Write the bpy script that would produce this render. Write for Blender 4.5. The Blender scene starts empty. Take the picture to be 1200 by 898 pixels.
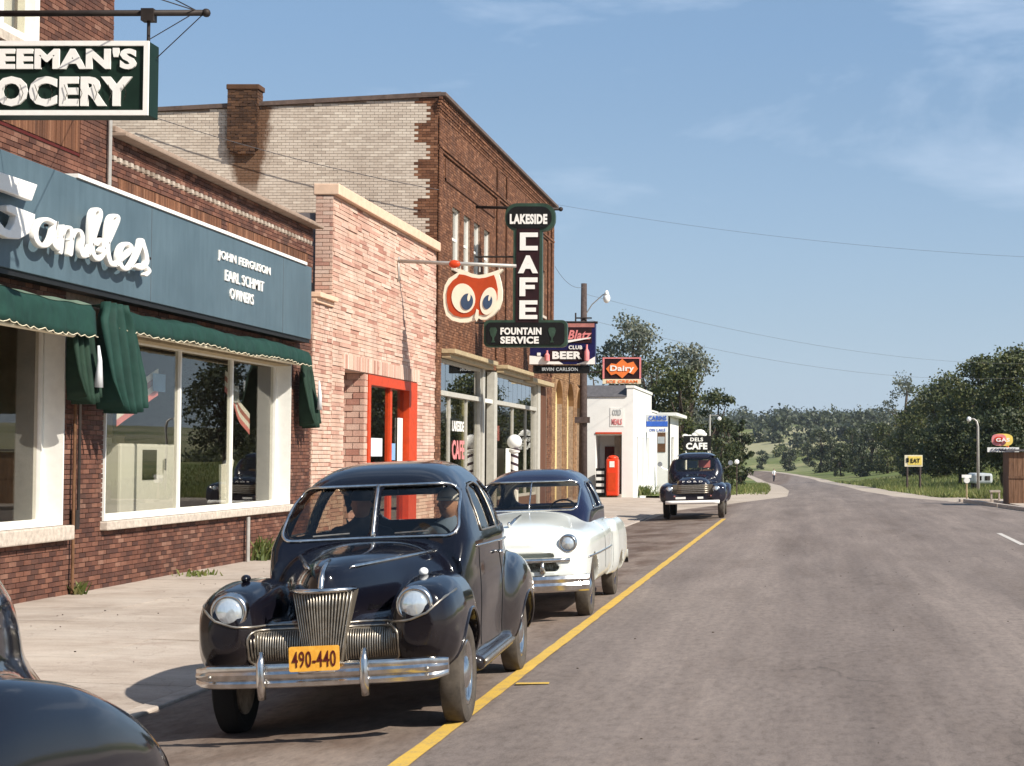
import bpy, bmesh, math, random
import numpy as np
from mathutils import Vector, Matrix, Euler

random.seed(7); rng = np.random.default_rng(7)
scene = bpy.context.scene
COL = scene.collection
R = math.radians

# ------------------------------------------------------------------ camera
CAM_H = 1.84
cam_data = bpy.data.cameras.new("camera")
cam_data.sensor_width = 36.0
cam_data.lens = 60.0                      # 2000 px focal length on a 1200 px wide frame
cam_data.shift_x = -345.0 / 1200.0
cam_data.clip_start = 0.1
cam_data.clip_end = 6000
cam = bpy.data.objects.new("camera", cam_data); COL.objects.link(cam)
cam.location = (0, 0, CAM_H)
cam.rotation_euler = (R(90 + 2.46), 0, 0)
scene.camera = cam

# ------------------------------------------------------------------ light
SUN = Vector((1.0, -0.55, 0.95)).normalized()
sun_el = math.asin(SUN.z); sun_az = math.atan2(SUN.x, SUN.y)     # clockwise from +Y
world = bpy.data.worlds.new("World"); scene.world = world; world.use_nodes = True
wn = world.node_tree; wn.nodes.clear()
def wnode(t, **k):
    n = wn.nodes.new(t)
    for a, b in k.items(): setattr(n, a, b)
    return n
sky = wnode("ShaderNodeTexSky", sky_type='NISHITA', sun_disc=False)
sky.sun_elevation = sun_el; sky.sun_rotation = sun_az
sky.air_density = 1.0; sky.dust_density = 0.6; sky.ozone_density = 2.0
bg = wnode("ShaderNodeBackground"); bg.inputs[1].default_value = 0.060
out = wnode("ShaderNodeOutputWorld")
tc = wnode("ShaderNodeTexCoord")
mp = wnode("ShaderNodeMapping"); mp.inputs['Scale'].default_value = (1.0, 1.0, 4.2)
mp.inputs['Rotation'].default_value = (0, R(4), R(0)); mp.inputs['Location'].default_value = (2.6, 1.4, 0.5)
nz = wnode("ShaderNodeTexNoise"); nz.inputs['Scale'].default_value = 2.3; nz.inputs['Detail'].default_value = 8
nz.inputs['Roughness'].default_value = 0.58; nz.inputs['Distortion'].default_value = 0.5
cr = wnode("ShaderNodeValToRGB"); cr.color_ramp.elements[0].position = 0.55; cr.color_ramp.elements[1].position = 0.76
cr.color_ramp.elements[0].color = (0.0, 0.0, 0.0, 1); cr.color_ramp.elements[1].color = (0.85, 0.85, 0.85, 1)
mixc = wnode("ShaderNodeMix", data_type='RGBA')
mixc.inputs[7].default_value = (11.0, 11.6, 12.6, 1)
wn.links.new(tc.outputs['Generated'], mp.inputs[0]); wn.links.new(mp.outputs[0], nz.inputs['Vector'])
wn.links.new(nz.outputs[0], cr.inputs[0]); wn.links.new(cr.outputs[0], mixc.inputs[0])
wn.links.new(sky.outputs[0], mixc.inputs[6])
sepw = wnode("ShaderNodeSeparateXYZ"); wn.links.new(tc.outputs['Generated'], sepw.inputs[0])
veil = wnode("ShaderNodeValToRGB"); wn.links.new(sepw.outputs[2], veil.inputs[0])
ve = veil.color_ramp.elements; ve[0].position = 0.0; ve[0].color = (0.92, 0.92, 0.92, 1); ve[1].position = 0.50; ve[1].color = (0.34, 0.34, 0.34, 1)
e_ = ve.new(0.08); e_.color = (0.66, 0.66, 0.66, 1); e_ = ve.new(0.20); e_.color = (0.46, 0.46, 0.46, 1)
vcol = wnode("ShaderNodeValToRGB"); wn.links.new(sepw.outputs[2], vcol.inputs[0]); vc = vcol.color_ramp.elements
vc[0].position = 0.0; vc[0].color = (0.52, 0.64, 0.76, 1); vc[1].position = 0.24; vc[1].color = (0.36, 0.59, 0.92, 1); vx = vc.new(0.10); vx.color = (0.44, 0.61, 0.82, 1)
vsc = wnode("ShaderNodeVectorMath", operation='SCALE'); wn.links.new(vcol.outputs[0], vsc.inputs[0]); vsc.inputs['Scale'].default_value = 12.2
mixv = wnode("ShaderNodeMix", data_type='RGBA'); wn.links.new(vsc.outputs[0], mixv.inputs[7])
wn.links.new(veil.outputs[0], mixv.inputs[0]); wn.links.new(mixc.outputs[2], mixv.inputs[6])
wn.links.new(mixv.outputs[2], bg.inputs[0]); wn.links.new(bg.outputs[0], out.inputs[0])

sl = bpy.data.lights.new("sun", 'SUN'); sl.energy = 5.0; sl.angle = R(0.53); sl.color = (1.0, 0.93, 0.82)
so = bpy.data.objects.new("sun", sl); COL.objects.link(so)
so.rotation_euler = SUN.to_track_quat('Z', 'Y').to_euler(); so.location = (30, -20, 40)

scene.view_settings.view_transform = 'Standard'; scene.view_settings.look = 'None'
scene.view_settings.exposure = 0.50; scene.view_settings.gamma = 1.0

# ------------------------------------------------------------------ node helpers / materials
class NT:
    def __init__(s, name):
        s.m = bpy.data.materials.new(name); s.m.use_nodes = True; s.t = s.m.node_tree; s.t.nodes.clear()
        s.out = s.t.nodes.new("ShaderNodeOutputMaterial")
    def n(s, typ, ins=None, **k):
        nd = s.t.nodes.new(typ)
        for a, b in k.items(): setattr(nd, a, b)
        if ins:
            for a, b in ins.items():
                if isinstance(b, bpy.types.NodeSocket): s.t.links.new(b, nd.inputs[a])
                else: nd.inputs[a].default_value = b
        return nd
    def l(s, a, b): s.t.links.new(a, b)
def c4(c): return (c[0], c[1], c[2], 1.0)
def ramp(nt, fac, stops, interp='LINEAR'):
    r = nt.n("ShaderNodeValToRGB", {0: fac}); cr_ = r.color_ramp; cr_.interpolation = interp
    while len(cr_.elements) > 1: cr_.elements.remove(cr_.elements[-1])
    cr_.elements[0].position = stops[0][0]; cr_.elements[0].color = c4(stops[0][1])
    for p, c in stops[1:]:
        e = cr_.elements.new(p); e.color = c4(c)
    return r.outputs[0]
def mixrgb(nt, f, a, b, mode='MIX'):
    m = nt.n("ShaderNodeMix", None, data_type='RGBA', blend_type=mode)
    for i, v in ((0, f), (6, a), (7, b)):
        if isinstance(v, bpy.types.NodeSocket): nt.l(v, m.inputs[i])
        else: m.inputs[i].default_value = v if i == 0 else c4(v)
    return m.outputs[2]
def noise(nt, vec, scale, detail=4, rough=0.55, dist=0.0):
    n = nt.n("ShaderNodeTexNoise", {'Scale': scale, 'Detail': detail, 'Roughness': rough, 'Distortion': dist})
    if vec is not None: nt.l(vec, n.inputs['Vector'])
    return n.outputs[0]
def objco(nt, scale=(1, 1, 1)):
    t = nt.n("ShaderNodeNewGeometry")
    m = nt.n("ShaderNodeMapping", {'Vector': t.outputs['Position'], 'Scale': scale})
    return m.outputs[0]
def localco(nt, scale=(1, 1, 1)):
    t = nt.n("ShaderNodeTexCoord")
    m = nt.n("ShaderNodeMapping", {'Vector': t.outputs['Object'], 'Scale': scale})
    return m.outputs[0]
def princ(nt, col, rough=0.6, metal=0.0, coat=0.0, bump=None, bstr=0.3, bdist=0.01, spec=0.25):
    p = nt.n("ShaderNodeBsdfPrincipled")
    for k, v in (('Base Color', col), ('Roughness', rough), ('Metallic', metal), ('Coat Weight', coat), ('Specular IOR Level', spec)):
        if isinstance(v, bpy.types.NodeSocket): nt.l(v, p.inputs[k])
        else: p.inputs[k].default_value = c4(v) if k == 'Base Color' else v
    if coat: p.inputs['Coat Roughness'].default_value = 0.04
    if bump is not None:
        b = nt.n("ShaderNodeBump", {'Strength': bstr, 'Distance': bdist, 'Height': bump}); nt.l(b.outputs[0], p.inputs['Normal'])
    nt.l(p.outputs[0], nt.out.inputs[0]); return p
M = {}
def mat_plain(name, col, rough=0.6, metal=0.0, coat=0.0, var=0.12, scale=6.0, bstr=0.15):
    nt = NT(name); co = objco(nt); f = noise(nt, co, scale, 5, 0.6)
    hi = tuple(min(1, c * (1 + var)) for c in col); lo = tuple(c * (1 - var) for c in col)
    colr = ramp(nt, f, [(0.3, lo), (0.7, hi)])
    princ(nt, colr, rough, metal, coat, f, bstr, 0.004); M[name] = nt.m; return nt.m
def mat_brick(name, stops, dirt=0.25, rough=0.85, scale=1.2, dirtcol=(0.10, 0.06, 0.045), soot=0.0):
    nt = NT(name); g = nt.n("ShaderNodeNewGeometry"); oi = nt.n("ShaderNodeObjectInfo")
    ad = nt.n("ShaderNodeMath", {0: g.outputs['Random Per Island'], 1: oi.outputs['Random']}, operation='ADD')
    fr = nt.n("ShaderNodeMath", {0: ad.outputs[0], 1: 1.0}, operation='FRACT')
    base = ramp(nt, fr.outputs[0], stops)
    co = objco(nt)
    n1 = noise(nt, co, scale, 5, 0.65); n2 = noise(nt, co, 35, 3, 0.6)
    d = nt.n("ShaderNodeMapRange", {0: n1, 1: 0.45, 2: 0.75, 3: 0.0, 4: dirt})
    c = mixrgb(nt, d.outputs[0], base, dirtcol)
    n3 = noise(nt, objco(nt, (1, 1, 0.09)), 2.2, 6, 0.6); c = mixrgb(nt, 0.55, c, ramp(nt, n3, [(0.34, (0.66, 0.63, 0.61)), (0.55, (1.0, 1.0, 1.0)), (0.72, (1.16, 1.15, 1.13))]), 'MULTIPLY')
    c = mixrgb(nt, 0.35, c, ramp(nt, n2, [(0.3, (0.45, 0.45, 0.45)), (0.7, (1.3, 1.3, 1.3))]), 'MULTIPLY')
    princ(nt, c, rough, 0, 0, n2, 0.5, 0.004, 0.3); M[name] = nt.m; return nt.m
mat_plain('mortar_grey', (0.27, 0.20, 0.155), 0.95, var=0.3, scale=12)
mat_plain('mortar_light', (0.52, 0.38, 0.29), 0.95, var=0.2, scale=12)
mat_brick('brick_red', [(0.0, (0.075, 0.034, 0.026)), (0.35, (0.12, 0.050, 0.034)), (0.7, (0.165, 0.068, 0.044)), (0.9, (0.21, 0.095, 0.062)), (1.0, (0.26, 0.14, 0.10))], 0.5)
mat_brick('brick_sooty', [(0.0, (0.05, 0.026, 0.016)), (0.6, (0.085, 0.042, 0.022)), (1.0, (0.14, 0.07, 0.036))], 0.3)
mat_brick('brick_brown', [(0.0, (0.11, 0.046, 0.024)), (0.5, (0.165, 0.070, 0.036)), (0.8, (0.21, 0.092, 0.048)), (1.0, (0.28, 0.135, 0.075))], 0.40)
mat_brick('brick_tan', [(0.0, (0.21, 0.115, 0.055)), (0.5, (0.28, 0.155, 0.075)), (1.0, (0.36, 0.215, 0.11))], 0.3)
mat_brick('brick_pale', [(0.0, (0.30, 0.24, 0.19)), (0.3, (0.42, 0.35, 0.29)), (0.8, (0.50, 0.43, 0.36)), (1.0, (0.58, 0.50, 0.42))], 0.30, dirtcol=(0.26, 0.19, 0.14))
mat_brick('stone_pink', [(0.0, (0.40, 0.19, 0.14)), (0.10, (0.54, 0.30, 0.23)), (0.35, (0.64, 0.43, 0.33)), (0.75, (0.69, 0.51, 0.41)), (0.92, (0.56, 0.33, 0.25)), (1.0, (0.72, 0.57, 0.47))], 0.42, scale=0.7, dirtcol=(0.46, 0.30, 0.25))
mat_plain('white_paint', (0.78, 0.77, 0.72), 0.5, var=0.05, scale=9)
mat_plain('white_wall', (0.80, 0.79, 0.76), 0.8, var=0.04, scale=2)
mat_plain('cream_paint', (0.74, 0.66, 0.48), 0.5, var=0.1, scale=8)
mat_plain('beige_wood', (0.42, 0.33, 0.20), 0.6, var=0.2, scale=8)
mat_plain('brown_wood', (0.14, 0.07, 0.035), 0.7, var=0.3, scale=10)
mat_plain('grey_paint', (0.46, 0.44, 0.39), 0.5, var=0.12, scale=6)
mat_plain('sign_deep_green', (0.005, 0.020, 0.013), 0.6)
mat_plain('red_paint', (0.56, 0.055, 0.012), 0.4, var=0.12, scale=7)
mat_plain('dark_red', (0.09, 0.012, 0.008), 0.6)
mat_plain('sign_black', (0.006, 0.006, 0.006), 0.6, var=0.4, scale=4)
mat_plain('sign_maroon', (0.022, 0.006, 0.008), 0.6, var=0.3, scale=4)
mat_plain('sign_green', (0.035, 0.065, 0.045), 0.4, var=0.3, scale=5)
mat_plain('sign_navy', (0.012, 0.012, 0.07), 0.35, var=0.3)
mat_plain('sign_blue', (0.03, 0.10, 0.42), 0.4)
mat_plain('sign_orange', (0.80, 0.20, 0.05), 0.4)
mat_plain('sign_pink', (0.72, 0.24, 0.24), 0.4)
mat_plain('sign_yellow', (0.80, 0.60, 0.14), 0.45)
mat_plain('sign_grey', (0.45, 0.47, 0.48), 0.5)
mat_plain('owl_red', (0.43, 0.060, 0.018), 0.35, var=0.1)
mat_plain('owl_cream', (0.82, 0.74, 0.58), 0.4, var=0.05)
mat_plain('owl_blue', (0.05, 0.08, 0.14), 0.3)
mat_plain('letter_white', (0.86, 0.84, 0.80), 0.4, var=0.04, scale=14)
mat_plain('iron', (0.035, 0.028, 0.025), 0.6, 0.3, var=0.3)
mat_plain('galvanised', (0.42, 0.40, 0.37), 0.5, 0.4, var=0.15)
mat_plain('stone_sill', (0.50, 0.43, 0.36), 0.9, var=0.25, scale=14, bstr=0.8)
mat_plain('coping_tan', (0.30, 0.22, 0.17), 0.8, var=0.2)
mat_plain('coping_dark', (0.12, 0.085, 0.07), 0.8, var=0.3)
mat_plain('coping_peach', (0.72, 0.50, 0.36), 0.8, var=0.1)
mat_plain('roof_tar', (0.05, 0.045, 0.045), 0.9)
mat_plain('roof_grey', (0.10, 0.095, 0.10), 0.8, var=0.2)
mat_plain('plaster_grey', (0.17, 0.15, 0.15), 0.9, var=0.2)
mat_plain('yellow_door', (0.72, 0.58, 0.28), 0.5, var=0.08)
mat_plain('bark', (0.06, 0.045, 0.035), 0.95, var=0.4, scale=14, bstr=0.6)
mat_plain('pole_wood', (0.075, 0.055, 0.05), 0.9, var=0.35, scale=8, bstr=0.4)
mat_plain('kerb_concrete', (0.42, 0.36, 0.31), 0.9, var=0.2, scale=8)
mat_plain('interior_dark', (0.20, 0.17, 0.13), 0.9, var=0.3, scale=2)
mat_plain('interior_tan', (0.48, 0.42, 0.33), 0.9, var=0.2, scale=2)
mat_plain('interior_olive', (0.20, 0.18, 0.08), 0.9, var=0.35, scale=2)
mat_plain('appliance_white', (0.75, 0.76, 0.78), 0.3, var=0.03)
mat_plain('cardboard_orange', (0.48, 0.19, 0.07), 0.7, var=0.2)
mat_plain('paper_white', (0.80, 0.79, 0.75), 0.8, var=0.03)
mat_plain('paper_blue', (0.22, 0.38, 0.62), 0.8, var=0.1)
mat_plain('pump_red', (0.70, 0.05, 0.015), 0.3, var=0.06)
mat_plain('skin', (0.55, 0.32, 0.23), 0.6, var=0.06)
mat_plain('cloth_white', (0.70, 0.72, 0.74), 0.9, var=0.06)
mat_plain('cloth_dark', (0.03, 0.03, 0.045), 0.9)
mat_plain('cloth_blue', (0.18, 0.26, 0.40), 0.9)
mat_plain('seat_cloth', (0.17, 0.12, 0.08), 0.9, var=0.2)
mat_plain('plastic_black', (0.012, 0.012, 0.012), 0.5)
mat_plain('rust_pink', (0.42, 0.17, 0.15), 0.7, var=0.2)

def mk():
    # chrome
    nt = NT('chrome'); f = noise(nt, objco(nt), 14, 4); princ(nt, ramp(nt, f, [(0.3, (0.52, 0.50, 0.48)), (0.7, (0.74, 0.73, 0.72))]), nt.n("ShaderNodeMapRange", {0: f, 3: 0.10, 4: 0.32}).outputs[0], 1.0); M['chrome'] = nt.m
    nt = NT('dull_chrome'); f = noise(nt, objco(nt), 22, 4); princ(nt, ramp(nt, f, [(0.3, (0.30, 0.26, 0.21)), (0.7, (0.48, 0.44, 0.38))]), 0.38, 0.9); M['dull_chrome'] = nt.m
    nt = NT('grille_recess'); princ(nt, (0.13, 0.11, 0.085), 0.6, 0.3); M['grille_recess'] = nt.m
    # lens
    nt = NT('headlight_lens'); v = nt.n("ShaderNodeTexVoronoi", {'Vector': localco(nt, (1, 1, 0.4)), 'Scale': 55.0}); p = princ(nt, (0.62, 0.68, 0.72), 0.08, 0.55, 1.0, v.outputs[0], 0.35, 0.004); M['headlight_lens'] = nt.m
    # car paints with road dust that lies on the lower body
    def paint(name, col, dust=(0.20, 0.145, 0.10), amt=0.75, rough=0.13, z0=0.25, z1=0.95):
        nt = NT(name); lc = nt.n("ShaderNodeTexCoord").outputs['Object']; sep = nt.n("ShaderNodeSeparateXYZ", {0: lc})
        n1 = noise(nt, lc, 2.6, 6, 0.62); n2 = noise(nt, lc, 60, 3)
        h = nt.n("ShaderNodeMapRange", {0: sep.outputs[2], 1: z0, 2: z1, 3: 1.0, 4: 0.06})
        a = nt.n("ShaderNodeMapRange", {0: n1, 1: 0.32, 2: 0.68, 3: 0.25, 4: 1.0})
        k = nt.n("ShaderNodeMath", {0: h.outputs[0], 1: a.outputs[0]}, operation='MULTIPLY')
        k2 = nt.n("ShaderNodeMath", {0: k.outputs[0], 1: amt}, operation='MULTIPLY')
        c = mixrgb(nt, k2.outputs[0], col, dust)
        r = nt.n("ShaderNodeMapRange", {0: k2.outputs[0], 3: rough, 4: 0.7})
        ct = nt.n("ShaderNodeMapRange", {0: k2.outputs[0], 1: 0.0, 2: 0.6, 3: 0.65, 4: 0.0})
        princ(nt, c, r.outputs[0], 0.0, ct.outputs[0], n2, 0.02, 0.002, 0.2); nt.t.nodes['Principled BSDF'].inputs['Coat Roughness'].default_value = 0.06
        M[name] = nt.m
    paint('paint_black', (0.003, 0.0035, 0.008), (0.11, 0.078, 0.052), amt=0.30)
    paint('paint_near', (0.004, 0.005, 0.010), amt=0.12, z0=0.1, z1=0.8)
    paint('paint_white', (0.80, 0.83, 0.78), amt=0.30)
    paint('paint_navy', (0.010, 0.014, 0.040), amt=0.1, rough=0.2)
    paint('paint_truck', (0.008, 0.009, 0.020), amt=0.15, rough=0.18)
    # tyre
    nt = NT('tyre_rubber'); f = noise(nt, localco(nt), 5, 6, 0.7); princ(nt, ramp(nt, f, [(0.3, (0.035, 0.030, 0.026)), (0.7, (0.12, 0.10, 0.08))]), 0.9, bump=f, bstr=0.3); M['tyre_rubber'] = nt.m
    nt = NT('tyre_painted_shade'); princ(nt, (0.012, 0.011, 0.010), 0.9); M['tyre_painted_shade'] = nt.m  # left-side tyre rubber, colour darkened to stand in for shade under the cars
    nt = NT('rim_paint'); f = noise(nt, localco(nt), 8, 5, 0.7); princ(nt, ramp(nt, f, [(0.3, (0.08, 0.06, 0.05)), (0.7, (0.34, 0.27, 0.20))]), 0.6, 0.2); M['rim_paint'] = nt.m
    # glass panes : clear or tinted
    def glass(name, tint, refl=1.0, rough=0.0):
        nt = NT(name); ge = nt.n("ShaderNodeNewGeometry"); dt = nt.n("ShaderNodeVectorMath", {0: ge.outputs['Incoming'], 1: ge.outputs['Normal']}, operation='DOT_PRODUCT')
        ab = nt.n("ShaderNodeMath", {0: dt.outputs['Value']}, operation='ABSOLUTE'); om = nt.n("ShaderNodeMath", {0: 1.0, 1: ab.outputs[0]}, operation='SUBTRACT'); pw = nt.n("ShaderNodeMath", {0: om.outputs[0], 1: 5.0}, operation='POWER')
        fr = nt.n("ShaderNodeMath", {0: pw.outputs[0], 1: 0.93, 2: 0.05}, operation='MULTIPLY_ADD')
        k = nt.n("ShaderNodeMath", {0: fr.outputs[0], 1: refl}, operation='MULTIPLY')
        k2 = nt.n("ShaderNodeMath", {0: k.outputs[0], 1: 0.01}, operation='ADD')
        k3 = nt.n("ShaderNodeMath", {0: k2.outputs[0], 1: 1.0}, operation='MINIMUM')
        t = nt.n("ShaderNodeBsdfTransparent", {0: c4(tint)}); g = nt.n("ShaderNodeBsdfGlossy", {0: (1, 1, 1, 1), 1: rough})
        wv = noise(nt, objco(nt), 1.1, 2); b = nt.n("ShaderNodeBump", {'Strength': 0.10, 'Distance': 0.004, 'Height': wv}); nt.l(b.outputs[0], g.inputs['Normal'])
        mx = nt.n("ShaderNodeMixShader", {0: k3.outputs[0], 1: t.outputs[0], 2: g.outputs[0]}); nt.l(mx.outputs[0], nt.out.inputs[0]); M[name] = nt.m
    glass('glass_shop', (0.88, 0.87, 0.82), 0.75); glass('glass_car', (0.66, 0.62, 0.54), 0.8); glass('glass_dark', (0.35, 0.34, 0.30), 1.6)
    # fascia
    nt = NT('fascia_blue'); co = objco(nt); f = noise(nt, co, 0.9, 6, 0.62); f2 = noise(nt, objco(nt, (1, 1, 0.15)), 9, 4)
    c = ramp(nt, f, [(0.25, (0.066, 0.105, 0.130)), (0.75, (0.098, 0.148, 0.178))]); c = mixrgb(nt, 0.25, c, ramp(nt, f2, [(0.3, (0.6, 0.6, 0.6)), (0.7, (1.25, 1.2, 1.2))]), 'MULTIPLY')
    princ(nt, c, 0.45, bump=f2, bstr=0.1); M['fascia_blue'] = nt.m
    # awning cloth
    for nm, lo, hi in (('awning_green', (0.007, 0.030, 0.023), (0.013, 0.050, 0.038)), ('awning_faded', (0.09, 0.14, 0.10), (0.17, 0.22, 0.17)), ('awning_dark', (0.008, 0.022, 0.014), (0.018, 0.045, 0.028))):
        nt = NT(nm); f = noise(nt, objco(nt), 4, 6, 0.6); princ(nt, ramp(nt, f, [(0.3, lo), (0.7, hi)]), 0.75, bump=f, bstr=0.4, bdist=0.02); M[nm] = nt.m
    # striped pennant
    nt = NT('pennant_stripe'); lc = nt.n("ShaderNodeTexCoord").outputs['Generated']; sep = nt.n("ShaderNodeSeparateXYZ", {0: lc})
    st = nt.n("ShaderNodeMath", {0: sep.outputs[2], 1: 2.4}, operation='MULTIPLY'); fr = nt.n("ShaderNodeMath", {0: st.outputs[0], 1: 1.0}, operation='FRACT')
    princ(nt, ramp(nt, fr.outputs[0], [(0.0, (0.60, 0.10, 0.05)), (0.45, (0.78, 0.74, 0.68))], 'CONSTANT'), 0.8); M['pennant_stripe'] = nt.m
    # asphalt
    nt = NT('asphalt'); co = objco(nt); f1 = noise(nt, objco(nt, (1.0, 0.22, 1)), 0.7, 8, 0.72, 0.3); f2 = noise(nt, co, 90, 4, 0.7); f3 = noise(nt, objco(nt, (2.2, 0.10, 1)), 1.3, 8, 0.70, 0.2)
    base = ramp(nt, f1, [(0.30, (0.150, 0.124, 0.110)), (0.5, (0.195, 0.165, 0.150)), (0.72, (0.245, 0.208, 0.188))])
    c = mixrgb(nt, 0.45, base, ramp(nt, f3, [(0.3, (0.62, 0.60, 0.60)), (0.7, (1.3, 1.26, 1.22))]), 'MULTIPLY')
    c = mixrgb(nt, 0.55, c, ramp(nt, f2, [(0.28, (0.45, 0.45, 0.45)), (0.5, (1, 1, 1)), (0.75, (1.45, 1.4, 1.35))]), 'MULTIPLY')
    sep = nt.n("ShaderNodeSeparateXYZ", {0: co}); 
    # dusty brown, oil-stained parking lane next to the kerb
    ln = nt.n("ShaderNodeMapRange", {0: sep.outputs[0], 1: -2.3, 2: -2.9, 3: 0.0, 4: 1.0}); f4 = noise(nt, objco(nt, (1, 0.5, 1)), 1.1, 5, 0.6)
    oil = nt.n("ShaderNodeMath", {0: ln.outputs[0], 1: nt.n("ShaderNodeMapRange", {0: f4, 1: 0.42, 2: 0.62}).outputs[0]}, operation='MULTIPLY')
    c = mixrgb(nt, nt.n("ShaderNodeMath", {0: ln.outputs[0], 1: 0.55}, operation='MULTIPLY').outputs[0], c, (0.205, 0.158, 0.125))
    c = mixrgb(nt, nt.n("ShaderNodeMath", {0: oil.outputs[0], 1: 0.75}, operation='MULTIPLY').outputs[0], c, (0.075, 0.045, 0.032))
    f8 = noise(nt, objco(nt, (1, 0.015, 1)), 0.8, 3, 0.5); c = mixrgb(nt, 0.8, c, ramp(nt, f8, [(0.35, (0.84, 0.83, 0.83)), (0.65, (1.16, 1.15, 1.13))]), 'MULTIPLY')
    f6 = noise(nt, objco(nt, (1, 0.4, 1)), 13, 6, 0.8); c = mixrgb(nt, 0.8, c, ramp(nt, f6, [(0.32, (0.62, 0.60, 0.58)), (0.5, (1, 1, 1)), (0.7, (1.3, 1.27, 1.22))]), 'MULTIPLY')
    f7 = noise(nt, objco(nt, (0.9, 0.5, 1)), 3.1, 4, 0.8); c = mixrgb(nt, nt.n("ShaderNodeMapRange", {0: f7, 1: 0.66, 2: 0.74, 3: 0.0, 4: 0.55}).outputs[0], c, (0.085, 0.06, 0.05))
    vo = nt.n("ShaderNodeTexVoronoi", {'Vector': objco(nt, (1, 0.7, 1)), 'Scale': 1.9}, feature='F1')
    sp = nt.n("ShaderNodeMapRange", {0: vo.outputs[0], 1: 0.015, 2: 0.05, 3: 0.8, 4: 0.0})
    c = mixrgb(nt, sp.outputs[0], c, (0.05, 0.035, 0.03))
    wv = nt.n("ShaderNodeTexNoise", {'Vector': co, 'Scale': 1.1, 'Detail': 5}); wa = nt.n("ShaderNodeVectorMath", {0: objco(nt, (1, 0.45, 1)), 1: wv.outputs['Color']}, operation='ADD')
    ck = nt.n("ShaderNodeTexVoronoi", {'Vector': wa.outputs[0], 'Scale': 0.42}, feature='DISTANCE_TO_EDGE'); cm = nt.n("ShaderNodeMapRange", {0: ck.outputs[0], 1: 0.001, 2: 0.007, 3: 0.32, 4: 0.0})
    cn = nt.n("ShaderNodeMapRange", {0: noise(nt, objco(nt, (1, 0.3, 1)), 0.35, 3), 1: 0.44, 2: 0.54}); cx = nt.n("ShaderNodeMath", {0: cm.outputs[0], 1: cn.outputs[0]}, operation='MULTIPLY')
    c = mixrgb(nt, cx.outputs[0], c, (0.045, 0.038, 0.035))
    princ(nt, c, 0.86, bump=f2, bstr=0.55, bdist=0.006, spec=0.2); M['asphalt'] = nt.m
    # concrete sidewalk
    nt = NT('sidewalk_concrete'); co = objco(nt); f1 = noise(nt, co, 0.8, 7, 0.66, 0.4); f2 = noise(nt, co, 70, 3); f3 = noise(nt, objco(nt, (1, 4, 1)), 1.4, 5, 0.6)
    oi = nt.n("ShaderNodeObjectInfo")
    c = ramp(nt, f1, [(0.28, (0.33, 0.275, 0.23)), (0.5, (0.43, 0.37, 0.32)), (0.75, (0.51, 0.455, 0.40))])
    c = mixrgb(nt, 0.5, c, ramp(nt, f3, [(0.3, (0.78, 0.75, 0.72)), (0.7, (1.15, 1.12, 1.1))]), 'MULTIPLY')
    c = mixrgb(nt, 0.4, c, ramp(nt, f2, [(0.3, (0.6, 0.6, 0.6)), (0.7, (1.25, 1.25, 1.25))]), 'MULTIPLY')
    c = mixrgb(nt, 1.0, c, ramp(nt, oi.outputs['Random'], [(0, (0.93, 0.93, 0.93)), (1, (1.05, 1.04, 1.02))]), 'MULTIPLY')
    vo = nt.n("ShaderNodeTexVoronoi", {'Vector': co, 'Scale': 2.6}, feature='F1')
    c = mixrgb(nt, nt.n("ShaderNodeMapRange", {0: vo.outputs[0], 1: 0.02, 2: 0.06, 3: 0.7, 4: 0.0}).outputs[0], c, (0.13, 0.09, 0.07))
    wv = nt.n("ShaderNodeTexNoise", {'Vector': co, 'Scale': 1.7, 'Detail': 5}); wa = nt.n("ShaderNodeVectorMath", {0: co, 1: wv.outputs['Color']}, operation='ADD')
    ck = nt.n("ShaderNodeTexVoronoi", {'Vector': wa.outputs[0], 'Scale': 0.55}, feature='DISTANCE_TO_EDGE'); cm = nt.n("ShaderNodeMapRange", {0: ck.outputs[0], 1: 0.001, 2: 0.008, 3: 0.30, 4: 0.0})
    c = mixrgb(nt, cm.outputs[0], c, (0.16, 0.12, 0.10)); st_ = noise(nt, objco(nt, (1, 0.6, 1)), 1.9, 5, 0.7); c = mixrgb(nt, nt.n("ShaderNodeMapRange", {0: st_, 1: 0.58, 2: 0.72, 3: 0.0, 4: 0.45}).outputs[0], c, (0.27, 0.20, 0.16))
    princ(nt, c, 0.9, bump=f2, bstr=0.4, bdist=0.004); M['sidewalk_concrete'] = nt.m
    # gravel, grass ground, yellow line
    nt = NT('gravel'); co = objco(nt); f1 = noise(nt, co, 0.5, 7, 0.7); f2 = noise(nt, co, 30, 4, 0.7)
    c = ramp(nt, f1, [(0.3, (0.33, 0.27, 0.215)), (0.7, (0.50, 0.43, 0.36))]); c = mixrgb(nt, 0.5, c, ramp(nt, f2, [(0.3, (0.6, 0.6, 0.6)), (0.7, (1.3, 1.3, 1.3))]), 'MULTIPLY')
    princ(nt, c, 0.95, bump=f2, bstr=0.6, bdist=0.02); M['gravel'] = nt.m
    nt = NT('grass_ground'); co = objco(nt); f1 = noise(nt, objco(nt, (1, 0.6, 1)), 0.06, 8, 0.72, 0.5); f2 = noise(nt, objco(nt, (1, 0.5, 1)), 1.6, 6, 0.75)
    c = ramp(nt, f1, [(0.30, (0.06, 0.085, 0.022)), (0.46, (0.12, 0.15, 0.04)), (0.56, (0.20, 0.205, 0.075)), (0.68, (0.33, 0.29, 0.16))])
    c = mixrgb(nt, 0.6, c, ramp(nt, f2, [(0.3, (0.5, 0.5, 0.5)), (0.7, (1.4, 1.4, 1.35))]), 'MULTIPLY')
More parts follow.
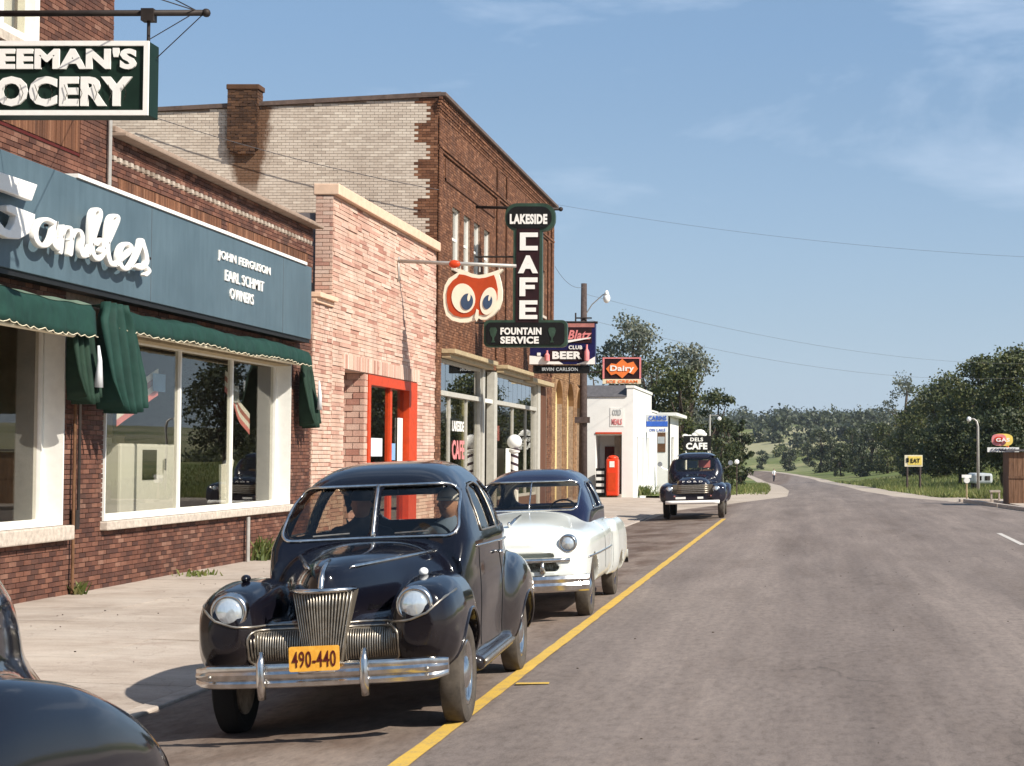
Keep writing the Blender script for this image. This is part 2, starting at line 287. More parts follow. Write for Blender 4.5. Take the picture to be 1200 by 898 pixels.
    sy_ = nt.n("ShaderNodeSeparateXYZ", {0: co}); fy = nt.n("ShaderNodeMapRange", {0: sy_.outputs[1], 1: 330, 2: 520, 3: 0.0, 4: 0.85}); fx = noise(nt, co, 0.012, 5, 0.6); k9 = nt.n("ShaderNodeMath", {0: fy.outputs[0], 1: nt.n("ShaderNodeMapRange", {0: fx, 1: 0.38, 2: 0.55}).outputs[0]}, operation='MULTIPLY')
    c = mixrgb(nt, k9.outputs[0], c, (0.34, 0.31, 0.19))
    princ(nt, c, 0.95, bump=f2, bstr=0.8, bdist=0.1); M['grass_ground'] = nt.m
    nt = NT('line_yellow'); co = objco(nt); f1 = noise(nt, co, 6, 6, 0.75); f2 = noise(nt, co, 55, 4, 0.7)
    k = nt.n("ShaderNodeMath", {0: f1, 1: f2}, operation='ADD'); w = nt.n("ShaderNodeMapRange", {0: k.outputs[0], 1: 0.98, 2: 1.22, 3: 0.0, 4: 0.75})
    princ(nt, mixrgb(nt, w.outputs[0], (0.62, 0.40, 0.075), (0.30, 0.22, 0.13)), 0.8, bump=f2, bstr=0.3); M['line_yellow'] = nt.m
    nt = NT('line_white'); f1 = noise(nt, objco(nt), 20, 5, 0.75); princ(nt, ramp(nt, f1, [(0.35, (0.35, 0.31, 0.28)), (0.6, (0.66, 0.63, 0.58))]), 0.8); M['line_white'] = nt.m
    # weathered boards
    nt = NT('board_wood'); g = nt.n("ShaderNodeObjectInfo"); f = noise(nt, objco(nt, (1, 1, 0.12)), 14, 5, 0.7)
    c = mixrgb(nt, 1.0, ramp(nt, f, [(0.3, (0.09, 0.05, 0.03)), (0.7, (0.24, 0.145, 0.09))]), ramp(nt, g.outputs['Random'], [(0, (0.7, 0.65, 0.65)), (1, (1.25, 1.15, 1.1))]), 'MULTIPLY')
    princ(nt, c, 0.9, bump=f, bstr=0.5); M['board_wood'] = nt.m
    # leaves
    def leaf(name, stops, tr=0.25):
        nt = NT(name); g = nt.n("ShaderNodeNewGeometry"); f = noise(nt, objco(nt), 0.45, 3)
        c = ramp(nt, g.outputs['Random Per Island'], stops); c = mixrgb(nt, 0.6, c, ramp(nt, f, [(0.3, (0.55, 0.6, 0.6)), (0.7, (1.45, 1.35, 1.1))]), 'MULTIPLY')
        d = nt.n("ShaderNodeBsdfPrincipled", {'Roughness': 0.6}); nt.l(c, d.inputs['Base Color']); t = nt.n("ShaderNodeBsdfTranslucent"); nt.l(c, t.inputs[0])
        mx = nt.n("ShaderNodeMixShader", {0: tr, 1: d.outputs[0], 2: t.outputs[0]}); nt.l(mx.outputs[0], nt.out.inputs[0]); M[name] = nt.m
    leaf('leaf_mid', [(0, (0.035, 0.052, 0.014)), (0.6, (0.068, 0.085, 0.022)), (1, (0.13, 0.125, 0.04))])
    leaf('leaf_dark', [(0, (0.022, 0.036, 0.012)), (0.7, (0.045, 0.062, 0.020)), (1, (0.085, 0.085, 0.032))])
    leaf('leaf_grey', [(0, (0.085, 0.10, 0.075)), (0.6, (0.14, 0.155, 0.12)), (1, (0.22, 0.23, 0.19))], 0.3)
    leaf('leaf_far', [(0, (0.024, 0.036, 0.018)), (1, (0.062, 0.076, 0.034))], 0.15)
    leaf('grass_blade', [(0, (0.10, 0.14, 0.035)), (0.7, (0.19, 0.22, 0.065)), (1, (0.32, 0.29, 0.13))], 0.45)
    # barber pole stripes
    nt = NT('barber_stripe'); tcn = nt.n("ShaderNodeTexCoord").outputs['Object']; s = nt.n("ShaderNodeSeparateXYZ", {0: tcn})
    an = nt.n("ShaderNodeMath", {0: s.outputs[1], 1: s.outputs[0]}, operation='ARCTAN2'); a2 = nt.n("ShaderNodeMath", {0: an.outputs[0], 1: 0.15915}, operation='MULTIPLY')
    z2 = nt.n("ShaderNodeMath", {0: s.outputs[2], 1: 4.0, 2: a2.outputs[0]}, operation='MULTIPLY_ADD'); nt.l(a2.outputs[0], z2.inputs[2])
    fr = nt.n("ShaderNodeMath", {0: z2.outputs[0], 1: 1.0}, operation='FRACT')
    princ(nt, ramp(nt, fr.outputs[0], [(0, (0.05, 0.03, 0.04)), (0.35, (0.8, 0.78, 0.74))], 'CONSTANT'), 0.3); M['barber_stripe'] = nt.m
    # pale side wall with brown chimney wash
    nt = NT('globe_white'); princ(nt, (0.85, 0.85, 0.83), 0.25); M['globe_white'] = nt.m
    nt = NT('plate_orange'); f = noise(nt, localco(nt), 30, 3); princ(nt, ramp(nt, f, [(0.3, (0.74, 0.33, 0.035)), (0.7, (0.86, 0.45, 0.07))]), 0.4); M['plate_orange'] = nt.m
    nt = NT('chimney_stain'); f = noise(nt, objco(nt, (1, 1, 0.6)), 2.2, 6, 0.7); g = nt.n("ShaderNodeNewGeometry"); s = nt.n("ShaderNodeSeparateXYZ", {0: g.outputs['Position']})
    dx = nt.n("ShaderNodeMath", {0: s.outputs[0], 1: 14.95}, operation='ADD'); ab = nt.n("ShaderNodeMath", {0: dx.outputs[0]}, operation='ABSOLUTE')
    hz_ = nt.n("ShaderNodeMapRange", {0: s.outputs[2], 1: 8.7, 2: 10.2, 3: 0.30, 4: 0.55}); df = nt.n("ShaderNodeMath", {0: hz_.outputs[0], 1: ab.outputs[0]}, operation='SUBTRACT')
    ns = nt.n("ShaderNodeMath", {0: f, 1: 0.9, 2: -0.45}, operation='MULTIPLY_ADD'); sm = nt.n("ShaderNodeMath", {0: df.outputs[0], 1: ns.outputs[0]}, operation='ADD')
    k = nt.n("ShaderNodeMapRange", {0: sm.outputs[0], 1: -0.10, 2: 0.12, 3: 0.0, 4: 0.92}); zz = nt.n("ShaderNodeMapRange", {0: s.outputs[2], 1: 8.5, 2: 9.2, 3: 0.0, 4: 1.0})
    kk = nt.n("ShaderNodeMath", {0: k.outputs[0], 1: zz.outputs[0]}, operation='MULTIPLY')
    base = ramp(nt, g.outputs['Random Per Island'], [(0.0, (0.46, 0.385, 0.32)), (0.2, (0.53, 0.45, 0.375)), (0.8, (0.59, 0.51, 0.43)), (1.0, (0.66, 0.58, 0.49))])
    f5 = noise(nt, objco(nt, (1, 1, 0.3)), 0.8, 5, 0.6); base = mixrgb(nt, 0.6, base, ramp(nt, f5, [(0.3, (0.78, 0.74, 0.70)), (0.7, (1.12, 1.12, 1.1))]), 'MULTIPLY')
    princ(nt, mixrgb(nt, kk.outputs[0], base, (0.12, 0.055, 0.025)), 0.9); M['pale_side'] = nt.m
mk()
# ------------------------------------------------------------------ geometry helpers
class MB:
    def __init__(s): s.v = []; s.f = []
    def add(s, vs, fs):
        o = len(s.v); s.v.extend([tuple(p) for p in vs]); s.f.extend([tuple(i + o for i in f) for f in fs]); return s
    def box(s, a, b):
        x0, y0, z0 = a; x1, y1, z1 = b
        if x0 > x1: x0, x1 = x1, x0
        if y0 > y1: y0, y1 = y1, y0
        if z0 > z1: z0, z1 = z1, z0
        vs = [(x0,y0,z0),(x1,y0,z0),(x1,y1,z0),(x0,y1,z0),(x0,y0,z1),(x1,y0,z1),(x1,y1,z1),(x0,y1,z1)]
        return s.add(vs, [(0,3,2,1),(4,5,6,7),(0,1,5,4),(1,2,6,5),(2,3,7,6),(3,0,4,7)])
    def tube(s, pts, r, n=10, caps=True, up=None):
        P = [Vector(p) for p in pts]; k = len(P); rs = r if isinstance(r, (list, tuple)) else [r] * k
        vs = []; prev = None
        for i in range(k):
            t = (P[min(i+1, k-1)] - P[max(i-1, 0)]).normalized()
            if prev is None:
                a = Vector((0,0,1)) if abs(t.z) < 0.9 else Vector((1,0,0)); u = t.cross(a).normalized()
            else:
                u = prev - t * prev.dot(t); u = u.normalized() if u.length > 1e-6 else t.orthogonal().normalized()
            prev = u; w = t.cross(u)
            for j in range(n):
                a = 2*math.pi*j/n; vs.append(P[i] + (u*math.cos(a) + w*math.sin(a)) * rs[i])
        fs = [(i*n+j, i*n+(j+1)%n, (i+1)*n+(j+1)%n, (i+1)*n+j) for i in range(k-1) for j in range(n)]
        if caps: fs += [tuple(range(n-1, -1, -1)), tuple((k-1)*n + j for j in range(n))]
        return s.add(vs, fs)
    def loop(s, pts, r, n=8):
        P = [Vector(p) for p in pts]; k = len(P); vs = []; prev = None
        for i in range(k):
            t = (P[(i+1) % k] - P[i-1]).normalized()
            if prev is None: u = t.orthogonal().normalized()
            else:
                u = prev - t*prev.dot(t); u = u.normalized()
            prev = u; w = t.cross(u)
            for j in range(n):
                a = 2*math.pi*j/n; vs.append(P[i] + (u*math.cos(a) + w*math.sin(a)) * r)
        fs = [(i*n+j, i*n+(j+1)%n, ((i+1)%k)*n+(j+1)%n, ((i+1)%k)*n+j) for i in range(k) for j in range(n)]
        return s.add(vs, fs)
    def lathe(s, prof, c, axis='z', n=32):
        vs = []; k = len(prof)
        for (r, h) in prof:
            for j in range(n):
                a = 2*math.pi*j/n; x, y = r*math.cos(a), r*math.sin(a)
                if axis == 'z': p = (c[0]+x, c[1]+y, c[2]+h)
                elif axis == 'x': p = (c[0]+h, c[1]+x, c[2]+y)
                else: p = (c[0]+x, c[1]+h, c[2]+y)
                vs.append(p)
        fs = [(i*n+j, i*n+(j+1)%n, (i+1)*n+(j+1)%n, (i+1)*n+j) for i in range(k-1) for j in range(n)]
        if prof[0][0] > 1e-5: fs.append(tuple(range(n)))
        if prof[-1][0] > 1e-5: fs.append(tuple((k-1)*n+j for j in range(n)))
        return s.add(vs, fs)
    def prism(s, poly, fn0, fn1):
        # poly: list of 2D points, fn0 / fn1 map a 2D point to front and back 3D points
        n = len(poly); vs = [fn0(*p) for p in poly] + [fn1(*p) for p in poly]
        fs = [tuple(range(n)), tuple(range(2*n-1, n-1, -1))] + [(i, i+n, (i+1) % n + n, (i+1) % n) for i in range(n)]
        return s.add(vs, fs)
    def sphere(s, c, r, n=16, m=10, sc=(1,1,1)):
        prof = [(math.sin(math.pi*i/m), -math.cos(math.pi*i/m)) for i in range(m+1)]
        vs = []; 
        for (a, h) in prof:
            for j in range(n):
                t = 2*math.pi*j/n; vs.append((c[0]+r*sc[0]*a*math.cos(t), c[1]+r*sc[1]*a*math.sin(t), c[2]+r*sc[2]*h))
        fs = [(i*n+j, i*n+(j+1)%n, (i+1)*n+(j+1)%n, (i+1)*n+j) for i in range(m) for j in range(n)]
        return s.add(vs, fs)
ROOTLOC = {}
def rootof(o):
    while o.parent: o = o.parent
    return o
def tag(o, label=None, cat=None, group=None, kind=None):
    if label: o['label'] = label
    if cat: o['category'] = cat
    if group: o['group'] = group
    if kind: o['kind'] = kind
    return o
def thing(name, label, cat, loc=(0,0,0), group=None):
    o = bpy.data.objects.new(name, None); COL.objects.link(o); o.location = loc; o.empty_display_size = 0.3
    ROOTLOC[o.name] = Vector(loc); return tag(o, label, cat, group)
def fix_normals(me):
    bm = bmesh.new(); bm.from_mesh(me); bmesh.ops.recalc_face_normals(bm, faces=bm.faces); bm.to_mesh(me); bm.free()
def build(mb, name, mat, parent=None, smooth=False, label=None, kind=None, clean=True, bevel=0, origin=None):
    if isinstance(mb, MB): vs, fs = mb.v, mb.f
    else: vs, fs = mb
    off = Vector(origin) if origin is not None else Vector((0,0,0))
    if parent is not None: off = ROOTLOC.get(rootof(parent).name, Vector((0,0,0))) 
    vs = np.asarray(vs, dtype=float) - np.array(off)
    me = bpy.data.meshes.new(name); me.from_pydata(vs.tolist(), [], fs if isinstance(fs, list) else fs.tolist())
    me.materials.append(M[mat] if isinstance(mat, str) else mat)
    if clean: fix_normals(me)
    o = bpy.data.objects.new(name, me); COL.objects.link(o)
    if parent is not None: o.parent = parent
    elif origin is not None: o.location = origin; ROOTLOC[o.name] = Vector(origin)
    if smooth:
        me.polygons.foreach_set('use_smooth', [True]*len(me.polygons))
        if smooth == 'auto': me.set_sharp_from_angle(angle=R(35))
    if bevel:
        b = o.modifiers.new('bevel', 'BEVEL'); b.width = bevel; b.segments = 2; b.limit_method = 'ANGLE'
    me.update(); return tag(o, label, None, None, kind)
def copy_tree(o, parent=None):
    c = o.copy(); COL.objects.link(c)
    if parent: c.parent = parent
    for ch in list(o.children): copy_tree(ch, c)
    return c
# --- text -> mesh, fitted to a rectangle; P(s,t,d) maps in-plane metres to world
def text_mesh(txt, P, s0, s1, t0, t1, depth=0.02, bold=0.02, shear=0.0):
    cu = bpy.data.curves.new('lettering', 'FONT'); cu.body = txt; cu.size = 1.0; cu.offset = bold; cu.extrude = 0.5; cu.resolution_u = 3; cu.space_character = 1.08; cu.shear = shear
    ob = bpy.data.objects.new('lettering', cu); COL.objects.link(ob)
    me = bpy.data.meshes.new_from_object(ob.evaluated_get(bpy.context.evaluated_depsgraph_get()))
    n = len(me.vertices); co = np.empty(n*3); me.vertices.foreach_get('co', co); co = co.reshape(-1, 3)
    fs = [tuple(p.vertices) for p in me.polygons]
    bpy.data.objects.remove(ob); bpy.data.curves.remove(cu); bpy.data.meshes.remove(me)
    mn, mx = co.min(0), co.max(0)
    a = (co[:,0]-mn[0])/(mx[0]-mn[0]); b = (co[:,1]-mn[1])/(mx[1]-mn[1]); c = co[:,2]
    vs = [P(s0+(s1-s0)*a[i], t0+(t1-t0)*b[i], depth*(c[i]+0.5)) for i in range(n)]
    return vs, fs
def PX(Y, y_sign=-1):           # sign facing the camera side of the street: s = world X, t = z, depth towards -Y
    return lambda s, t, d: (s, Y - d, t)
def PF(X):                      # facade lettering: s = world Y, t = z, depth towards +X
    return lambda s, t, d: (X + d, s, t)
# --- pixel of the photograph -> point of the place, for measured things
def zat(v, Y): return CAM_H + (535.0 - v) / 2000.0 * Y
def xat(u, Y): return (u - 945.0) / 2000.0 * Y
def yat(u, X): return 2000.0 * X / (u - 945.0)
# --- brick wall: courses of separate bricks on a rectangle with openings
def brick_boxes(s0, s1, t0, t1, holes, L=0.205, H=0.067, J=0.010, jitter=0.003, rnd_len=None, soldier=False, depth=0.03):
    out = []; k = 0; t = t0
    while t < t1 - 0.02:
        h = min(H, t1 - t); tm = t + h/2
        iv = [(s0, s1)]
        for (a, b, c, d) in holes:
            if c <= tm <= d:
                nv = []
                for (p, q) in iv:
                    if b <= p or a >= q: nv.append((p, q)); continue
                    if a > p: nv.append((p, a))
                    if b < q: nv.append((b, q))
                iv = nv
        for (p, q) in iv:
            s = p - (L/2 if k % 2 else 0) - (random.random()*L if rnd_len else 0)
            while s < q - 0.02:
                ln = L if not rnd_len else random.uniform(*rnd_len)
                a = max(s, p); b = min(s + ln, q)
                if b - a > 0.03: out.append((a, b - J, t, t + h - J, random.uniform(-jitter, jitter)))
                s += ln
        t += H; k += 1
    return out
def boxes_np(bx, P, depth):
    """P(s,t,d); front faces plus four edges of each brick"""
    vs = []; fs = []
    for (a, b, c, d, j) in bx:
        o = len(vs)
        for dd in (-depth, j):
            vs += [P(a, c, dd), P(b, c, dd), P(b, d, dd), P(a, d, dd)]
        fs += [(o+4,o+5,o+6,o+7),(o,o+1,o+5,o+4),(o+1,o+2,o+6,o+5),(o+2,o+3,o+7,o+6),(o+3,o,o+4,o+7)]
    return vs, fs
def brick_part(parent, name, mat, P, s0, s1, t0, t1, holes=(), **k):
    bx = brick_boxes(s0, s1, t0, t1, list(holes), **k)
    if not bx: return None
    return build(boxes_np(bx, P, 0.03), name, mat, parent, kind='stuff', clean=True)
# --- signed distance bodies meshed by surface nets
def crom(x, xs, ys):
    x = np.clip(x, xs[0], xs[-1]); i = np.clip(np.searchsorted(xs, x, side='right') - 1, 0, len(xs)-2)
    xs = np.asarray(xs, dtype=np.float64); ys = np.asarray(ys, dtype=np.float64)
    h = xs[1:] - xs[:-1]; d = (ys[1:]-ys[:-1]) / h; m = np.zeros(len(xs)); m[0] = d[0]; m[-1] = d[-1]
    for k in range(1, len(xs)-1): m[k] = 0 if d[k-1]*d[k] <= 0 else 2*d[k-1]*d[k]/(d[k-1]+d[k])
    t = (x - xs[i]) / h[i]; t2 = t*t; t3 = t2*t
    return (2*t3-3*t2+1)*ys[i] + (t3-2*t2+t)*h[i]*m[i] + (-2*t3+3*t2)*ys[i+1] + (t3-t2)*h[i]*m[i+1]
_tab = {}
def prof(y, knots):
    """dense lookup table of a smooth profile"""
    key = id(knots)
    if key not in _tab:
        xs = [k[0] for k in knots]; g = np.linspace(xs[0], xs[-1], 600)
        _tab[key] = (g, [crom(g, xs, [k[j] for k in knots]) for j in range(1, len(knots[0]))])
    g, cols = _tab[key]
    return [np.interp(y, g, c) for c in cols]
def smin(a, b, k):
    h = np.clip(0.5 + 0.5*(b-a)/k, 0, 1); return b*(1-h) + a*h - k*h*(1-h)
def smax(a, b, k): return -smin(-a, -b, k)
def sbox(x, y, z, c, h, r=0.02):
    qx = np.abs(x-c[0])-h[0]+r; qy = np.abs(y-c[1])-h[1]+r; qz = np.abs(z-c[2])-h[2]+r
    return np.sqrt(np.maximum(qx,0)**2+np.maximum(qy,0)**2+np.maximum(qz,0)**2) + np.minimum(np.maximum(qx,np.maximum(qy,qz)),0) - r
def tubeY(x, y, z, knots, cx=0.0, n=2.6):
    """section along y: knots = (y, halfwidth, zbot, ztop)"""
    w, zb, zt = prof(y, knots); zc = (zb+zt)/2; h = np.maximum((zt-zb)/2, 1e-3); w = np.maximum(w, 1e-3)
    r = (np.abs((x-cx)/w)**n + np.abs((z-zc)/h)**n)**(1.0/n)
    d = (r-1)*np.minimum(w, h)
    over = np.maximum(knots[0][0]-y, y-knots[-1][0])
    return np.maximum(d, over)
def capsule(x, y, z, a, b, ra, rb):
    a = np.array(a, float); b = np.array(b, float); ab = b-a; L = ab.dot(ab)
    t = np.clip(((x-a[0])*ab[0]+(y-a[1])*ab[1]+(z-a[2])*ab[2])/L, 0, 1)
    return np.sqrt((x-a[0]-t*ab[0])**2+(y-a[1]-t*ab[1])**2+(z-a[2]-t*ab[2])**2) - (ra+(rb-ra)*t)
def nets(fn, lo, hi, res, newton=3):
    xs, ys, zs = [np.arange(lo[i], hi[i]+res, res) for i in range(3)]
    X, Y, Z = np.meshgrid(xs, ys, zs, indexing='ij'); V = fn(X, Y, Z).astype(np.float64); del X, Y, Z
    ins = V < 0; nx, ny, nz = V.shape
    cell = ins[:-1,:-1,:-1].astype(np.int8)
    for dx in (0,1):
        for dy in (0,1):
            for dz in (0,1):
                if dx+dy+dz: cell = cell + ins[dx:nx-1+dx, dy:ny-1+dy, dz:nz-1+dz]
    act = (cell > 0) & (cell < 8); idx = -np.ones(act.shape, dtype=np.int64); ii = np.argwhere(act); idx[act] = np.arange(len(ii))
    acc = np.zeros((len(ii), 3)); cnt = np.zeros(len(ii)); i, j, k = ii.T
    cs = [(a,b,c) for a in (0,1) for b in (0,1) for c in (0,1)]
    for a in cs:
        for ax in range(3):
            if a[ax]: continue
            b = list(a); b[ax] = 1
            va = V[i+a[0], j+a[1], k+a[2]]; vb = V[i+b[0], j+b[1], k+b[2]]; m = (va < 0) != (vb < 0)
            t = np.where(m, va/np.where(m, va-vb, 1), 0)
            p = np.array(a, float)[None,:] + t[:,None]*(np.array(b)-np.array(a))[None,:]
            acc += p*m[:,None]; cnt += m
    P = np.array(lo)[None,:] + (ii + acc/cnt[:,None])*res
    faces = []
    for ax in range(3):
        sl0 = [slice(None)]*3; sl1 = [slice(None)]*3; sl0[ax] = slice(0,-1); sl1[ax] = slice(1,None)
        a = ins[tuple(sl0)]; b = ins[tuple(sl1)]; ed = np.argwhere(a != b); sg = a[tuple(ed.T)]
        o1, o2 = [(1,2),(2,0),(0,1)][ax]
        ok = (ed[:,o1] > 0) & (ed[:,o2] > 0) & (ed[:,o1] < act.shape[o1]) & (ed[:,o2] < act.shape[o2]); ed = ed[ok]; sg = sg[ok]
        def at(d1, d2):
            q = ed.copy(); q[:,o1] -= d1; q[:,o2] -= d2; return idx[tuple(q.T)]
        f = np.stack([at(1,1), at(0,1), at(0,0), at(1,0)], 1); f[~sg] = f[~sg][:, ::-1]
        faces.append(f)
    F = np.concatenate(faces); F = F[(F >= 0).all(1)]
    e = 1e-3; P0 = P.copy()
    for _ in range(newton):
        x, y, z = P.T; f = fn(x, y, z)
        g = np.stack([fn(x+e,y,z)-fn(x-e,y,z), fn(x,y+e,z)-fn(x,y-e,z), fn(x,y,z+e)-fn(x,y,z-e)], 1)/(2*e)
        gg = (g**2).sum(1); st = (f/np.maximum(gg, 0.05))[:,None]*g; ln = np.linalg.norm(st, axis=1)
        st *= np.minimum(1, 0.5*res/np.maximum(ln, 1e-9))[:,None]; P = P - st
        dv = P - P0; l2 = np.linalg.norm(dv, axis=1); P = P0 + dv*np.minimum(1, 0.9*res/np.maximum(l2, 1e-9))[:,None]
    return P, F
def solve_axis(fn, a, b, axis, start, stop, step=0.02):
    """outermost surface point: march along one axis from start to stop for each (a,b)"""
    a = np.asarray(a, float); b = np.asarray(b, float); sg = 1 if stop > start else -1
    def ev(c):
        return fn(c, a, b) if axis == 0 else fn(a, c, b) if axis == 1 else fn(a, b, c)
    cur = np.full(a.shape, float(start)); res = np.full(a.shape, float(stop)); done = np.zeros(a.shape, bool)
    n = int(abs(stop-start)/step); prev = cur.copy()
    for i in range(n):
        cur = cur + sg*step; m = (ev(cur) < 0) & ~done
        if m.any():
            lo_, hi_ = (cur - sg*step), cur.copy()
            for _ in range(14):
                mid = (lo_+hi_)/2; inside = ev(mid) < 0; hi_ = np.where(inside, mid, hi_); lo_ = np.where(inside, lo_, mid)
            res = np.where(m, (lo_+hi_)/2, res); done |= m
    return res
def rrect(x0, x1, z0, z1, r, n=5):
    """rounded rectangle outline, counter-clockwise; r may be 4 radii (bl, br, tr, tl)"""
    rr = r if isinstance(r, (tuple, list)) else (r,)*4; pts = []
    for (cx, cz, a0, q) in ((x0, z0, 180, 0), (x1, z0, 270, 1), (x1, z1, 0, 2), (x0, z1, 90, 3)):
        q = rr[q]; ccx = cx + (q if cx == x0 else -q); ccz = cz + (q if cz == z0 else -q)
        for i in range(n+1):
            a = R(a0 + 90*i/n); pts.append((ccx + q*math.cos(a), ccz + q*math.sin(a)))
    return pts
def densify(pts, step, closed=True):
    o = []; n = len(pts)
    for i in range(n if closed else n-1):
        a = np.array(pts[i], float); b = np.array(pts[(i+1) % n], float); k = max(1, int(np.linalg.norm(b-a)/step))
        for j in range(k): o.append(tuple(a + (b-a)*j/k))
    if not closed: o.append(tuple(pts[-1]))
    return o
def poly_sdf(px, pz, poly):
    """signed distance to a convex-ish polygon (numpy), negative inside"""
    d = np.full(np.shape(px), 1e9); s = np.ones(np.shape(px)); n = len(poly)
    for i in range(n):
        ax, az = poly[i]; bx, bz = poly[i-1]; ex, ez = bx-ax, bz-az; wx, wz = px-ax, pz-az
        t = np.clip((wx*ex+wz*ez)/(ex*ex+ez*ez+1e-12), 0, 1); d = np.minimum(d, (wx-ex*t)**2+(wz-ez*t)**2)
        c1 = pz >= az; c2 = pz < bz; c3 = ex*wz > ez*wx
        s = np.where((c1 & c2 & c3) | (~c1 & ~c2 & ~c3), -s, s)
    return s*np.sqrt(d)
# ------------------------------------------------------------------ terrain, road, pavement
WX = -9.85                                        # plane of the shop fronts
def sstep(a, b, x): t = np.clip((np.asarray(x, float)-a)/(b-a), 0, 1); return t*t*(3-2*t)
def dip(y): return -1.7*sstep(60, 260, y)
EL = [(-12,-5.0),(50,-5.0),(58,-4.6),(66,-3.0),(80,-.9),(100,-1.0),(150,-2.25),(200,-4),(260,-6.8),(300,-9.2),(350,-12.5),(400,-16.5),(450,-22),(500,-30)]
ER = [(-12,9.0),(40,8.0),(56,7.2),(69,6.1),(80,4.2),(100,3.2),(150,3.0),(200,2.7),(260,1.3),(300,-1.0),(350,-4.6),(400,-9.5),(450,-16),(500,-25)]
def roadL(y): return np.interp(y, [p[0] for p in EL], [p[1] for p in EL])
def roadR(y): return np.interp(y, [p[0] for p in ER], [p[1] for p in ER])
def hills(x, y):
    x = np.asarray(x, float); y = np.asarray(y, float)
    h = 15.0*sstep(400, 760, y) + 9*sstep(820, 1150, y)
    h = h*(0.80+0.16*np.sin(x*0.011+1.2)+0.10*np.sin(x*0.031+y*0.004)+.05*np.sin(x*.07+y*.02))
    h = h + 2.1*sstep(1, 22, x-roadR(y))*sstep(78, 150, y) 
    return h
def T(x, y): return dip(y) + hills(x, y)
def crown(x, y):                                   # parking lane falls to the gutter
    return -0.041*np.clip(-2.3-x, 0, 2.7)*(1-sstep(52, 62, y))
def strip(name, ys, fL, fR, nx, dz, mat, z=None, smooth=True):
    V = []; fs = []
    for y in ys:
        a, b = fL(y), fR(y)
        for i in range(nx+1):
            x = a+(b-a)*i/nx; V.append((x, y, float(dip(y)+crown(x, y)+ (hills(x, y) if z else 0)+dz)))
    n = nx+1
    for j in range(len(ys)-1):
        for i in range(nx): fs.append((j*n+i, j*n+i+1, (j+1)*n+i+1, (j+1)*n+i))
    return build((V, fs), name, mat, smooth=smooth, kind='structure', clean=False)
# big ground sheet
xs = np.concatenate([np.linspace(-2500, -300, 12), np.linspace(-260, 260, 105), np.linspace(300, 2500, 12)])
ys = np.concatenate([np.linspace(-600, -40, 8), np.linspace(-20, 300, 65), np.linspace(310, 1300, 100), np.linspace(1400, 4500, 12)])
Xg, Yg = np.meshgrid(xs, ys); Zg = T(Xg, Yg) - 0.16
V = np.stack([Xg.ravel(), Yg.ravel(), Zg.ravel()], 1); n = len(xs)
fs = [(j*n+i, j*n+i+1, (j+1)*n+i+1, (j+1)*n+i) for j in range(len(ys)-1) for i in range(n-1)]
build((V, fs), 'ground', 'grass_ground', smooth=True, kind='structure', clean=False)
ysr = list(np.linspace(-12, 60, 37)) + list(np.linspace(63, 300, 80)) + list(np.linspace(306, 500, 34))
strip('road', ysr, roadL, roadR, 14, 0.0, 'asphalt')
strip('gravel_shoulder', ysr, lambda y: roadR(y)-.2, lambda y: roadR(y)+(2.5 if y < 66 else 2.5+1.6*math.exp(-((y-75)/14)**2)*3 if y < 110 else 1.8), 3, -0.008, 'gravel')
strip('gravel_shoulder', ysr, lambda y: (-5.02 if y < 60 else -4.9 if y < 70 else roadL(y)-max(1.3, 4.4-(y-70)*.11)), lambda y: roadL(y)+.2, 4, -0.009, 'gravel')
strip('grass_verge', list(np.linspace(64, 300, 60)), lambda y: roadR(y)+1.5, lambda y: roadR(y)+60, 12, -0.05, 'grass_ground', z=True)
strip('grass_verge', list(np.linspace(84, 300, 50)), lambda y: -40, lambda y: roadL(y)-1.0, 8, -0.03, 'grass_ground')
# yellow no-parking line and its cross ticks, each a painted sheet on the road
def paint_strip(name, pts, w, mat, dz=0.006):
    V = []; fs = []
    for i, (x, y) in enumerate(pts):
        dx, dy = (pts[min(i+1, len(pts)-1)][0]-pts[max(i-1,0)][0], pts[min(i+1, len(pts)-1)][1]-pts[max(i-1,0)][1]); L = math.hypot(dx, dy); nx, ny = -dy/L*w/2, dx/L*w/2
        for s in (1, -1):
            jx = random.uniform(-.006,.006); X_, Y_ = x+s*(nx+jx), y+s*ny; V.append((X_, Y_, float(dip(Y_)+crown(X_, Y_))+dz))
    for i in range(len(pts)-1): fs.append((2*i, 2*i+1, 2*i+3, 2*i+2))
    return build((V, fs), name, mat, kind='structure')
paint_strip('yellow_line', [(-2.43, y) for y in np.linspace(2, 50.5, 160)], .125, 'line_yellow')
for y in (13.9,):
    paint_strip('parking_tick', [(-2.35, y), (-2.08, y+.01)], .10, 'line_yellow', .007)
paint_strip('white_dash', [(4.6, 40.9), (4.5, 35.5)], .12, 'line_white')
# sidewalk: slabs one by one as far as they can be told apart, then one sheet
sw = build(MB().box((-9.95, -12, -.30), (-5.16, 76, -.14)), 'sidewalk', 'kerb_concrete', kind='structure')
xe = [-9.9, -8.3, -6.72, -5.16]
y = -8.0; k = 0
slabs = MB()
while y < 76:
    for i in range(3):
        dz = random.uniform(-.005, .005); g = .004
        b = MB().box((xe[i]+g, y+g, -.06), (xe[i+1]-g, y+1.6-g, .0+dz))
        b.v = [(p[0], p[1], p[2]-.085*min(1, max(0, (p[0]+7.6)/2.4))) for p in b.v]
        if y < 58 and y > 10: build(b, 'paving_slab', 'sidewalk_concrete', sw)
        else: slabs.add(b.v, b.f)
    y += 1.6
build(slabs, 'paving_slabs', 'sidewalk_concrete', sw, kind='stuff')
kb = build(MB().box((-5.159, -12, -.30), (-5.0, 62, -.15)), 'kerb', 'kerb_concrete', kind='structure')
y = -8.0
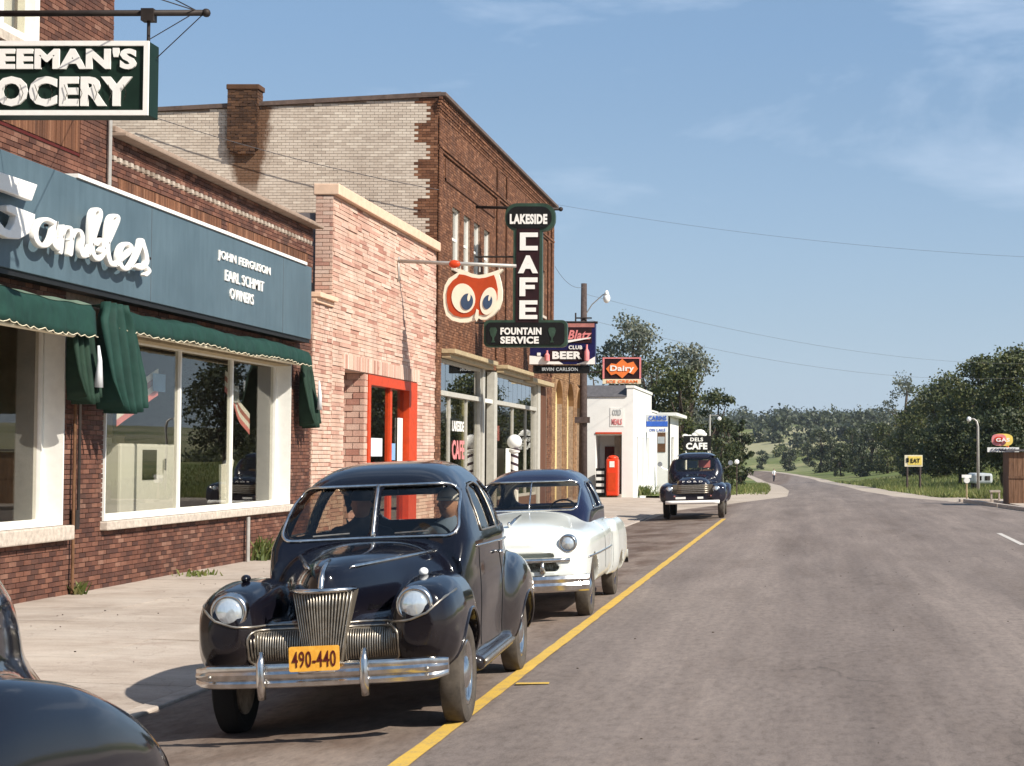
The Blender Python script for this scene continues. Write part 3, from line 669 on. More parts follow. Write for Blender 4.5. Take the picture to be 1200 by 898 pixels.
while y < 60:
    dz = random.uniform(-.004, .004); b = MB().box((-5.158, y+.006, -.2), (-4.99, y+2.4-.006, -.082+dz)); build(b, 'kerb_stone', 'kerb_concrete', kb, bevel=.015); y += 2.4
# right-hand kerb with a drain
kr = build(MB().box((6.25, 69.5, -.2), (9.5, 70.2, .10)), 'kerb', 'kerb_concrete', kind='structure', bevel=.02)
V = MB(); P0 = [(7.4, 50.0), (7.35, 57.0), (6.9, 62.0), (6.3, 69.0)]
for (a, b) in zip(P0[:-1], P0[1:]):
    V.add([(a[0],a[1],-.1),(a[0]+.2,a[1],-.1),(b[0]+.2,b[1]-.25,-.1),(b[0],b[1]-.25,-.1),(a[0],a[1],.13),(a[0]+.2,a[1],.13),(b[0]+.2,b[1]-.25,.13),(b[0],b[1]-.25,.13)], [(0,3,2,1),(4,5,6,7),(0,1,5,4),(1,2,6,5),(2,3,7,6),(3,0,4,7)])
build(V, 'kerb', 'kerb_concrete', kind='structure', bevel=.02)
V = MB().box((7.55, 49, -.1), (14, 69, .10)); build(V, 'pavement', 'sidewalk_concrete', kind='structure')
build(MB().box((9.1, -60, -.2), (34, 48.9, -.012)), 'gravel_lot', 'gravel', kind='structure')
build(MB().box((-5.0, -60, -.2), (9.0, -12.01, -.012)), 'road_behind', 'asphalt', kind='structure')
# ------------------------------------------------------------------ vehicles
def patch(outline, proj, rings=5, off=0.0):
    """filled patch inside a 2D outline, every vertex projected on the body"""
    n = len(outline); c = np.mean(outline, 0); pts = [c]
    for r_ in range(1, rings+1):
        t = r_/rings
        for p in outline: pts.append(c + (np.array(p)-c)*t)
    P = proj(np.array(pts))
    fs = [(0, 1+j, 1+(j+1) % n) for j in range(n)]
    for r_ in range(rings-1):
        a = 1+r_*n; b = a+n
        fs += [(a+j, b+j, b+(j+1) % n, a+(j+1) % n) for j in range(n)]
    return P, fs
def wheel(parent, x, y, z, r, side, tw=0.17, rimmat='rim_paint', capr=0.13, ring=False, capmat='chrome'):
    s = side; w = tw/2; m = MB(); R0 = r*0.62
    m.lathe([(R0*0.25, s*w*0.35), (R0*0.55, s*w*0.50), (R0*0.80, s*w*0.25), (R0*0.92, s*w*0.55), (R0, s*w*0.75), (R0*1.02, s*w*0.4), (R0*1.02, -s*w*0.8)], (x, y, z), 'x', 36)
    wh = build(m, 'wheel', rimmat, parent, smooth='auto')
    m = MB(); pr = [(R0*1.0, s*w*0.62), (R0*1.08, s*w*0.88), (R0*1.25, s*w*1.02), (r*0.88, s*w*0.98), (r*0.965, s*w*0.80), (r*0.995, s*w*0.55), (r, 0), (r*0.995, -s*w*0.55), (r*0.96, -s*w*0.85), (r*0.85, -s*w), (R0, -s*w*0.6)]
    m.lathe(pr, (x, y, z), 'x', 44); build(m, 'tyre', 'tyre_rubber' if s > 0 else 'tyre_painted_shade', wh, smooth='auto')  # left-side tyres get the rubber with shade painted into its colour
    m = MB(); m.lathe([(capr*1.0, s*w*0.30), (capr, s*w*0.50), (capr*0.85, s*w*0.78), (capr*0.5, s*w*0.98), (0.0, s*w*1.05)], (x, y, z), 'x', 28)
    build(m, 'hubcap', capmat, wh, smooth=True)
    if ring:
        m = MB(); m.lathe([(R0*0.80, s*w*0.50), (R0*0.90, s*w*0.80), (R0*1.01, s*w*0.86), (R0*1.04, s*w*0.70)], (x, y, z), 'x', 36); build(m, 'trim_ring', capmat, wh, smooth=True)
    return wh
def headlight(parent, x, y, z, r, tilt=0.0):
    m = MB(); m.lathe([(r*0.80, -0.022), (r*0.90, -0.035), (r*1.03, -0.015), (r*1.06, 0.03), (r*1.02, 0.10)], (x, y, z), 'y', 36)
    h = build(m, 'headlight', 'chrome', parent, smooth=True)
    m = MB(); m.lathe([(0, -0.055), (r*0.3, -0.051), (r*0.6, -0.040), (r*0.88, -0.014)], (x, y, z), 'y', 32); build(m, 'lens', 'headlight_lens', h, smooth=True)
    return h
def mirror_mb(vs, fs):
    v = [tuple(p) for p in vs]; n = len(v)
    return v + [(-p[0], p[1], p[2]) for p in v], list(fs) + [tuple(i+n for i in f[::-1]) for f in fs]

# ---- 1. black two-door sedan of the early forties -------------------------------------------
HOOD = [(-.70,.03,.50,1.02),(-.64,.11,.46,1.12),(-.5,.19,.44,1.17),(-.25,.29,.42,1.205),(.1,.41,.40,1.225),(.5,.57,.38,1.24),(.9,.715,.36,1.25),(1.3,.775,.34,1.25),(2.2,.79,.34,1.25),(2.9,.755,.36,1.22),(3.4,.63,.38,1.12),(3.8,.44,.42,.95),(4.0,.2,.48,.75)]
CAB = [(.90,.70,.9,1.20),(1.0,.73,.9,1.37),(1.15,.755,.9,1.59),(1.32,.77,.9,1.735),(1.5,.78,.9,1.80),(1.8,.785,.9,1.84),(2.2,.785,.9,1.85),(2.6,.765,.9,1.81),(3.0,.70,.9,1.67),(3.35,.58,.9,1.40),(3.6,.44,.9,1.12)]
FF = [(-.72,.10,.62,.88),(-.66,.175,.50,.985),(-.5,.225,.44,1.03),(-.2,.25,.40,1.06),(.1,.25,.36,1.055),(.4,.225,.32,1.0),(.7,.17,.30,.86),(1.0,.09,.28,.64),(1.2,.03,.28,.45)]
RF = [(2.05,.02,.34,.62),(2.2,.09,.30,.84),(2.5,.165,.28,.985),(2.85,.19,.28,1.03),(3.2,.185,.28,.985),(3.55,.155,.30,.86),(3.8,.10,.34,.70),(3.92,.03,.4,.58)]
def cab_sdf(ax, y, z, off=0.0):
    yy = y + 0.20*(ax/.7)**2*np.clip((1.9-y)/0.9, 0, 1)        # swept-back windshield in plan
    w, zb, zt = prof(yy, CAB); w = w*(1-.17*np.clip((z-1.22)/.55, 0, 1.1)) ; h = np.maximum((zt-zb), 1e-3)
    r = (np.abs(ax/np.maximum(w, .05))**4.2 + np.abs((np.maximum(z, zb)-zb)/h)**4.2)**(1/4.2)
    return np.maximum((r-1)*np.minimum(w, h), np.maximum(CAB[0][0]-yy, yy-CAB[-1][0])) + off
WS = [(a*(1-.22*(b-1.285)), b) for a, b in rrect(0.032, 0.65, 1.285, 1.645, (.03, .09, .11, .03))]
SW1 = [(1.30,1.285),(2.03,1.285),(2.06,1.62),(1.93,1.655),(1.66,1.64),(1.50,1.60),(1.38,1.50)]
SW2 = [(2.15,1.285),(2.98,1.285),(3.02,1.31),(2.90,1.45),(2.70,1.57),(2.45,1.64),(2.18,1.655)]
DEEP = [False]
def sedan_shell(x, y, z):
    ax = np.abs(x)
    hood = tubeY(ax, y, z, HOOD, 0, 2.7); cab = cab_sdf(ax, y, z)
    ff = tubeY(ax, y, z, FF, .630, 2.5); rf = tubeY(ax, y, z, RF, .735, 2.6)
    d = smin(hood, cab, .05)
    apron = sbox(ax, y, z, (0, -.02, .62), (.85, .60, .17), .16)
    d2 = smin(ff, apron, .05); d = smin(d, d2, .07); d = smin(d, rf, .04)
    rock = sbox(ax, y, z, (.70, 1.45, .33), (.16, .85, .055), .05); d = smin(d, rock, .04)
    return d
def sedan_sdf(x, y, z):
    ax = np.abs(x); d = sedan_shell(x, y, z)
    a1 = np.maximum(np.hypot(y-0.0, z-(.36 if not DEEP[0] else .22))-.425, .56-ax); a2 = np.maximum(np.hypot(y-2.9, (z-.30)*1.05)-.40, .60-ax)
    d = np.maximum(d, -a1); d = np.maximum(d, -a2)
    d = np.maximum(d, -(z-.27))
    inner = np.minimum(cab_sdf(ax, y, z, .05), sbox(ax, y, z, (0, 2.15, 1.0), (.64, .98, .45), .08))
    d = np.maximum(d, -inner)
    d = np.maximum(d, -np.maximum(poly_sdf(ax, z, WS), y-1.75))
    for p in (SW1, SW2): d = np.maximum(d, -np.maximum(poly_sdf(y, z, p), .3-ax))
    d = np.maximum(d, -np.maximum(poly_sdf(ax, z, rrect(-.5, .42, 1.33, 1.55, .09)), 2.7-y))
    return d
def fproj(fn, off, start=-1.3, stop=2.5):
    return lambda p: np.stack([p[:,0], solve_axis(fn, p[:,0], p[:,1], 1, start, stop) - off, p[:,1]], 1)
def sproj(fn, off, side=1):
    return lambda p: np.stack([side*(solve_axis(fn, p[:,0], p[:,1], 0, 1.2, 0.1) + off), p[:,0], p[:,1]], 1)
def seats(parent, y0, w=.6, zs=.62, mat='seat_cloth', zt=1.22):
    for yy in (y0, y0+.92):
        m = MB(); m.box((-w, yy, .35), (w, yy+.5, zs)); m.box((-w, yy+.44, zs-.05), (w, yy+.60, zt)); build(m, 'seat', mat, parent, bevel=.05)
def steering(parent, x, y, z, r=.19):
    m = MB(); m.loop([(x+r*math.cos(a), y+.10*math.sin(a), z+r*.9*math.sin(a)) for a in np.linspace(0, 2*math.pi, 25)[:-1]], .012); m.tube([(x-r, y, z), (x+r, y, z)], .01); m.tube([(x, y, z), (x, y-.35, z-.3)], .018)
    build(m, 'steering_wheel', 'plastic_black', parent, smooth=True)
def make_sedan(label, cat, group, front=True, paint='paint_black'):
    t = thing('parked_car', label, cat, (0,0,0), group)
    P, F = nets(sedan_sdf, (-1.0, -.80, .22), (1.0, 4.05, 1.84), .0185)
    build((P, F), 'body', paint, t, smooth='auto', clean=False)
    cabfn = lambda x, y, z: cab_sdf(np.abs(x), y, z)
    pf = fproj(cabfn, -.022, .4, 2.2)
    fr = None
    for s in (1, -1):
        o = [(s*a, b) for a, b in densify(WS, .05)]; fP = lambda p: pf(np.stack([np.abs(p[:,0]), p[:,1]], 1))*np.array([s,1,1])
        V, fs = patch(np.array(o), fP); build((V, fs), 'windshield', 'glass_car', t, smooth=True)
    # chrome surround of the whole windshield and its divider
    full = [(a*(1-.22*(b-1.285)), b) for a, b in rrect(-.665, .665, 1.27, 1.66, (.09,.09,.12,.12))]; full = densify(full, .04)
    pf2 = fproj(cabfn, .006, .4, 2.2); m = MB(); m.loop(pf2(np.array(full)), .013, 6)
    fr = build(m, 'windshield_frame', 'chrome', t, smooth=True)
    m = MB(); m.tube(pf2(np.array([(0, z) for z in np.linspace(1.27, 1.66, 8)])), .017, 8); build(m, 'windshield_divider', 'chrome', t, smooth=True)
    for s in (1, -1):
        sp = sproj(cabfn, -.022, s)
        for p in (SW1, SW2):
            V, fs = patch(np.array(densify(p, .06)), sp); build((V, fs), 'side_window', 'glass_car', t, smooth=True)
        m = MB(); q = np.array(densify(SW1, .05)); m.loop(sproj(cabfn, .004, s)(q), .008, 6); build(m, 'window_trim', 'dull_chrome', t, smooth=True)
        shell = sedan_shell
        # hood and belt spear, door gaps, handle
        yy = np.linspace(-.45, .93, 22); zz = 1.135 + .035*(yy+.45)/1.4
        m = MB(); L = sproj(lambda x,y,z: tubeY(np.abs(x), y, z, HOOD, 0, 2.7), .006, s)(np.stack([yy, zz], 1)); m.tube(L, [.006]+[.014]*20+[.010], 8); build(m, 'hood_spear', 'chrome', t, smooth=True)
        yy = np.linspace(1.02, 3.1, 26); zz = 1.178 - .02*(yy-1)/2
        m = MB(); m.tube(sproj(shell, .004, s)(np.stack([yy, zz], 1)), .009, 6); build(m, 'belt_moulding', 'chrome', t, smooth=True)
        for y0_ in (1.10, 2.10):
            m = MB(); zz = np.linspace(.42, 1.16, 14); m.tube(sproj(shell, -.001, s)(np.stack([np.full(14, y0_)+.04*(zz-.8), zz], 1)), .0055, 5)
            build(m, 'door_gap', 'plastic_black', t)
        m = MB(); hp = sproj(shell, .035, s)(np.array([(1.88, 1.08), (1.98, 1.08), (2.05, 1.08)])); m.tube(hp, [.012,.014,.010], 8); m.tube([hp[2], hp[2]-np.array([s*.05,0,0])], .012); build(m, 'door_handle', 'chrome', t, smooth=True)
        # wheel arch lip
        an = np.linspace(R(-8), R(188), 30); q = np.stack([.432*np.cos(an), .36+.432*np.sin(an)], 1); q = q[q[:,1] > .33]
        m = MB(); m.tube(sproj(shell, -.002, s)(q), .013, 6); build(m, 'wheel_arch_lip', paint, t, smooth=True)
        an = np.linspace(R(5), R(175), 24); q = np.stack([2.9+.405*np.cos(an), .30+.385*np.sin(an)], 1)
        m = MB(); m.tube(sproj(shell, -.002, s)(q), .011, 6); build(m, 'wheel_arch_lip', paint, t, smooth=True)
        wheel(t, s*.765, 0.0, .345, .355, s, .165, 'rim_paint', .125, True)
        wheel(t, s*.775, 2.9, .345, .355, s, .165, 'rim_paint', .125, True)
        m = MB(); yy = np.linspace(.62, 2.2, 6); m.tube([(s*.862, y, .345) for y in yy], .018, 8); build(m, 'running_board_trim', 'dull_chrome', t, smooth=True)
        # tail lamp
        m = MB(); m.lathe([(.045, .0), (.04, .04), (0, .055)], (s*.73, 3.84, .80), 'y', 16); build(m, 'tail_lamp', 'dark_red', t, smooth=True)
    shell = sedan_shell
    # front: fender bead, side grilles, centre grille, lamps, bumper
    for s in (1, -1):
        q = np.array([(x, z) for x, z in zip(np.linspace(.13, .862, 22), np.interp(np.linspace(.13, .862, 22), [.13,.43,.57,.69,.79,.84,.862], [.775,.775,.785,.83,.92,.965,.985]))])
        L = fproj(shell, .002)(q); L = L[L[:,1] < .45]*np.array([s,1,1]); m = MB(); m.tube(L, .009, 6); build(m, 'fender_bead', 'dull_chrome', t, smooth=True)
        xs = np.linspace(.15, .47, 21); m = MB()
        for i, x in enumerate(xs):
            ed = 1; z1 = .735 - (.035 if i > 18 else 0); z0 = .535 + .02*i/20
            L = fproj(shell, .012)(np.array([(x, z) for z in np.linspace(z0, z1, 5)]))*np.array([s,1,1]); m.tube(L, .0052, 5)
        ol = [(s*a, b) for a, b in densify(rrect(.135, .49, .52, .75, (.02,.05,.06,.02)), .06)]
        V, fs = patch(np.array(ol), lambda p: fproj(shell, .003)(np.stack([np.abs(p[:,0]), p[:,1]], 1))*np.array([s,1,1])); 
        g = build((V, fs), 'side_grille', 'grille_recess', t, smooth=True); build(m, 'grille_bars', 'dull_chrome', g, smooth=True)
        m = MB(); m.loop(fproj(shell, .008)(np.array([(abs(a), b) for a, b in ol]))*np.array([s,1,1]), .008, 6); build(m, 'grille_frame', 'dull_chrome', g, smooth=True)
        yl = float(solve_axis(shell, np.array([.605]), np.array([.885]), 1, -1.3, 1)[0]); headlight(t, s*.605, yl+.035, .885, .118)
        m = MB(); m.sphere((s*.60, -.30, 1.075), .032, 14, 8, (1, 1.5, .9)); m.tube([(s*.60, -.30, 1.02), (s*.60, -.30, 1.07)], .018); build(m, 'parking_lamp', 'globe_white' if s > 0 else 'paint_black', t, smooth=True)
        m = MB(); m.tube([(s*.33-.02, -.885, .33), (s*.33-.02, -.905, .42), (s*.33-.02, -.905, .56), (s*.33-.02, -.88, .63)], [.026,.030,.028,.016], 10); build(m, 'bumper_guard', 'chrome', t, smooth=True)
    m = MB(); gy = lambda x, z: -.715 + .10*(x/.2)**2 - .03*(z-.75)
    bars = 19
    for i in range(bars):
        u_ = -1 + 2*i/(bars-1); m.tube([(u_*(.115+.075*k), gy(u_*(.115+.075*k), .54+.42*k)-.025, .54+.45*k) for k in np.linspace(0,1,6)], .0056, 6)
    V = []; fs = []
    for i in range(9):
        u_ = -1+2*i/8
        for k in np.linspace(0,1,5): xx = u_*(.122+.078*k); V.append((xx, gy(xx, .54+.42*k)-.014, .53+.46*k))
    for i in range(8):
        for k in range(4): a = i*5+k; fs.append((a, a+5, a+6, a+1))
    for i in (0, 8):
        for k in range(5):
            p = V[i*5+k]; V.append((p[0]*.98, p[1]+.16, p[2]))
    for q_, i in ((0, 0), (1, 8)):
        for k in range(4): a = i*5+k; b = 45+q_*5+k; fs.append((a, a+1, b+1, b))
    g = build((V, fs), 'centre_grille', 'grille_recess', t); build(m, 'grille_bars', 'dull_chrome', g, smooth=True)
    m = MB(); m.tube([(x, gy(x, .97)-.03, 1.0) for x in np.linspace(-.215, .215, 9)], [.008,.016,.018,.018,.018,.018,.018,.016,.008], 8); build(m, 'grille_top_bar', 'chrome', t, smooth=True)
    zz = np.linspace(1.0, 1.185, 10); yl = solve_axis(lambda x,y,z: tubeY(np.abs(x), y, z, HOOD, 0, 2.7), np.zeros(10), zz, 1, -1.3, 1)
    m = MB(); m.tube([(0, yl[i]-.012, zz[i]) for i in range(10)], [.020]*5+[.018,.016,.015,.013,.010], 10); build(m, 'hood_ornament', 'chrome', t, smooth=True)
    # badge on the catwalk
    V, fs = text_mesh('DeLuxe', lambda s_, z_, d_: (s_, 0, z_), .235, .36, .835, .875, .01, .02, .4)
    V = np.array(V); yv = solve_axis(shell, V[:,0], V[:,2], 1, -1.3, 1); V[:,1] = yv - .004; build((V, fs), 'badge', 'chrome', t)
    # bumpers : ribbed bar
    def bumper(ysign, y0, name):
        xs = np.linspace(-.82, .82, 31); V = []; fs = []
        prof_ = [(-.0, -.078), (-.018, -.070), (-.022, -.045), (-.012, -.030), (-.030, -.012), (-.034, .012), (-.018, .030), (-.022, .045), (-.018, .066), (0, .074), (.012, .05), (.012, -.05)]
        for x in xs:
            yb = y0 + ysign*(-.0 + .13*(abs(x)/.82)**2.6 + (.05 if abs(x) > .80 else 0)); tp = 1.0 if abs(x) < .76 else .72 if abs(x) > .80 else .9
            for (dy, dz) in prof_: V.append((x, yb + ysign*dy, .475 + dz*tp))
        n = len(prof_)
        for i in range(len(xs)-1):
            for j in range(n): fs.append((i*n+j, i*n+(j+1) % n, (i+1)*n+(j+1) % n, (i+1)*n+j))
        fs += [tuple(range(n)), tuple((len(xs)-1)*n+j for j in range(n))[::-1]]
        b = build((V, fs), name, 'chrome', t, smooth='auto')
        m = MB()
        for s in (.70, -.70): m.sphere((s, y0+ysign*(.13*(abs(s)/.82)**2.6 - .035), .475), .016, 10, 6)
        build(m, 'bumper_bolt', 'dull_chrome', b, smooth=True)
    bumper(1, -.875, 'front_bumper'); bumper(-1, 4.12, 'rear_bumper')
    m = MB(); m.prism(rrect(-.155, .165, .505, .665, .012, 3), lambda a, b: (a, -.955, b), lambda a, b: (a, -.945, b)); pl = build(m, 'licence_plate', 'plate_orange', t)
    V, fs = text_mesh('490-440', lambda s_, z_, d_: (s_, -.957-d_, z_), -.135, .145, .53, .635, .002, .01); build((V, fs), 'plate_lettering', 'dark_red', pl)
    m = MB(); m.tube([(-.10, -.93, .50), (.13, -.93, .50)], .018, 8); build(m, 'plate_bracket', 'chrome', t, smooth=True)
    # wipers and interior
    for x0_ in (.30, -.30):
        m = MB(); L = pf2(np.array([(x0_-.13, 1.30), (x0_, 1.305), (x0_+.13, 1.31)])); m.tube(L - np.array([0,.012,0]), .006, 5)
        build(m, 'wiper', 'dull_chrome', t)
    seats(t, 1.62, .60, .80); steering(t, .34, 1.38, 1.17)
    m = MB(); m.box((-.62, 1.02, 1.0), (.62, 1.22, 1.22)); build(m, 'dashboard', 'plastic_black', t, bevel=.03)
    m = MB(); m.tube([(-.09, 1.50, 1.60), (.09, 1.50, 1.60)], .022, 8); build(m, 'rear_view_mirror', 'plastic_black', t)
    return t
def place(t, x, y, z, rz=0, ry=0):
    t.location = (x, y, z); t.rotation_euler = (0, R(ry), R(rz)); return t
car = make_sedan('black rounded two-door sedan with orange licence plate 490-440 parked facing the camera', 'car', 'cars parked along the sidewalk')
near = copy_tree(car)
place(car, -3.19, 12.0, -.045, 2.4, -2.2)
tag(near, 'dark glossy car cut off by the lower left corner, only its rounded fender showing', 'car')
near.name = 'parked_car'
for ch in near.children_recursive:
    if ch.type == 'MESH' and ch.data.materials and ch.data.materials[0] == M['paint_black']:
        ch.data = ch.data.copy(); ch.data.materials[0] = M['paint_near']
for ch in list(near.children):
    if ch.name.split('.')[0] in ('tail_lamp', 'rear_bumper'):
        for g_ in list(ch.children): bpy.data.objects.remove(g_)
        bpy.data.objects.remove(ch)
place(near, -3.885, 2.4, -.045, -8, -2.2); near.scale = (1.12, 1.12, 1.11)

# driver with white cap at the wheel, passenger dark
def figure(parts, name, mats, label, loc, rz=0, res=.014, hi=(.4,.5,1.9), lo=(-.4,-.4,-.05)):
    t = thing(name, label, 'person', loc); t.rotation_euler = (0, 0, R(rz))
    for (pn, fn, m_) in parts:
        P, F = nets(fn, lo, hi, res, 2); build((P, F), pn, m_, None, smooth=True, clean=False).parent = t
    return t
def sitter(cap, shirt, label, x, y):
    # origin at the hip point on the seat
    def body(X, Y, Z):
        d = capsule(X, Y, Z, (0,0,.08), (0,.03,.42), .155, .15); d = smin(d, capsule(X, Y, Z, (0,.03,.42), (0,0,.56), .09, .055), .04)
        ax = np.abs(X); d = smin(d, capsule(ax, Y, Z, (.0,.03,.43), (.19,.02,.42), .09, .07), .04)
        d = smin(d, capsule(ax, Y, Z, (.20,.02,.41), (.25,-.10,.20), .055, .045), .03); d = smin(d, capsule(ax, Y, Z, (.25,-.10,.20), (.13,-.32,.33), .043, .03), .02)
        d = smin(d, capsule(ax, Y, Z, (.09,0,.07), (.12,-.42,.08), .09, .065), .04)
        return d
    def head(X, Y, Z):
        d = (np.sqrt((X/.075)**2+((Y+.02)/.095)**2+((Z-.67)/.115)**2)-1)*.08
        d = smin(d, capsule(X, Y, Z, (0,.0,.50), (0,0,.60), .05, .05), .02); d = smin(d, capsule(X, Y, Z, (0,-.112,.665), (0,-.125,.645), .012, .015), .012)
        ax = np.abs(X); d = smin(d, capsule(ax, Y, Z, (.077,.0,.67), (.08,.005,.65), .014, .012), .006)
        d = np.minimum(d, (np.sqrt((X-.13)**2+(Y+.33)**2+(Z-.35)**2)-.035)); d = np.minimum(d, (np.sqrt((X+.13)**2+(Y+.33)**2+(Z-.35)**2)-.035))
        return d
    def hat(X, Y, Z):
        d = (np.sqrt((X/.088)**2+((Y+.015)/.108)**2+((Z-.72)/.085)**2)-1)*.085; d = np.maximum(d, .70-Z)
        return smin(d, sbox(X, Y, Z, (0,-.12,.715), (.065,.055,.012), .011), .012) if cap else d
    return figure([('clothes', body, shirt), ('head', head, 'skin'), ('cap' if cap else 'hair', hat, 'cloth_white' if cap else 'cloth_dark')], 'person', None, label, (x, y, .78), 0, .016, (.36,.22,.84), (-.36,-.54,-.08))
import itertools
p1 = sitter(True, 'cloth_blue', 'person in white cap and blue shirt behind the wheel of the black sedan', -2.92, 13.95)
p2 = sitter(False, 'cloth_dark', 'dark-haired person in dark clothes in the passenger seat of the black sedan', -3.62, 13.93)

# ---- 2. white and navy car -------------------------------------------------------------------
B2 = [(-.86,.55,.50,.80),(-.78,.80,.40,.92),(-.6,.88,.36,1.0),(-.2,.91,.32,1.05),(.6,.925,.30,1.07),(1.4,.925,.30,1.07),(2.4,.90,.30,1.06),(3.4,.84,.32,1.0),(4.0,.72,.38,.92),(4.25,.5,.46,.80)]
H2 = [(-.86,.40,.7,.90),(-.7,.56,.7,1.03),(-.3,.64,.7,1.11),(.4,.68,.7,1.17),(1.1,.74,.7,1.21),(1.4,.78,.7,1.20),(3.2,.76,.7,1.16),(3.8,.62,.7,1.07),(4.2,.4,.7,.86)]
F2 = [(2.05,.02,.36,.70),(2.25,.07,.34,.95),(2.7,.11,.32,1.04),(3.3,.11,.32,1.04),(3.9,.10,.36,.98),(4.28,.06,.42,.85),(4.38,.02,.5,.7)]
C2 = [(1.02,.70,.9,1.18),(1.15,.74,.9,1.33),(1.35,.76,.9,1.54),(1.55,.77,.9,1.66),(1.9,.775,.9,1.72),(2.5,.775,.9,1.725),(2.9,.74,.9,1.63),(3.25,.64,.9,1.43),(3.5,.46,.9,1.15)]
def cab2(ax, y, z, off=0.0):
    yy = y + 0.22*(ax/.7)**2*np.clip((2.0-y)/0.9, 0, 1)
    w, zb, zt = prof(yy, C2); w = w*(1-.16*np.clip((z-1.2)/.45, 0, 1.2)); h = np.maximum(zt-zb, 1e-3)
    r = (np.abs(ax/np.maximum(w, .05))**4.0 + np.abs((np.maximum(z, zb)-zb)/h)**4.0)**(1/4.0)
    return np.maximum((r-1)*np.minimum(w, h), np.maximum(C2[0][0]-yy, yy-C2[-1][0])) + off
def sh2(x, y, z):
    ax = np.abs(x); d = tubeY(ax, y, z, B2, 0, 5.0); d = smin(d, tubeY(ax, y, z, H2, 0, 2.8), .06); return smin(d, tubeY(ax, y, z, F2, .845, 2.6), .03)
WS2 = rrect(-.60, .60, 1.235, 1.555, (.08,.08,.13,.13))
SA = [(1.42,1.225),(2.16,1.225),(2.16,1.54),(1.86,1.54),(1.70,1.50)]; SB = [(2.24,1.225),(3.0,1.225),(2.95,1.36),(2.75,1.48),(2.5,1.54),(2.24,1.54)]
def body2(x, y, z):
    ax = np.abs(x); d = sh2(x, y, z)
    d = np.maximum(d, -np.maximum(np.hypot(y, z-.33)-.41, .58-ax)); d = np.maximum(d, -np.maximum(np.hypot(y-3.05, (z-.27)*1.1)-.36, .62-ax)); d = np.maximum(d, -(z-.30))
    d = np.maximum(d, -sbox(ax, y, z, (0, 2.2, 1.1), (.64, .95, .5), .05))
    # grille mouth
    d = np.maximum(d, -np.maximum(poly_sdf(ax, z, rrect(-.6, .60, .58, .69, (.02,.05,.08,.02))), np.abs(y+.86)-.16)); d = np.maximum(d, -np.maximum(poly_sdf(ax, z, rrect(-.6, .55, .735, .785, (.01,.01,.04,.01))), np.abs(y+.86)-.14))
    return d
def roof2(x, y, z):
    ax = np.abs(x); d = cab2(ax, y, z); d = np.maximum(d, -cab2(ax, y, z, .045)); d = np.maximum(d, 1.03-z)
    d = np.maximum(d, -np.maximum(poly_sdf(ax, z, WS2), y-1.95))
    for p in (SA, SB): d = np.maximum(d, -np.maximum(poly_sdf(y, z, p), .3-ax))
    return np.maximum(d, -np.maximum(poly_sdf(ax, z, rrect(-.5, .5, 1.25, 1.48, .09)), 2.9-y))
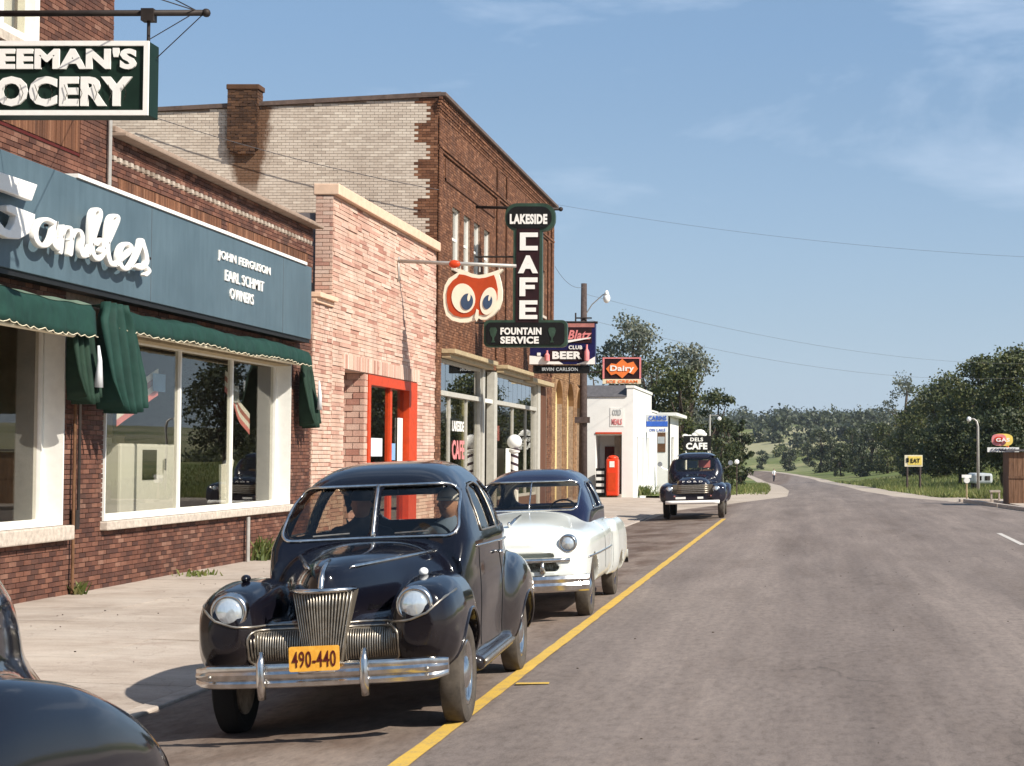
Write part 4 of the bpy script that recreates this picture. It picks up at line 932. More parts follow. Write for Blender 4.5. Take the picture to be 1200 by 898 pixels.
def make_white():
    t = thing('parked_car', 'white car with navy blue roof parked behind the black sedan', 'car', (0,0,0), 'cars parked along the sidewalk')
    P, F = nets(body2, (-1.0, -1.0, .25), (1.0, 4.45, 1.30), .021); build((P, F), 'body', 'paint_white', t, smooth='auto', clean=False)
    P, F = nets(roof2, (-.84, .8, .98), (.84, 3.6, 1.80), .021); build((P, F), 'roof', 'paint_navy', t, smooth='auto', clean=False)
    cf = lambda x, y, z: cab2(np.abs(x), y, z)
    V, fs = patch(np.array(densify(WS2, .06)), fproj(cf, -.02, .5, 2.5)); ws = build((V, fs), 'windshield', 'glass_car', t, smooth=True)
    m = MB(); m.loop(fproj(cf, .004, .5, 2.5)(np.array(densify(rrect(-.615,.615,1.22,1.57,(.08,.08,.13,.13)), .05))), .013, 6); build(m, 'windshield_frame', 'chrome', t, smooth=True)
    m = MB(); m.tube(fproj(cf, .004, .5, 2.5)(np.array([(0, z) for z in np.linspace(1.22, 1.57, 6)])), .012, 6); build(m, 'windshield_divider', 'chrome', t, smooth=True)
    for s in (1, -1):
        for p in (SA, SB): V, fs = patch(np.array(densify(p, .07)), sproj(cf, -.02, s)); build((V, fs), 'side_window', 'glass_car', t, smooth=True)
        m = MB(); m.loop(sproj(cf, .004, s)(np.array(densify(SA, .06))), .008, 6); build(m, 'window_trim', 'chrome', t, smooth=True)
        m = MB(); yy = np.linspace(-.5, 2.0, 14); m.tube(sproj(sh2, .006, s)(np.stack([yy, np.full(14, .72)], 1)), .011, 6); build(m, 'side_moulding', 'chrome', t, smooth=True)
        for y0_ in (1.15, 2.2):
            m = MB(); zz = np.linspace(.42, 1.05, 8); m.tube(sproj(sh2, -.001, s)(np.stack([np.full(8, y0_), zz], 1)), .005, 5)
            build(m, 'door_gap', 'plastic_black', t)
        yl = float(solve_axis(sh2, np.array([.70]), np.array([.89]), 1, -1.3, 1)[0]); headlight(t, s*.70, yl-.025, .89, .098)
        wheel(t, s*.79, 0, .335, .345, s, .17, 'paint_navy', .12, False); wheel(t, s*.78, 3.05, .335, .345, s, .17, 'paint_navy', .12, False)
        m = MB(); m.lathe([(.05,0),(.045,.05),(0,.07)], (s*.80, 4.33, .78), 'y', 14); build(m, 'tail_lamp', 'dark_red', t, smooth=True)
    m = MB(); m.box((-.62, -.70, .56), (.62, -.68, .77)); g = build(m, 'grille', 'grille_recess', t)
    m = MB(); m.tube([(x, -.925+.1*(abs(x)/.7)**2, .708) for x in np.linspace(-.72, .72, 13)], .026, 8); build(m, 'grille_bar', 'chrome', g, smooth=True)
    for x in np.linspace(-.42, .42, 5):
        m = MB(); m.tube([(x, -.91+.1*(abs(x)/.7)**2, .565), (x, -.93+.1*(abs(x)/.7)**2, .685)], [.036, .020], 8); build(m, 'grille_tooth', 'chrome', g, smooth=True)
    for (ys, y0, nm) in ((1, -1.0, 'front_bumper'), (-1, 4.5, 'rear_bumper')):
        xs = np.linspace(-.93, .93, 27); V = []; fs = []; pr = [(0,-.095),(-.035,-.075),(-.05,-.02),(-.035,.01),(-.05,.05),(-.03,.085),(0,.095),(.02,.06),(.02,-.06)]; n = len(pr)
        for x in xs:
            yb = y0 + ys*(.22*(abs(x)/.93)**3.0)
            for dy, dz in pr: V.append((x, yb+ys*dy, .45+dz))
        for i in range(len(xs)-1):
            for j in range(n): fs.append((i*n+j, i*n+(j+1)%n, (i+1)*n+(j+1)%n, (i+1)*n+j))
        fs += [tuple(range(n)), tuple((len(xs)-1)*n+j for j in range(n))[::-1]]
        build((V, fs), nm, 'chrome', t, smooth='auto')
    m = MB(); m.tube([(0, -.5, 1.085), (0, -.1, 1.145), (0, .4, 1.185)], [.012,.02,.01], 8); m.sphere((0,-.52,1.11), .03, 12, 8, (.7,1.6,1)); build(m, 'hood_ornament', 'chrome', t, smooth=True)
    m = MB(); m.box((-.62, 1.12, .95), (.62, 1.35, 1.19)); build(m, 'dashboard', 'plastic_black', t, bevel=.03)
    seats(t, 1.75, .6, .75, 'seat_cloth', 1.22); steering(t, .36, 1.52, 1.16)
    return t
white = place(make_white(), -3.38, 20.1, -.05, 1.0, -1.6)

# ---- 3. black pickup truck -------------------------------------------------------------------
T_H = [(-.62,.36,.60,1.08),(-.55,.46,.58,1.16),(-.3,.50,.55,1.24),(.3,.56,.5,1.30),(.9,.66,.45,1.34),(1.1,.74,.45,1.34)]
T_C = [(.95,.70,.45,1.36),(1.1,.80,.45,1.62),(1.25,.84,.45,1.84),(1.45,.85,.45,1.95),(1.9,.85,.45,1.98),(2.25,.84,.45,1.93),(2.40,.80,.45,1.80)]
T_F = [(-.75,.12,.55,.86),(-.66,.27,.48,.99),(-.4,.31,.46,1.05),(0,.31,.46,1.08),(.4,.29,.44,1.02),(.8,.18,.40,.80),(1.1,.05,.38,.5)]
def tr_sh(x, y, z):
    ax = np.abs(x); w, zb, zt = prof(y, T_C); ww = w*(1-.14*np.clip((z-1.35)/.6, 0, 1)); r = (np.abs(ax/ww)**4+np.abs((z-(zb+zt)/2)/((zt-zb)/2))**4)**.25
    cab = np.maximum((r-1)*.6, np.maximum(.95-y, y-2.40)); d = smin(tubeY(ax, y, z, T_H, 0, 3.0), cab, .04)
    d = smin(d, tubeY(ax, y, z, T_F, .70, 3.0), .05); d = smin(d, sbox(ax, y, z, (0,-.45,.72), (.9,.22,.24), .10), .05)
    return smin(d, sbox(ax, y, z, (.80,1.4,.48), (.16,.75,.05), .04), .03)
TW = rrect(-.60, .60, 1.40, 1.80, (.08,.08,.10,.10)); TS = rrect(1.42, 2.08, 1.38, 1.80, .07)
def tr_sdf(x, y, z):
    ax = np.abs(x); d = tr_sh(x, y, z); d = np.maximum(d, -np.maximum(np.hypot(y, z-.40)-.46, .56-ax)); d = np.maximum(d, .42-z)
    d = np.maximum(d, -sbox(ax, y, z, (0,1.8,1.35), (.68,.50,.52), .08)); d = np.maximum(d, -np.maximum(poly_sdf(ax, z, TW), y-1.6)); d = np.maximum(d, -np.maximum(poly_sdf(y, z, TS), .3-ax))
    d = np.maximum(d, -np.maximum(poly_sdf(ax, z, rrect(-.4,.4,1.45,1.75,.06)), 2.0-y))
    return np.maximum(d, -np.maximum(poly_sdf(ax, z, rrect(-.5,.62,.74,1.03,.06)), np.abs(y+.7)-.09))
def make_truck():
    t = thing('pickup_truck', 'black pickup truck with chrome grille facing the camera at the end of the parked row', 'truck', (0,0,0), None)
    P, F = nets(tr_sdf, (-1.1,-.85,.36), (1.1,2.5,2.05), .028); build((P, F), 'cab_body', 'paint_truck', t, smooth='auto', clean=False)
    pf = fproj(tr_sh, -.02, -1.2, 2.2); V, fs = patch(np.array(densify(TW, .08)), pf); build((V, fs), 'windshield', 'glass_car', t, smooth=True)
    for s in (1, -1):
        V, fs = patch(np.array(densify(TS, .08)), sproj(tr_sh, -.02, s)); build((V, fs), 'side_window', 'glass_car', t, smooth=True)
        headlight(t, s*.70, -.70, .87, .105)
        m = MB(); m.box((s*.52, -.74, .66), (s*.84, -.725, .70)); m.lathe([(.05,-.02),(.04,-.03),(0,-.035)], (s*.74, -.70, .66), 'y', 14); build(m, 'parking_lamp', 'rust_pink', t)
        wheel(t, s*.82, 0, .38, .39, s, .19, 'rim_paint', .11); wheel(t, s*.80, 3.0, .38, .39, s, .19, 'rim_paint', .11)
        m = MB(); m.tube([(s*.85, 1.25, 1.45), (s*1.02, 1.2, 1.52), (s*1.08, 1.2, 1.60)], .012, 6); m.lathe([(0,-.01),(.075,-.01),(.075,.02),(0,.02)], (s*1.09, 1.18, 1.64), 'y', 14); build(m, 'side_mirror', 'chrome', t, smooth='auto')
        P2, F2_ = nets(lambda x, y, z: np.maximum(tubeY(x, y, z, RFK, 0, 2.8), -np.maximum(np.hypot(y-3.0, z-.38)-.44, -1-x*0)), (-.22, 2.3, .35), (.22, 3.75, 1.05), .03, 2)
        P2[:,0] += s*.90; build((P2, F2_), 'rear_fender', 'paint_truck', t, smooth='auto', clean=False)
        m = MB(); m.box((s*.74, 2.46, .60), (s*.78, 4.35, 1.12)); m.tube([(s*.76, 2.46, 1.13), (s*.76, 4.35, 1.13)], .03, 8); build(m, 'bed_side', 'paint_truck', t)
    m = MB(); m.box((-.74, 2.46, .56), (.74, 4.35, .60)); m.box((-.74, 2.44, .60), (.74, 2.47, 1.12)); m.box((-.74, 4.33, .60), (.74, 4.36, 1.1)); build(m, 'cargo_bed', 'paint_truck', t)
    m = MB(); m.box((-.60, -.63, .74), (.60, -.61, 1.02)); g = build(m, 'grille', 'grille_recess', t)
    for i in range(5): m = MB(); m.tube([(x, -.73+.06*x*x, .775+.055*i) for x in np.linspace(-.47, .47, 7)], .018, 6); build(m, 'grille_bar', 'dull_chrome', g, smooth=True)
    V, fs = text_mesh('F O R D', lambda a, b, d: (a, -.66-d-.02*(1.1-b), b), -.30, .30, 1.085, 1.13, .03, .02); build((V, fs), 'hood_lettering', 'letter_white', t)
    m = MB(); m.sphere((0, -.53, 1.19), .06, 10, 6, (1.2,.6,.6)); build(m, 'hood_ornament', 'chrome', t, smooth=True)
    m = MB(); m.tube([(x, -.95+.06*x*x, .50) for x in np.linspace(-.80, .80, 9)], .055, 8); build(m, 'front_bumper', 'letter_white', t, smooth=True)
    m = MB(); m.box((-.5,-.93,.60),(-.2,-.92,.66)); m.box((.15,-.93,.60),(.32,-.92,.66)); build(m, 'plate', 'paper_white', t)
    m = MB(); m.box((-.66, 2.0, .7), (.66, 2.25, 1.45)); m.box((-.66,1.6,.7),(.66,2.1,.95)); build(m, 'seat', 'seat_cloth', t, bevel=.04)
    m = MB(); m.box((-.30,2.26,1.50),(0.02,2.28,1.72)); build(m, 'rear_sticker', 'paper_blue', t); m = MB(); m.box((.05,2.26,1.50),(.42,2.28,1.74)); build(m, 'rear_sticker', 'sign_pink', t)
    steering(t, .36, 1.35, 1.33); return t
RFK = [(2.35,.03,.45,.62),(2.6,.13,.42,.90),(3.0,.17,.42,1.0),(3.4,.13,.42,.90),(3.65,.03,.45,.62)]
truck = place(make_truck(), -3.38, 51.6, -.02, 1.0, -1.2)
# ------------------------------------------------------------------ buildings
FACE = PF(WX)
def side_plane(Y): return lambda s, t, d: (s, Y-d, t)
def wall_with_holes(mb, x0, x1, y0, y1, z0, z1, holes):
    """solid wall slab between x0..x1 running along y, split round openings (y0,y1,z0,z1)"""
    cuts = sorted(set([y0, y1] + [c for h in holes for c in h[:2]]))
    for a, b in zip(cuts[:-1], cuts[1:]):
        m = (a+b)/2; hs = sorted([h for h in holes if h[0] <= m <= h[1]], key=lambda h: h[2]); z = z0
        for h in hs:
            if h[2] > z: mb.box((x0, a, z), (x1, b, h[2]))
            z = h[3]
        if z < z1: mb.box((x0, a, z), (x1, b, z1))
    return mb
def frame_yz(x0, x1, y0, y1, z0, z1, w):
    m = MB(); m.box((x0, y0, z0), (x1, y0+w, z1)); m.box((x0, y1-w, z0), (x1, y1, z1)); m.box((x0, y0+w, z1-w), (x1, y1-w, z1)); m.box((x0, y0+w, z0), (x1, y1-w, z0+w)); return m
def pane(parent, x, y0, y1, z0, z1, mat='glass_shop', name='pane'):
    return build(MB().box((x-.004, y0, z0), (x+.004, y1, z1)), name, mat, parent)
GB = .03   # bricks stand this far out of the backing wall

# ---- A. variety store: tall part (cut by the left edge) and long low part ---------------------
A0, A1, A2 = 8.0, 24.05, 33.95
store = thing('brick_store', 'red brick variety store with long blue-grey name board and green awnings', 'building', (WX, 21, 0))
HL = (16.0, 22.62, .93, 3.62)      # left show window opening
HR = (23.95, 32.55, .93, 3.62)     # right show window opening
UW = (20.0, 21.75, 7.05, 9.35)
bk = MB(); wall_with_holes(bk, WX-.38, WX-GB, A0, A2, -.1, 6.35, [HL, HR])
build(bk, 'wall', 'mortar_grey', store)
bk = MB(); wall_with_holes(bk, WX-.38, WX-GB, A0, A1, 6.35, 12.0, [UW]); bk.box((WX-14, A1-.3, 6.35), (WX-.38, A1-.03, 12.0)); bk.box((WX-14, A0, -.1), (WX-.381, A0+.3, 12)); build(bk, 'upper_wall', 'mortar_grey', store)
bk = MB(); bk.box((WX-14, A2-.3, -.1), (WX-.381, A2-.002, 6.3)); bk.box((WX-14, A1, 6.0), (WX-.39, A2-.31, 6.1)); build(bk, 'roof', 'roof_tar', store)
# individual bricks below and beside the left window (nearest), the rest as joined courses
lowb = brick_boxes(19.0, 24.0, .0, .80, [], jitter=.004) + brick_boxes(22.66, 23.93, .80, 3.7, [], jitter=.004)
lowb.sort(key=lambda b: b[0]); near_b = lowb[:295]; rest_b = lowb[295:]
me_cache = {}
for (a, b, c, d, j) in near_b:
    key = round(b-a, 2)
    if key not in me_cache:
        m = MB().box((-GB, 0, 0), (0, b-a, .057)); me = bpy.data.meshes.new('brick'); me.from_pydata(m.v, [], m.f); me.materials.append(M['brick_red']); me_cache[key] = me
    o = bpy.data.objects.new('brick', me_cache[key]); COL.objects.link(o); o.parent = store; o.location = (j, a-21, c)
build(boxes_np(rest_b, FACE, .03), 'brick_courses', 'brick_red', store, kind='stuff')
brick_part(store, 'brick_courses', 'brick_red', FACE, 24.0, A2, 0, .80, jitter=.004)
brick_part(store, 'brick_courses', 'brick_red', FACE, 32.62, A2, .80, 4.3, jitter=.004)
brick_part(store, 'brick_courses', 'brick_red', FACE, 23.93, 32.62, 3.64, 4.3)
brick_part(store, 'brick_courses', 'brick_red', FACE, 15.0, 22.66, 3.64, 4.3)
brick_part(store, 'brick_courses', 'brick_red', FACE, 14.0, A2, 5.3, 5.62)
# soldier course panels between plain bands
def soldiers(y0, y1, z0, z1, w=.067, dx=0.0, mat='brick_brown', nm='soldier_course'):
    bx = []; y = y0
    while y < y1-.03: bx.append((y, min(y+w, y1)-.009, z0, z1-.01, random.uniform(-.004,.004))); y += w
    build(boxes_np(bx, PF(WX+dx), .03), nm, mat, store, kind='stuff')
soldiers(24.3, 28.6, 5.63, 5.83); soldiers(28.9, 33.6, 5.63, 5.83)
brick_part(store, 'brick_courses', 'brick_red', FACE, 24.05, 24.3, 5.62, 5.84); brick_part(store, 'brick_courses', 'brick_red', FACE, 28.6, 28.9, 5.62, 5.84); brick_part(store, 'brick_courses', 'brick_red', FACE, 33.6, A2, 5.62, 5.84)
brick_part(store, 'brick_courses', 'brick_red', FACE, A1, A2, 5.84, 6.04)
bx = []; y = A1+.02
while y < A2-.1: bx.append((y, y+.10, 6.05, 6.11, 0)); y += .205
build(boxes_np(bx, PF(WX+.02), .05), 'dentil_bricks', 'brick_pale', store, kind='stuff')
brick_part(store, 'brick_courses', 'brick_red', FACE, A1, A2, 6.12, 6.38)
build(MB().box((WX-.40, A1+.003, 6.381), (WX+.20, A2+.04, 6.44)).box((WX-.36, A1+.003, 6.441), (WX+.05, A2+.03, 6.53)), 'coping', 'coping_tan', store, bevel=.015)
brick_part(store, 'brick_courses', 'brick_red', FACE, 14.0, A1, 5.62, 12.0, holes=[UW, (14.0, 23.0, 5.9, 6.55)])
soldiers(14.0, 19.4, 5.95, 6.5, .067); soldiers(19.5, 23.0, 5.95, 6.5, .067)
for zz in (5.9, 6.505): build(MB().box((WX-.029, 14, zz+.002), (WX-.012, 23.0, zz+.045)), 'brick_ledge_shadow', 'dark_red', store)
brick_part(store, 'brick_courses', 'brick_brown', lambda s, t, d: (s, A1+d, t), WX-13.9, WX, 6.5, 12.0)
build(MB().tube([(WX+.05, 23.85, 5.3), (WX+.05, 23.85, 6.9)], .03, 8), 'wall_conduit', 'galvanised', store)
f = build(frame_yz(WX-.25, WX-.02, UW[0], UW[1], UW[2], UW[3], .12), 'upper_window', 'white_paint', store); build(MB().box((WX-.22, UW[0]+.12, 8.15), (WX-.06, UW[1]-.12, 8.23)).box((WX-.2, 20.83, UW[2]+.12), (WX-.08, 20.90, 8.15)), 'sash_bar', 'white_paint', f)
pane(f, WX-.16, UW[0]+.12, UW[1]-.12, UW[2]+.12, UW[3]-.12); build(MB().box((WX-.37, UW[0], UW[2]), (WX-.35, UW[1], UW[3])), 'curtain', 'paper_white', f)
build(MB().box((WX-.35, UW[0]-.1, UW[2]-.12), (WX+.05, UW[1]+.1, UW[2]-.003)), 'window_sill', 'stone_sill', store)
# name board
FX = WX+.25
fa = build(MB().box((WX+.004, 10, 4.10), (FX, 33.0, 5.50)), 'name_board', 'fascia_blue', store, bevel=.01)
build(MB().box((WX+.004, 22.3, 5.502), (FX+.03, 32.6, 5.555)), 'board_cap', 'letter_white', fa)
build(MB().box((WX+.004, 10, 4.03), (FX-.03, 33.0, 4.098)), 'board_underside', 'plastic_black', fa)
js = MB()
for y in (18.4, 24.9, 31.2): build(MB().box((FX+.0005, y, 4.11), (FX+.003, y+.006, 5.49)), 'panel_joint', 'roof_grey', fa)
# script lettering, strokes traced on the board plane
LZ = FX+.16
def bp(u, v): Y = 2000*LZ/(u-945); return (Y, CAM_H+(535-v)/2000*Y)
def zp(x, y): return (x/6.195, 190+y/6.195)
def stroke(mb, pts, r, n=14):
    P = [zp(*p) for p in pts]
    # smooth with Catmull-Rom in the board drawing
    Q = []
    for i in range(len(P)-1):
        p0 = P[max(i-1,0)]; p1 = P[i]; p2 = P[i+1]; p3 = P[min(i+2, len(P)-1)]
        for k in range(5):
            t = k/5; Q.append(tuple(.5*((2*p1[c])+(-p0[c]+p2[c])*t+(2*p0[c]-5*p1[c]+4*p2[c]-p3[c])*t*t+(-p0[c]+3*p1[c]-3*p2[c]+p3[c])*t**3) for c in (0,1)))
    Q.append(P[-1]); rr = r/6.195
    # end caps
    def ring(c, tx, ty, rad):
        out = []
        for j in range(n):
            a = 2*math.pi*j/n; ca, sa = math.cos(a), math.sin(a); e = .35
            pu = c[0] - ty*rad*math.copysign(abs(ca)**e, ca) if False else c[0] - ty*rad*ca; pv = c[1] + tx*rad*ca
            Yw, Zw = bp(pu, pv); d = math.copysign(abs(sa)**.45, sa)*.045; out.append((LZ-.03+d, Yw, Zw))
        return out
    vs = []; k = len(Q); seq = []
    for i in range(k):
        a = Q[max(i-1,0)]; b = Q[min(i+1,k-1)]; tx, ty = b[0]-a[0], b[1]-a[1]; L = math.hypot(tx, ty) or 1; seq.append((Q[i], tx/L, ty/L, rr))
    c, tx, ty, _ = seq[0]; pre = [((c[0]-tx*rr*s, c[1]-ty*rr*s), tx, ty, rr*math.sqrt(max(0.02, 1-s*s))) for s in (.98,.85,.55,.25)]
    c, tx, ty, _ = seq[-1]; post = [((c[0]+tx*rr*s, c[1]+ty*rr*s), tx, ty, rr*math.sqrt(max(0.02, 1-s*s))) for s in (.25,.55,.85,.98)]
    seq = pre+seq+post
    for s in seq: vs += ring(*s)
    m = len(seq); fs = [(i*n+j, i*n+(j+1)%n, (i+1)*n+(j+1)%n, (i+1)*n+j) for i in range(m-1) for j in range(n)] + [tuple(range(n)), tuple((m-1)*n+j for j in range(n))]
    mb.add(vs, fs)
LET = {
 'a': ([[(375,440),(320,412),(270,425),(240,480),(240,550),(275,600),(320,600),(355,550),(375,470),(382,425),(372,520),(375,590),(400,625)]], 25),
 'm': ([[(432,465),(428,560),(420,650)],[(428,540),(450,480),(485,475),(500,520),(498,600),(492,665)],[(498,560),(525,500),(560,500),(578,550),(572,630),(588,680),(620,670)]], 24),
 'b': ([[(620,670),(648,590),(680,480),(705,390),(698,345),(665,345),(648,400),(645,520),(652,640),(690,705),(730,670),(735,600),(710,560),(685,590)]], 24),
 'l': ([[(720,640),(765,580),(805,490),(832,420),(828,390),(795,390),(775,440),(765,540),(765,650),(790,735),(825,745)]], 24),
 'e': ([[(825,745),(870,700),(915,660),(935,615),(905,590),(870,610),(850,670),(858,740),(890,775),(925,765)]], 23),
 's': ([[(925,765),(965,700),(1000,610),(1010,560),(1025,600),(1045,670),(1050,730),(1015,770),(975,760)],[(1010,745),(1050,765),(1068,790),(1048,815)]], 21)}
for k_, (st, r_) in LET.items():
    m = MB()
    for s_ in st: stroke(m, s_, r_*.68)
    build(m, 'script_letter', 'letter_white', fa, smooth='auto', clean=True)
for poly in ([(-300,-30),(0,75),(235,155),(195,275),(0,205),(-300,100)], [(10,308),(45,303),(222,372),(218,440),(180,515),(110,555),(30,550),(-60,510),(-160,430),(-230,320),(-240,200),(-120,235),(-110,310),(-60,400),(0,470),(40,490),(70,440),(85,385),(15,350)]):
    m = MB(); pp = [bp(*zp(*p)) for p in poly]; m.prism(pp, lambda a, b: (LZ+.012, a, b), lambda a, b: (LZ-.08, a, b)); build(m, 'script_letter', 'letter_white', fa, bevel=.012)
fr_ = MB()
for (y, z) in ((19.4, 4.9), (21.4, 4.75), (23.0, 4.8), (24.6, 4.7)): fr_.tube([(FX, y, z), (LZ-.05, y, z)], .02, 6)
build(fr_, 'letter_bracket', 'iron', fa)
for (tx_, y0, y1, z0, z1) in (('JOHN FERGUSON', 27.7, 30.4, 5.03, 5.21), ('EARL SCHMIT', 28.05, 30.05, 4.74, 4.92), ('OWNERS', 28.3, 29.5, 4.46, 4.64)):
    V, fs = text_mesh(tx_, PF(FX+.001), y0, y1, z0, z1, .022, .006); build((V, fs), 'lettering', 'letter_white', fa)
# show windows
def show_window(H, mull, label):
    y0, y1, z0, z1 = H; x = WX-.30
    f = build(frame_yz(x-.05, x+.05, y0+.005, y1-.005, z0+.005, z1-.005, .075), 'show_window', 'white_paint', store, label=label)
    ys_ = [y0+.08] + mull + [y1-.08]
    for y in mull: build(MB().box((x-.04, y-.03, z0+.08), (x+.045, y+.03, z1-.08)), 'mullion', 'white_paint', f)
    for a, b in zip(ys_[:-1], ys_[1:]): pane(f, x, a+.03, b-.03, z0+.08, z1-.08)
    # reveals lined with white boards, head, sill
    build(MB().box((x+.051, y1-.03, z0+.005), (WX+.02, y1-.001, z1)), 'right_reveal', 'white_paint', f)
    build(MB().box((x+.051, y0+.001, z0+.005), (WX+.02, y0+.03, z1)), 'left_reveal', 'white_paint', f)
    build(MB().box((x+.051, y0+.03, z1-.06), (WX+.015, y1-.03, z1-.001)), 'window_head', 'beige_wood', f)
    build(MB().box((x+.052, y0+.031, z0+.005), (WX+.03, y1-.031, z0+.06)), 'sill_board', 'white_paint', f)
    return f
show_window(HL, [18.6, 20.4], 'left show window with white frame'); show_window(HR, [27.55, 30.05], 'wide show window of three panes')
for (a, b) in ((15.5, 19.2), (19.21, 22.75)): build(MB().box((WX-.2, a, .735), (WX+.13, b, .928)), 'stone_sill', 'stone_sill', store, bevel=.02)
for (a, b) in ((23.86, 28.2), (28.21, 32.7)): build(MB().box((WX-.2, a, .805), (WX+.11, b, .928)), 'stone_sill', 'stone_sill', store, bevel=.015)
# room behind the glass
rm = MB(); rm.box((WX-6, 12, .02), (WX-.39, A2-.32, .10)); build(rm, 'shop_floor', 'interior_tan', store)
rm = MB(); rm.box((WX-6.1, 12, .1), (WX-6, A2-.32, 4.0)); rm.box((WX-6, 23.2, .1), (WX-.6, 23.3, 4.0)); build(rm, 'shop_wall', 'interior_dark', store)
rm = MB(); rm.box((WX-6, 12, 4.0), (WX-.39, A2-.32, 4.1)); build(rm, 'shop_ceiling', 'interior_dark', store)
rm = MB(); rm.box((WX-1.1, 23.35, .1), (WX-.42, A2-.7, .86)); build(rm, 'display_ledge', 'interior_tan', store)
# goods and paper pinned in the window: things of their own
def goods(name, label, cat, fn, loc, group=None):
    t = thing(name, label, cat, loc, group); fn(t); return t
def stove(t):
    x, y = WX-1.45, 27.4
    build(MB().box((x-.4, y, .1), (x+.3, y+2.4, 2.05)), 'cabinet', 'appliance_white', t, bevel=.04); build(MB().box((x+.302, y+.9, 1.45), (x+.312, y+1.5, 1.95)), 'oven_window', 'sign_black', t)
    build(MB().tube([(x+.34, y+1.8, 1.6), (x+.34, y+1.8, 1.8)], .02), 'handle', 'chrome', t)
goods('appliance', 'white kitchen appliance with small dark window behind the shop glass', 'appliance', stove, (WX-1.45, 27.4, .1))
def poster(name, label, y, z, w, h, mat, x=WX-.36, tilt=0, sub=None, cat='sign'):
    m = MB(); c, s = math.cos(R(tilt)), math.sin(R(tilt)); P = [(-w/2,-h/2),(w/2,-h/2),(w/2,h/2),(-w/2,h/2)]
    m.prism(P, lambda a, b: (x+.005, y+a*c-b*s, z+a*s+b*c), lambda a, b: (x-.005, y+a*c-b*s, z+a*s+b*c)); o = build(m, name, mat, None, origin=(x, y, z)); tag(o, label, cat); return o
def pennant(label, pts):
    V = []; fs = []; n = 10
    (ya, za), (yb, zb), h = pts
    for i in range(n+1):
        for j in range(5):
            t = i/n; q = j/4; V.append((WX-.40+.03*math.sin(t*7+q), ya+(yb-ya)*t, za+(zb-za)*t+h*q+.02*math.sin(t*9)))
    for i in range(n):
        for j in range(4): a = i*5+j; fs.append((a, a+5, a+6, a+1))
    m = bpy.data.objects; o = build((V, fs), 'pennant', 'pennant_stripe', None, origin=(WX-.4, ya, za)); md = o.modifiers.new('thickness', 'SOLIDIFY'); md.thickness = .008
    return tag(o, label, 'banner', 'striped banners in the show window')
b1 = [(25.35, 2.28), (26.9, 2.78), .42]; b2 = [(30.05, 2.98), (31.35, 2.22), .38]
def striped(label, b):
    t = thing('striped_banner', label, 'banner', (WX-.4, b[0][0], b[0][1]), 'striped banners in the show window')
    (ya, za), (yb, zb), h = b; n = 12; mats = ['sign_pink', 'paper_white', 'rust_pink', 'paper_white']
    for q in range(4):
        V = []; fs = []
        for i in range(n+1):
            for dz in (0, 1):
                tt = i/n; V.append((WX-.40+.025*math.sin(tt*7), ya+(yb-ya)*tt, za+(zb-za)*tt+h*(q+dz)/4+.02*math.sin(tt*8)))
        for i in range(n): fs.append((2*i, 2*i+2, 2*i+3, 2*i+1))
        o = build((V, fs), 'stripe', mats[q], t); md = o.modifiers.new('t', 'SOLIDIFY'); md.thickness = .008
striped('red and white striped banner rising at the left end of the wide show window', b1)
striped('red and white striped banner drooping at the right end of the wide show window', b2)
poster('price_card', 'small blue and white card hanging near the left mullion of the wide window', 26.9, 3.0, .5, .28, 'paper_blue')
poster('price_card', 'dark card with white figures near the right mullion of the wide window', 30.5, 2.95, .35, .3, 'sign_grey')
poster('sale_card', 'orange card low in the middle pane of the wide window', 28.4, 1.65, .9, .35, 'cardboard_orange', x=WX-1.3)
poster('sale_card', 'tall white card standing on the sill in the right pane of the wide window', 30.35, 1.33, .42, .75, 'paper_white', x=WX-.5, tilt=3)
poster('sale_card', 'slanted white paper behind the tall white card in the right pane', 30.9, 1.6, .35, .55, 'cloth_white', x=WX-.6, tilt=-28)
def shelf_goods(t):
    build(MB().box((WX-3.4, 24.0, .1), (WX-3.0, 32.6, .12)).box((WX-3.4, 24.0, 1.0), (WX-3.0, 32.6, 1.04)).box((WX-3.4, 24.0, 1.9), (WX-3.0, 32.6, 1.94)).box((WX-3.42, 24, .1), (WX-3.40, 32.6, 2.8)), 'shelf_frame', 'beige_wood', t)
    r = random.Random(3)
    for z in (.12, 1.04, 1.94):
        y = 24.2
        while y < 32.4:
            w = r.uniform(.2, .5); build(MB().box((WX-3.36, y, z), (WX-3.04, y+w, z+r.uniform(.2, .55))), 'box', r.choice(['cardboard_orange','interior_tan','paper_blue','red_paint','paper_white','interior_olive']), t); y += w+r.uniform(.05,.5)
goods('shelf_unit', 'long shelf of boxed goods inside the shop behind the wide window', 'shelf', shelf_goods, (WX-3.2, 28, .1))
goods('curtain', 'brown and tan curtain hanging inside the left show window', 'curtain', lambda t: build(MB().add([(WX-.7+.06*math.sin(i*1.3), 21.0+i*.08, z) for z in (.95, 3.5) for i in range(14)], [(i, i+1, 15+i, 14+i) for i in range(13)]), 'cloth', 'cardboard_orange', t), (WX-.7, 21.5, .9))
goods('shop_display', 'blue and white packet on a stand inside the left show window', 'display', lambda t: (build(MB().box((WX-1.0, 21.55, .9), (WX-.75, 21.95, 1.55)), 'stand', 'cardboard_orange', t), build(MB().box((WX-.95, 21.55, 1.56), (WX-.72, 21.95, 2.05)), 'packet', 'paper_blue', t)), (WX-.9, 21.7, .9))
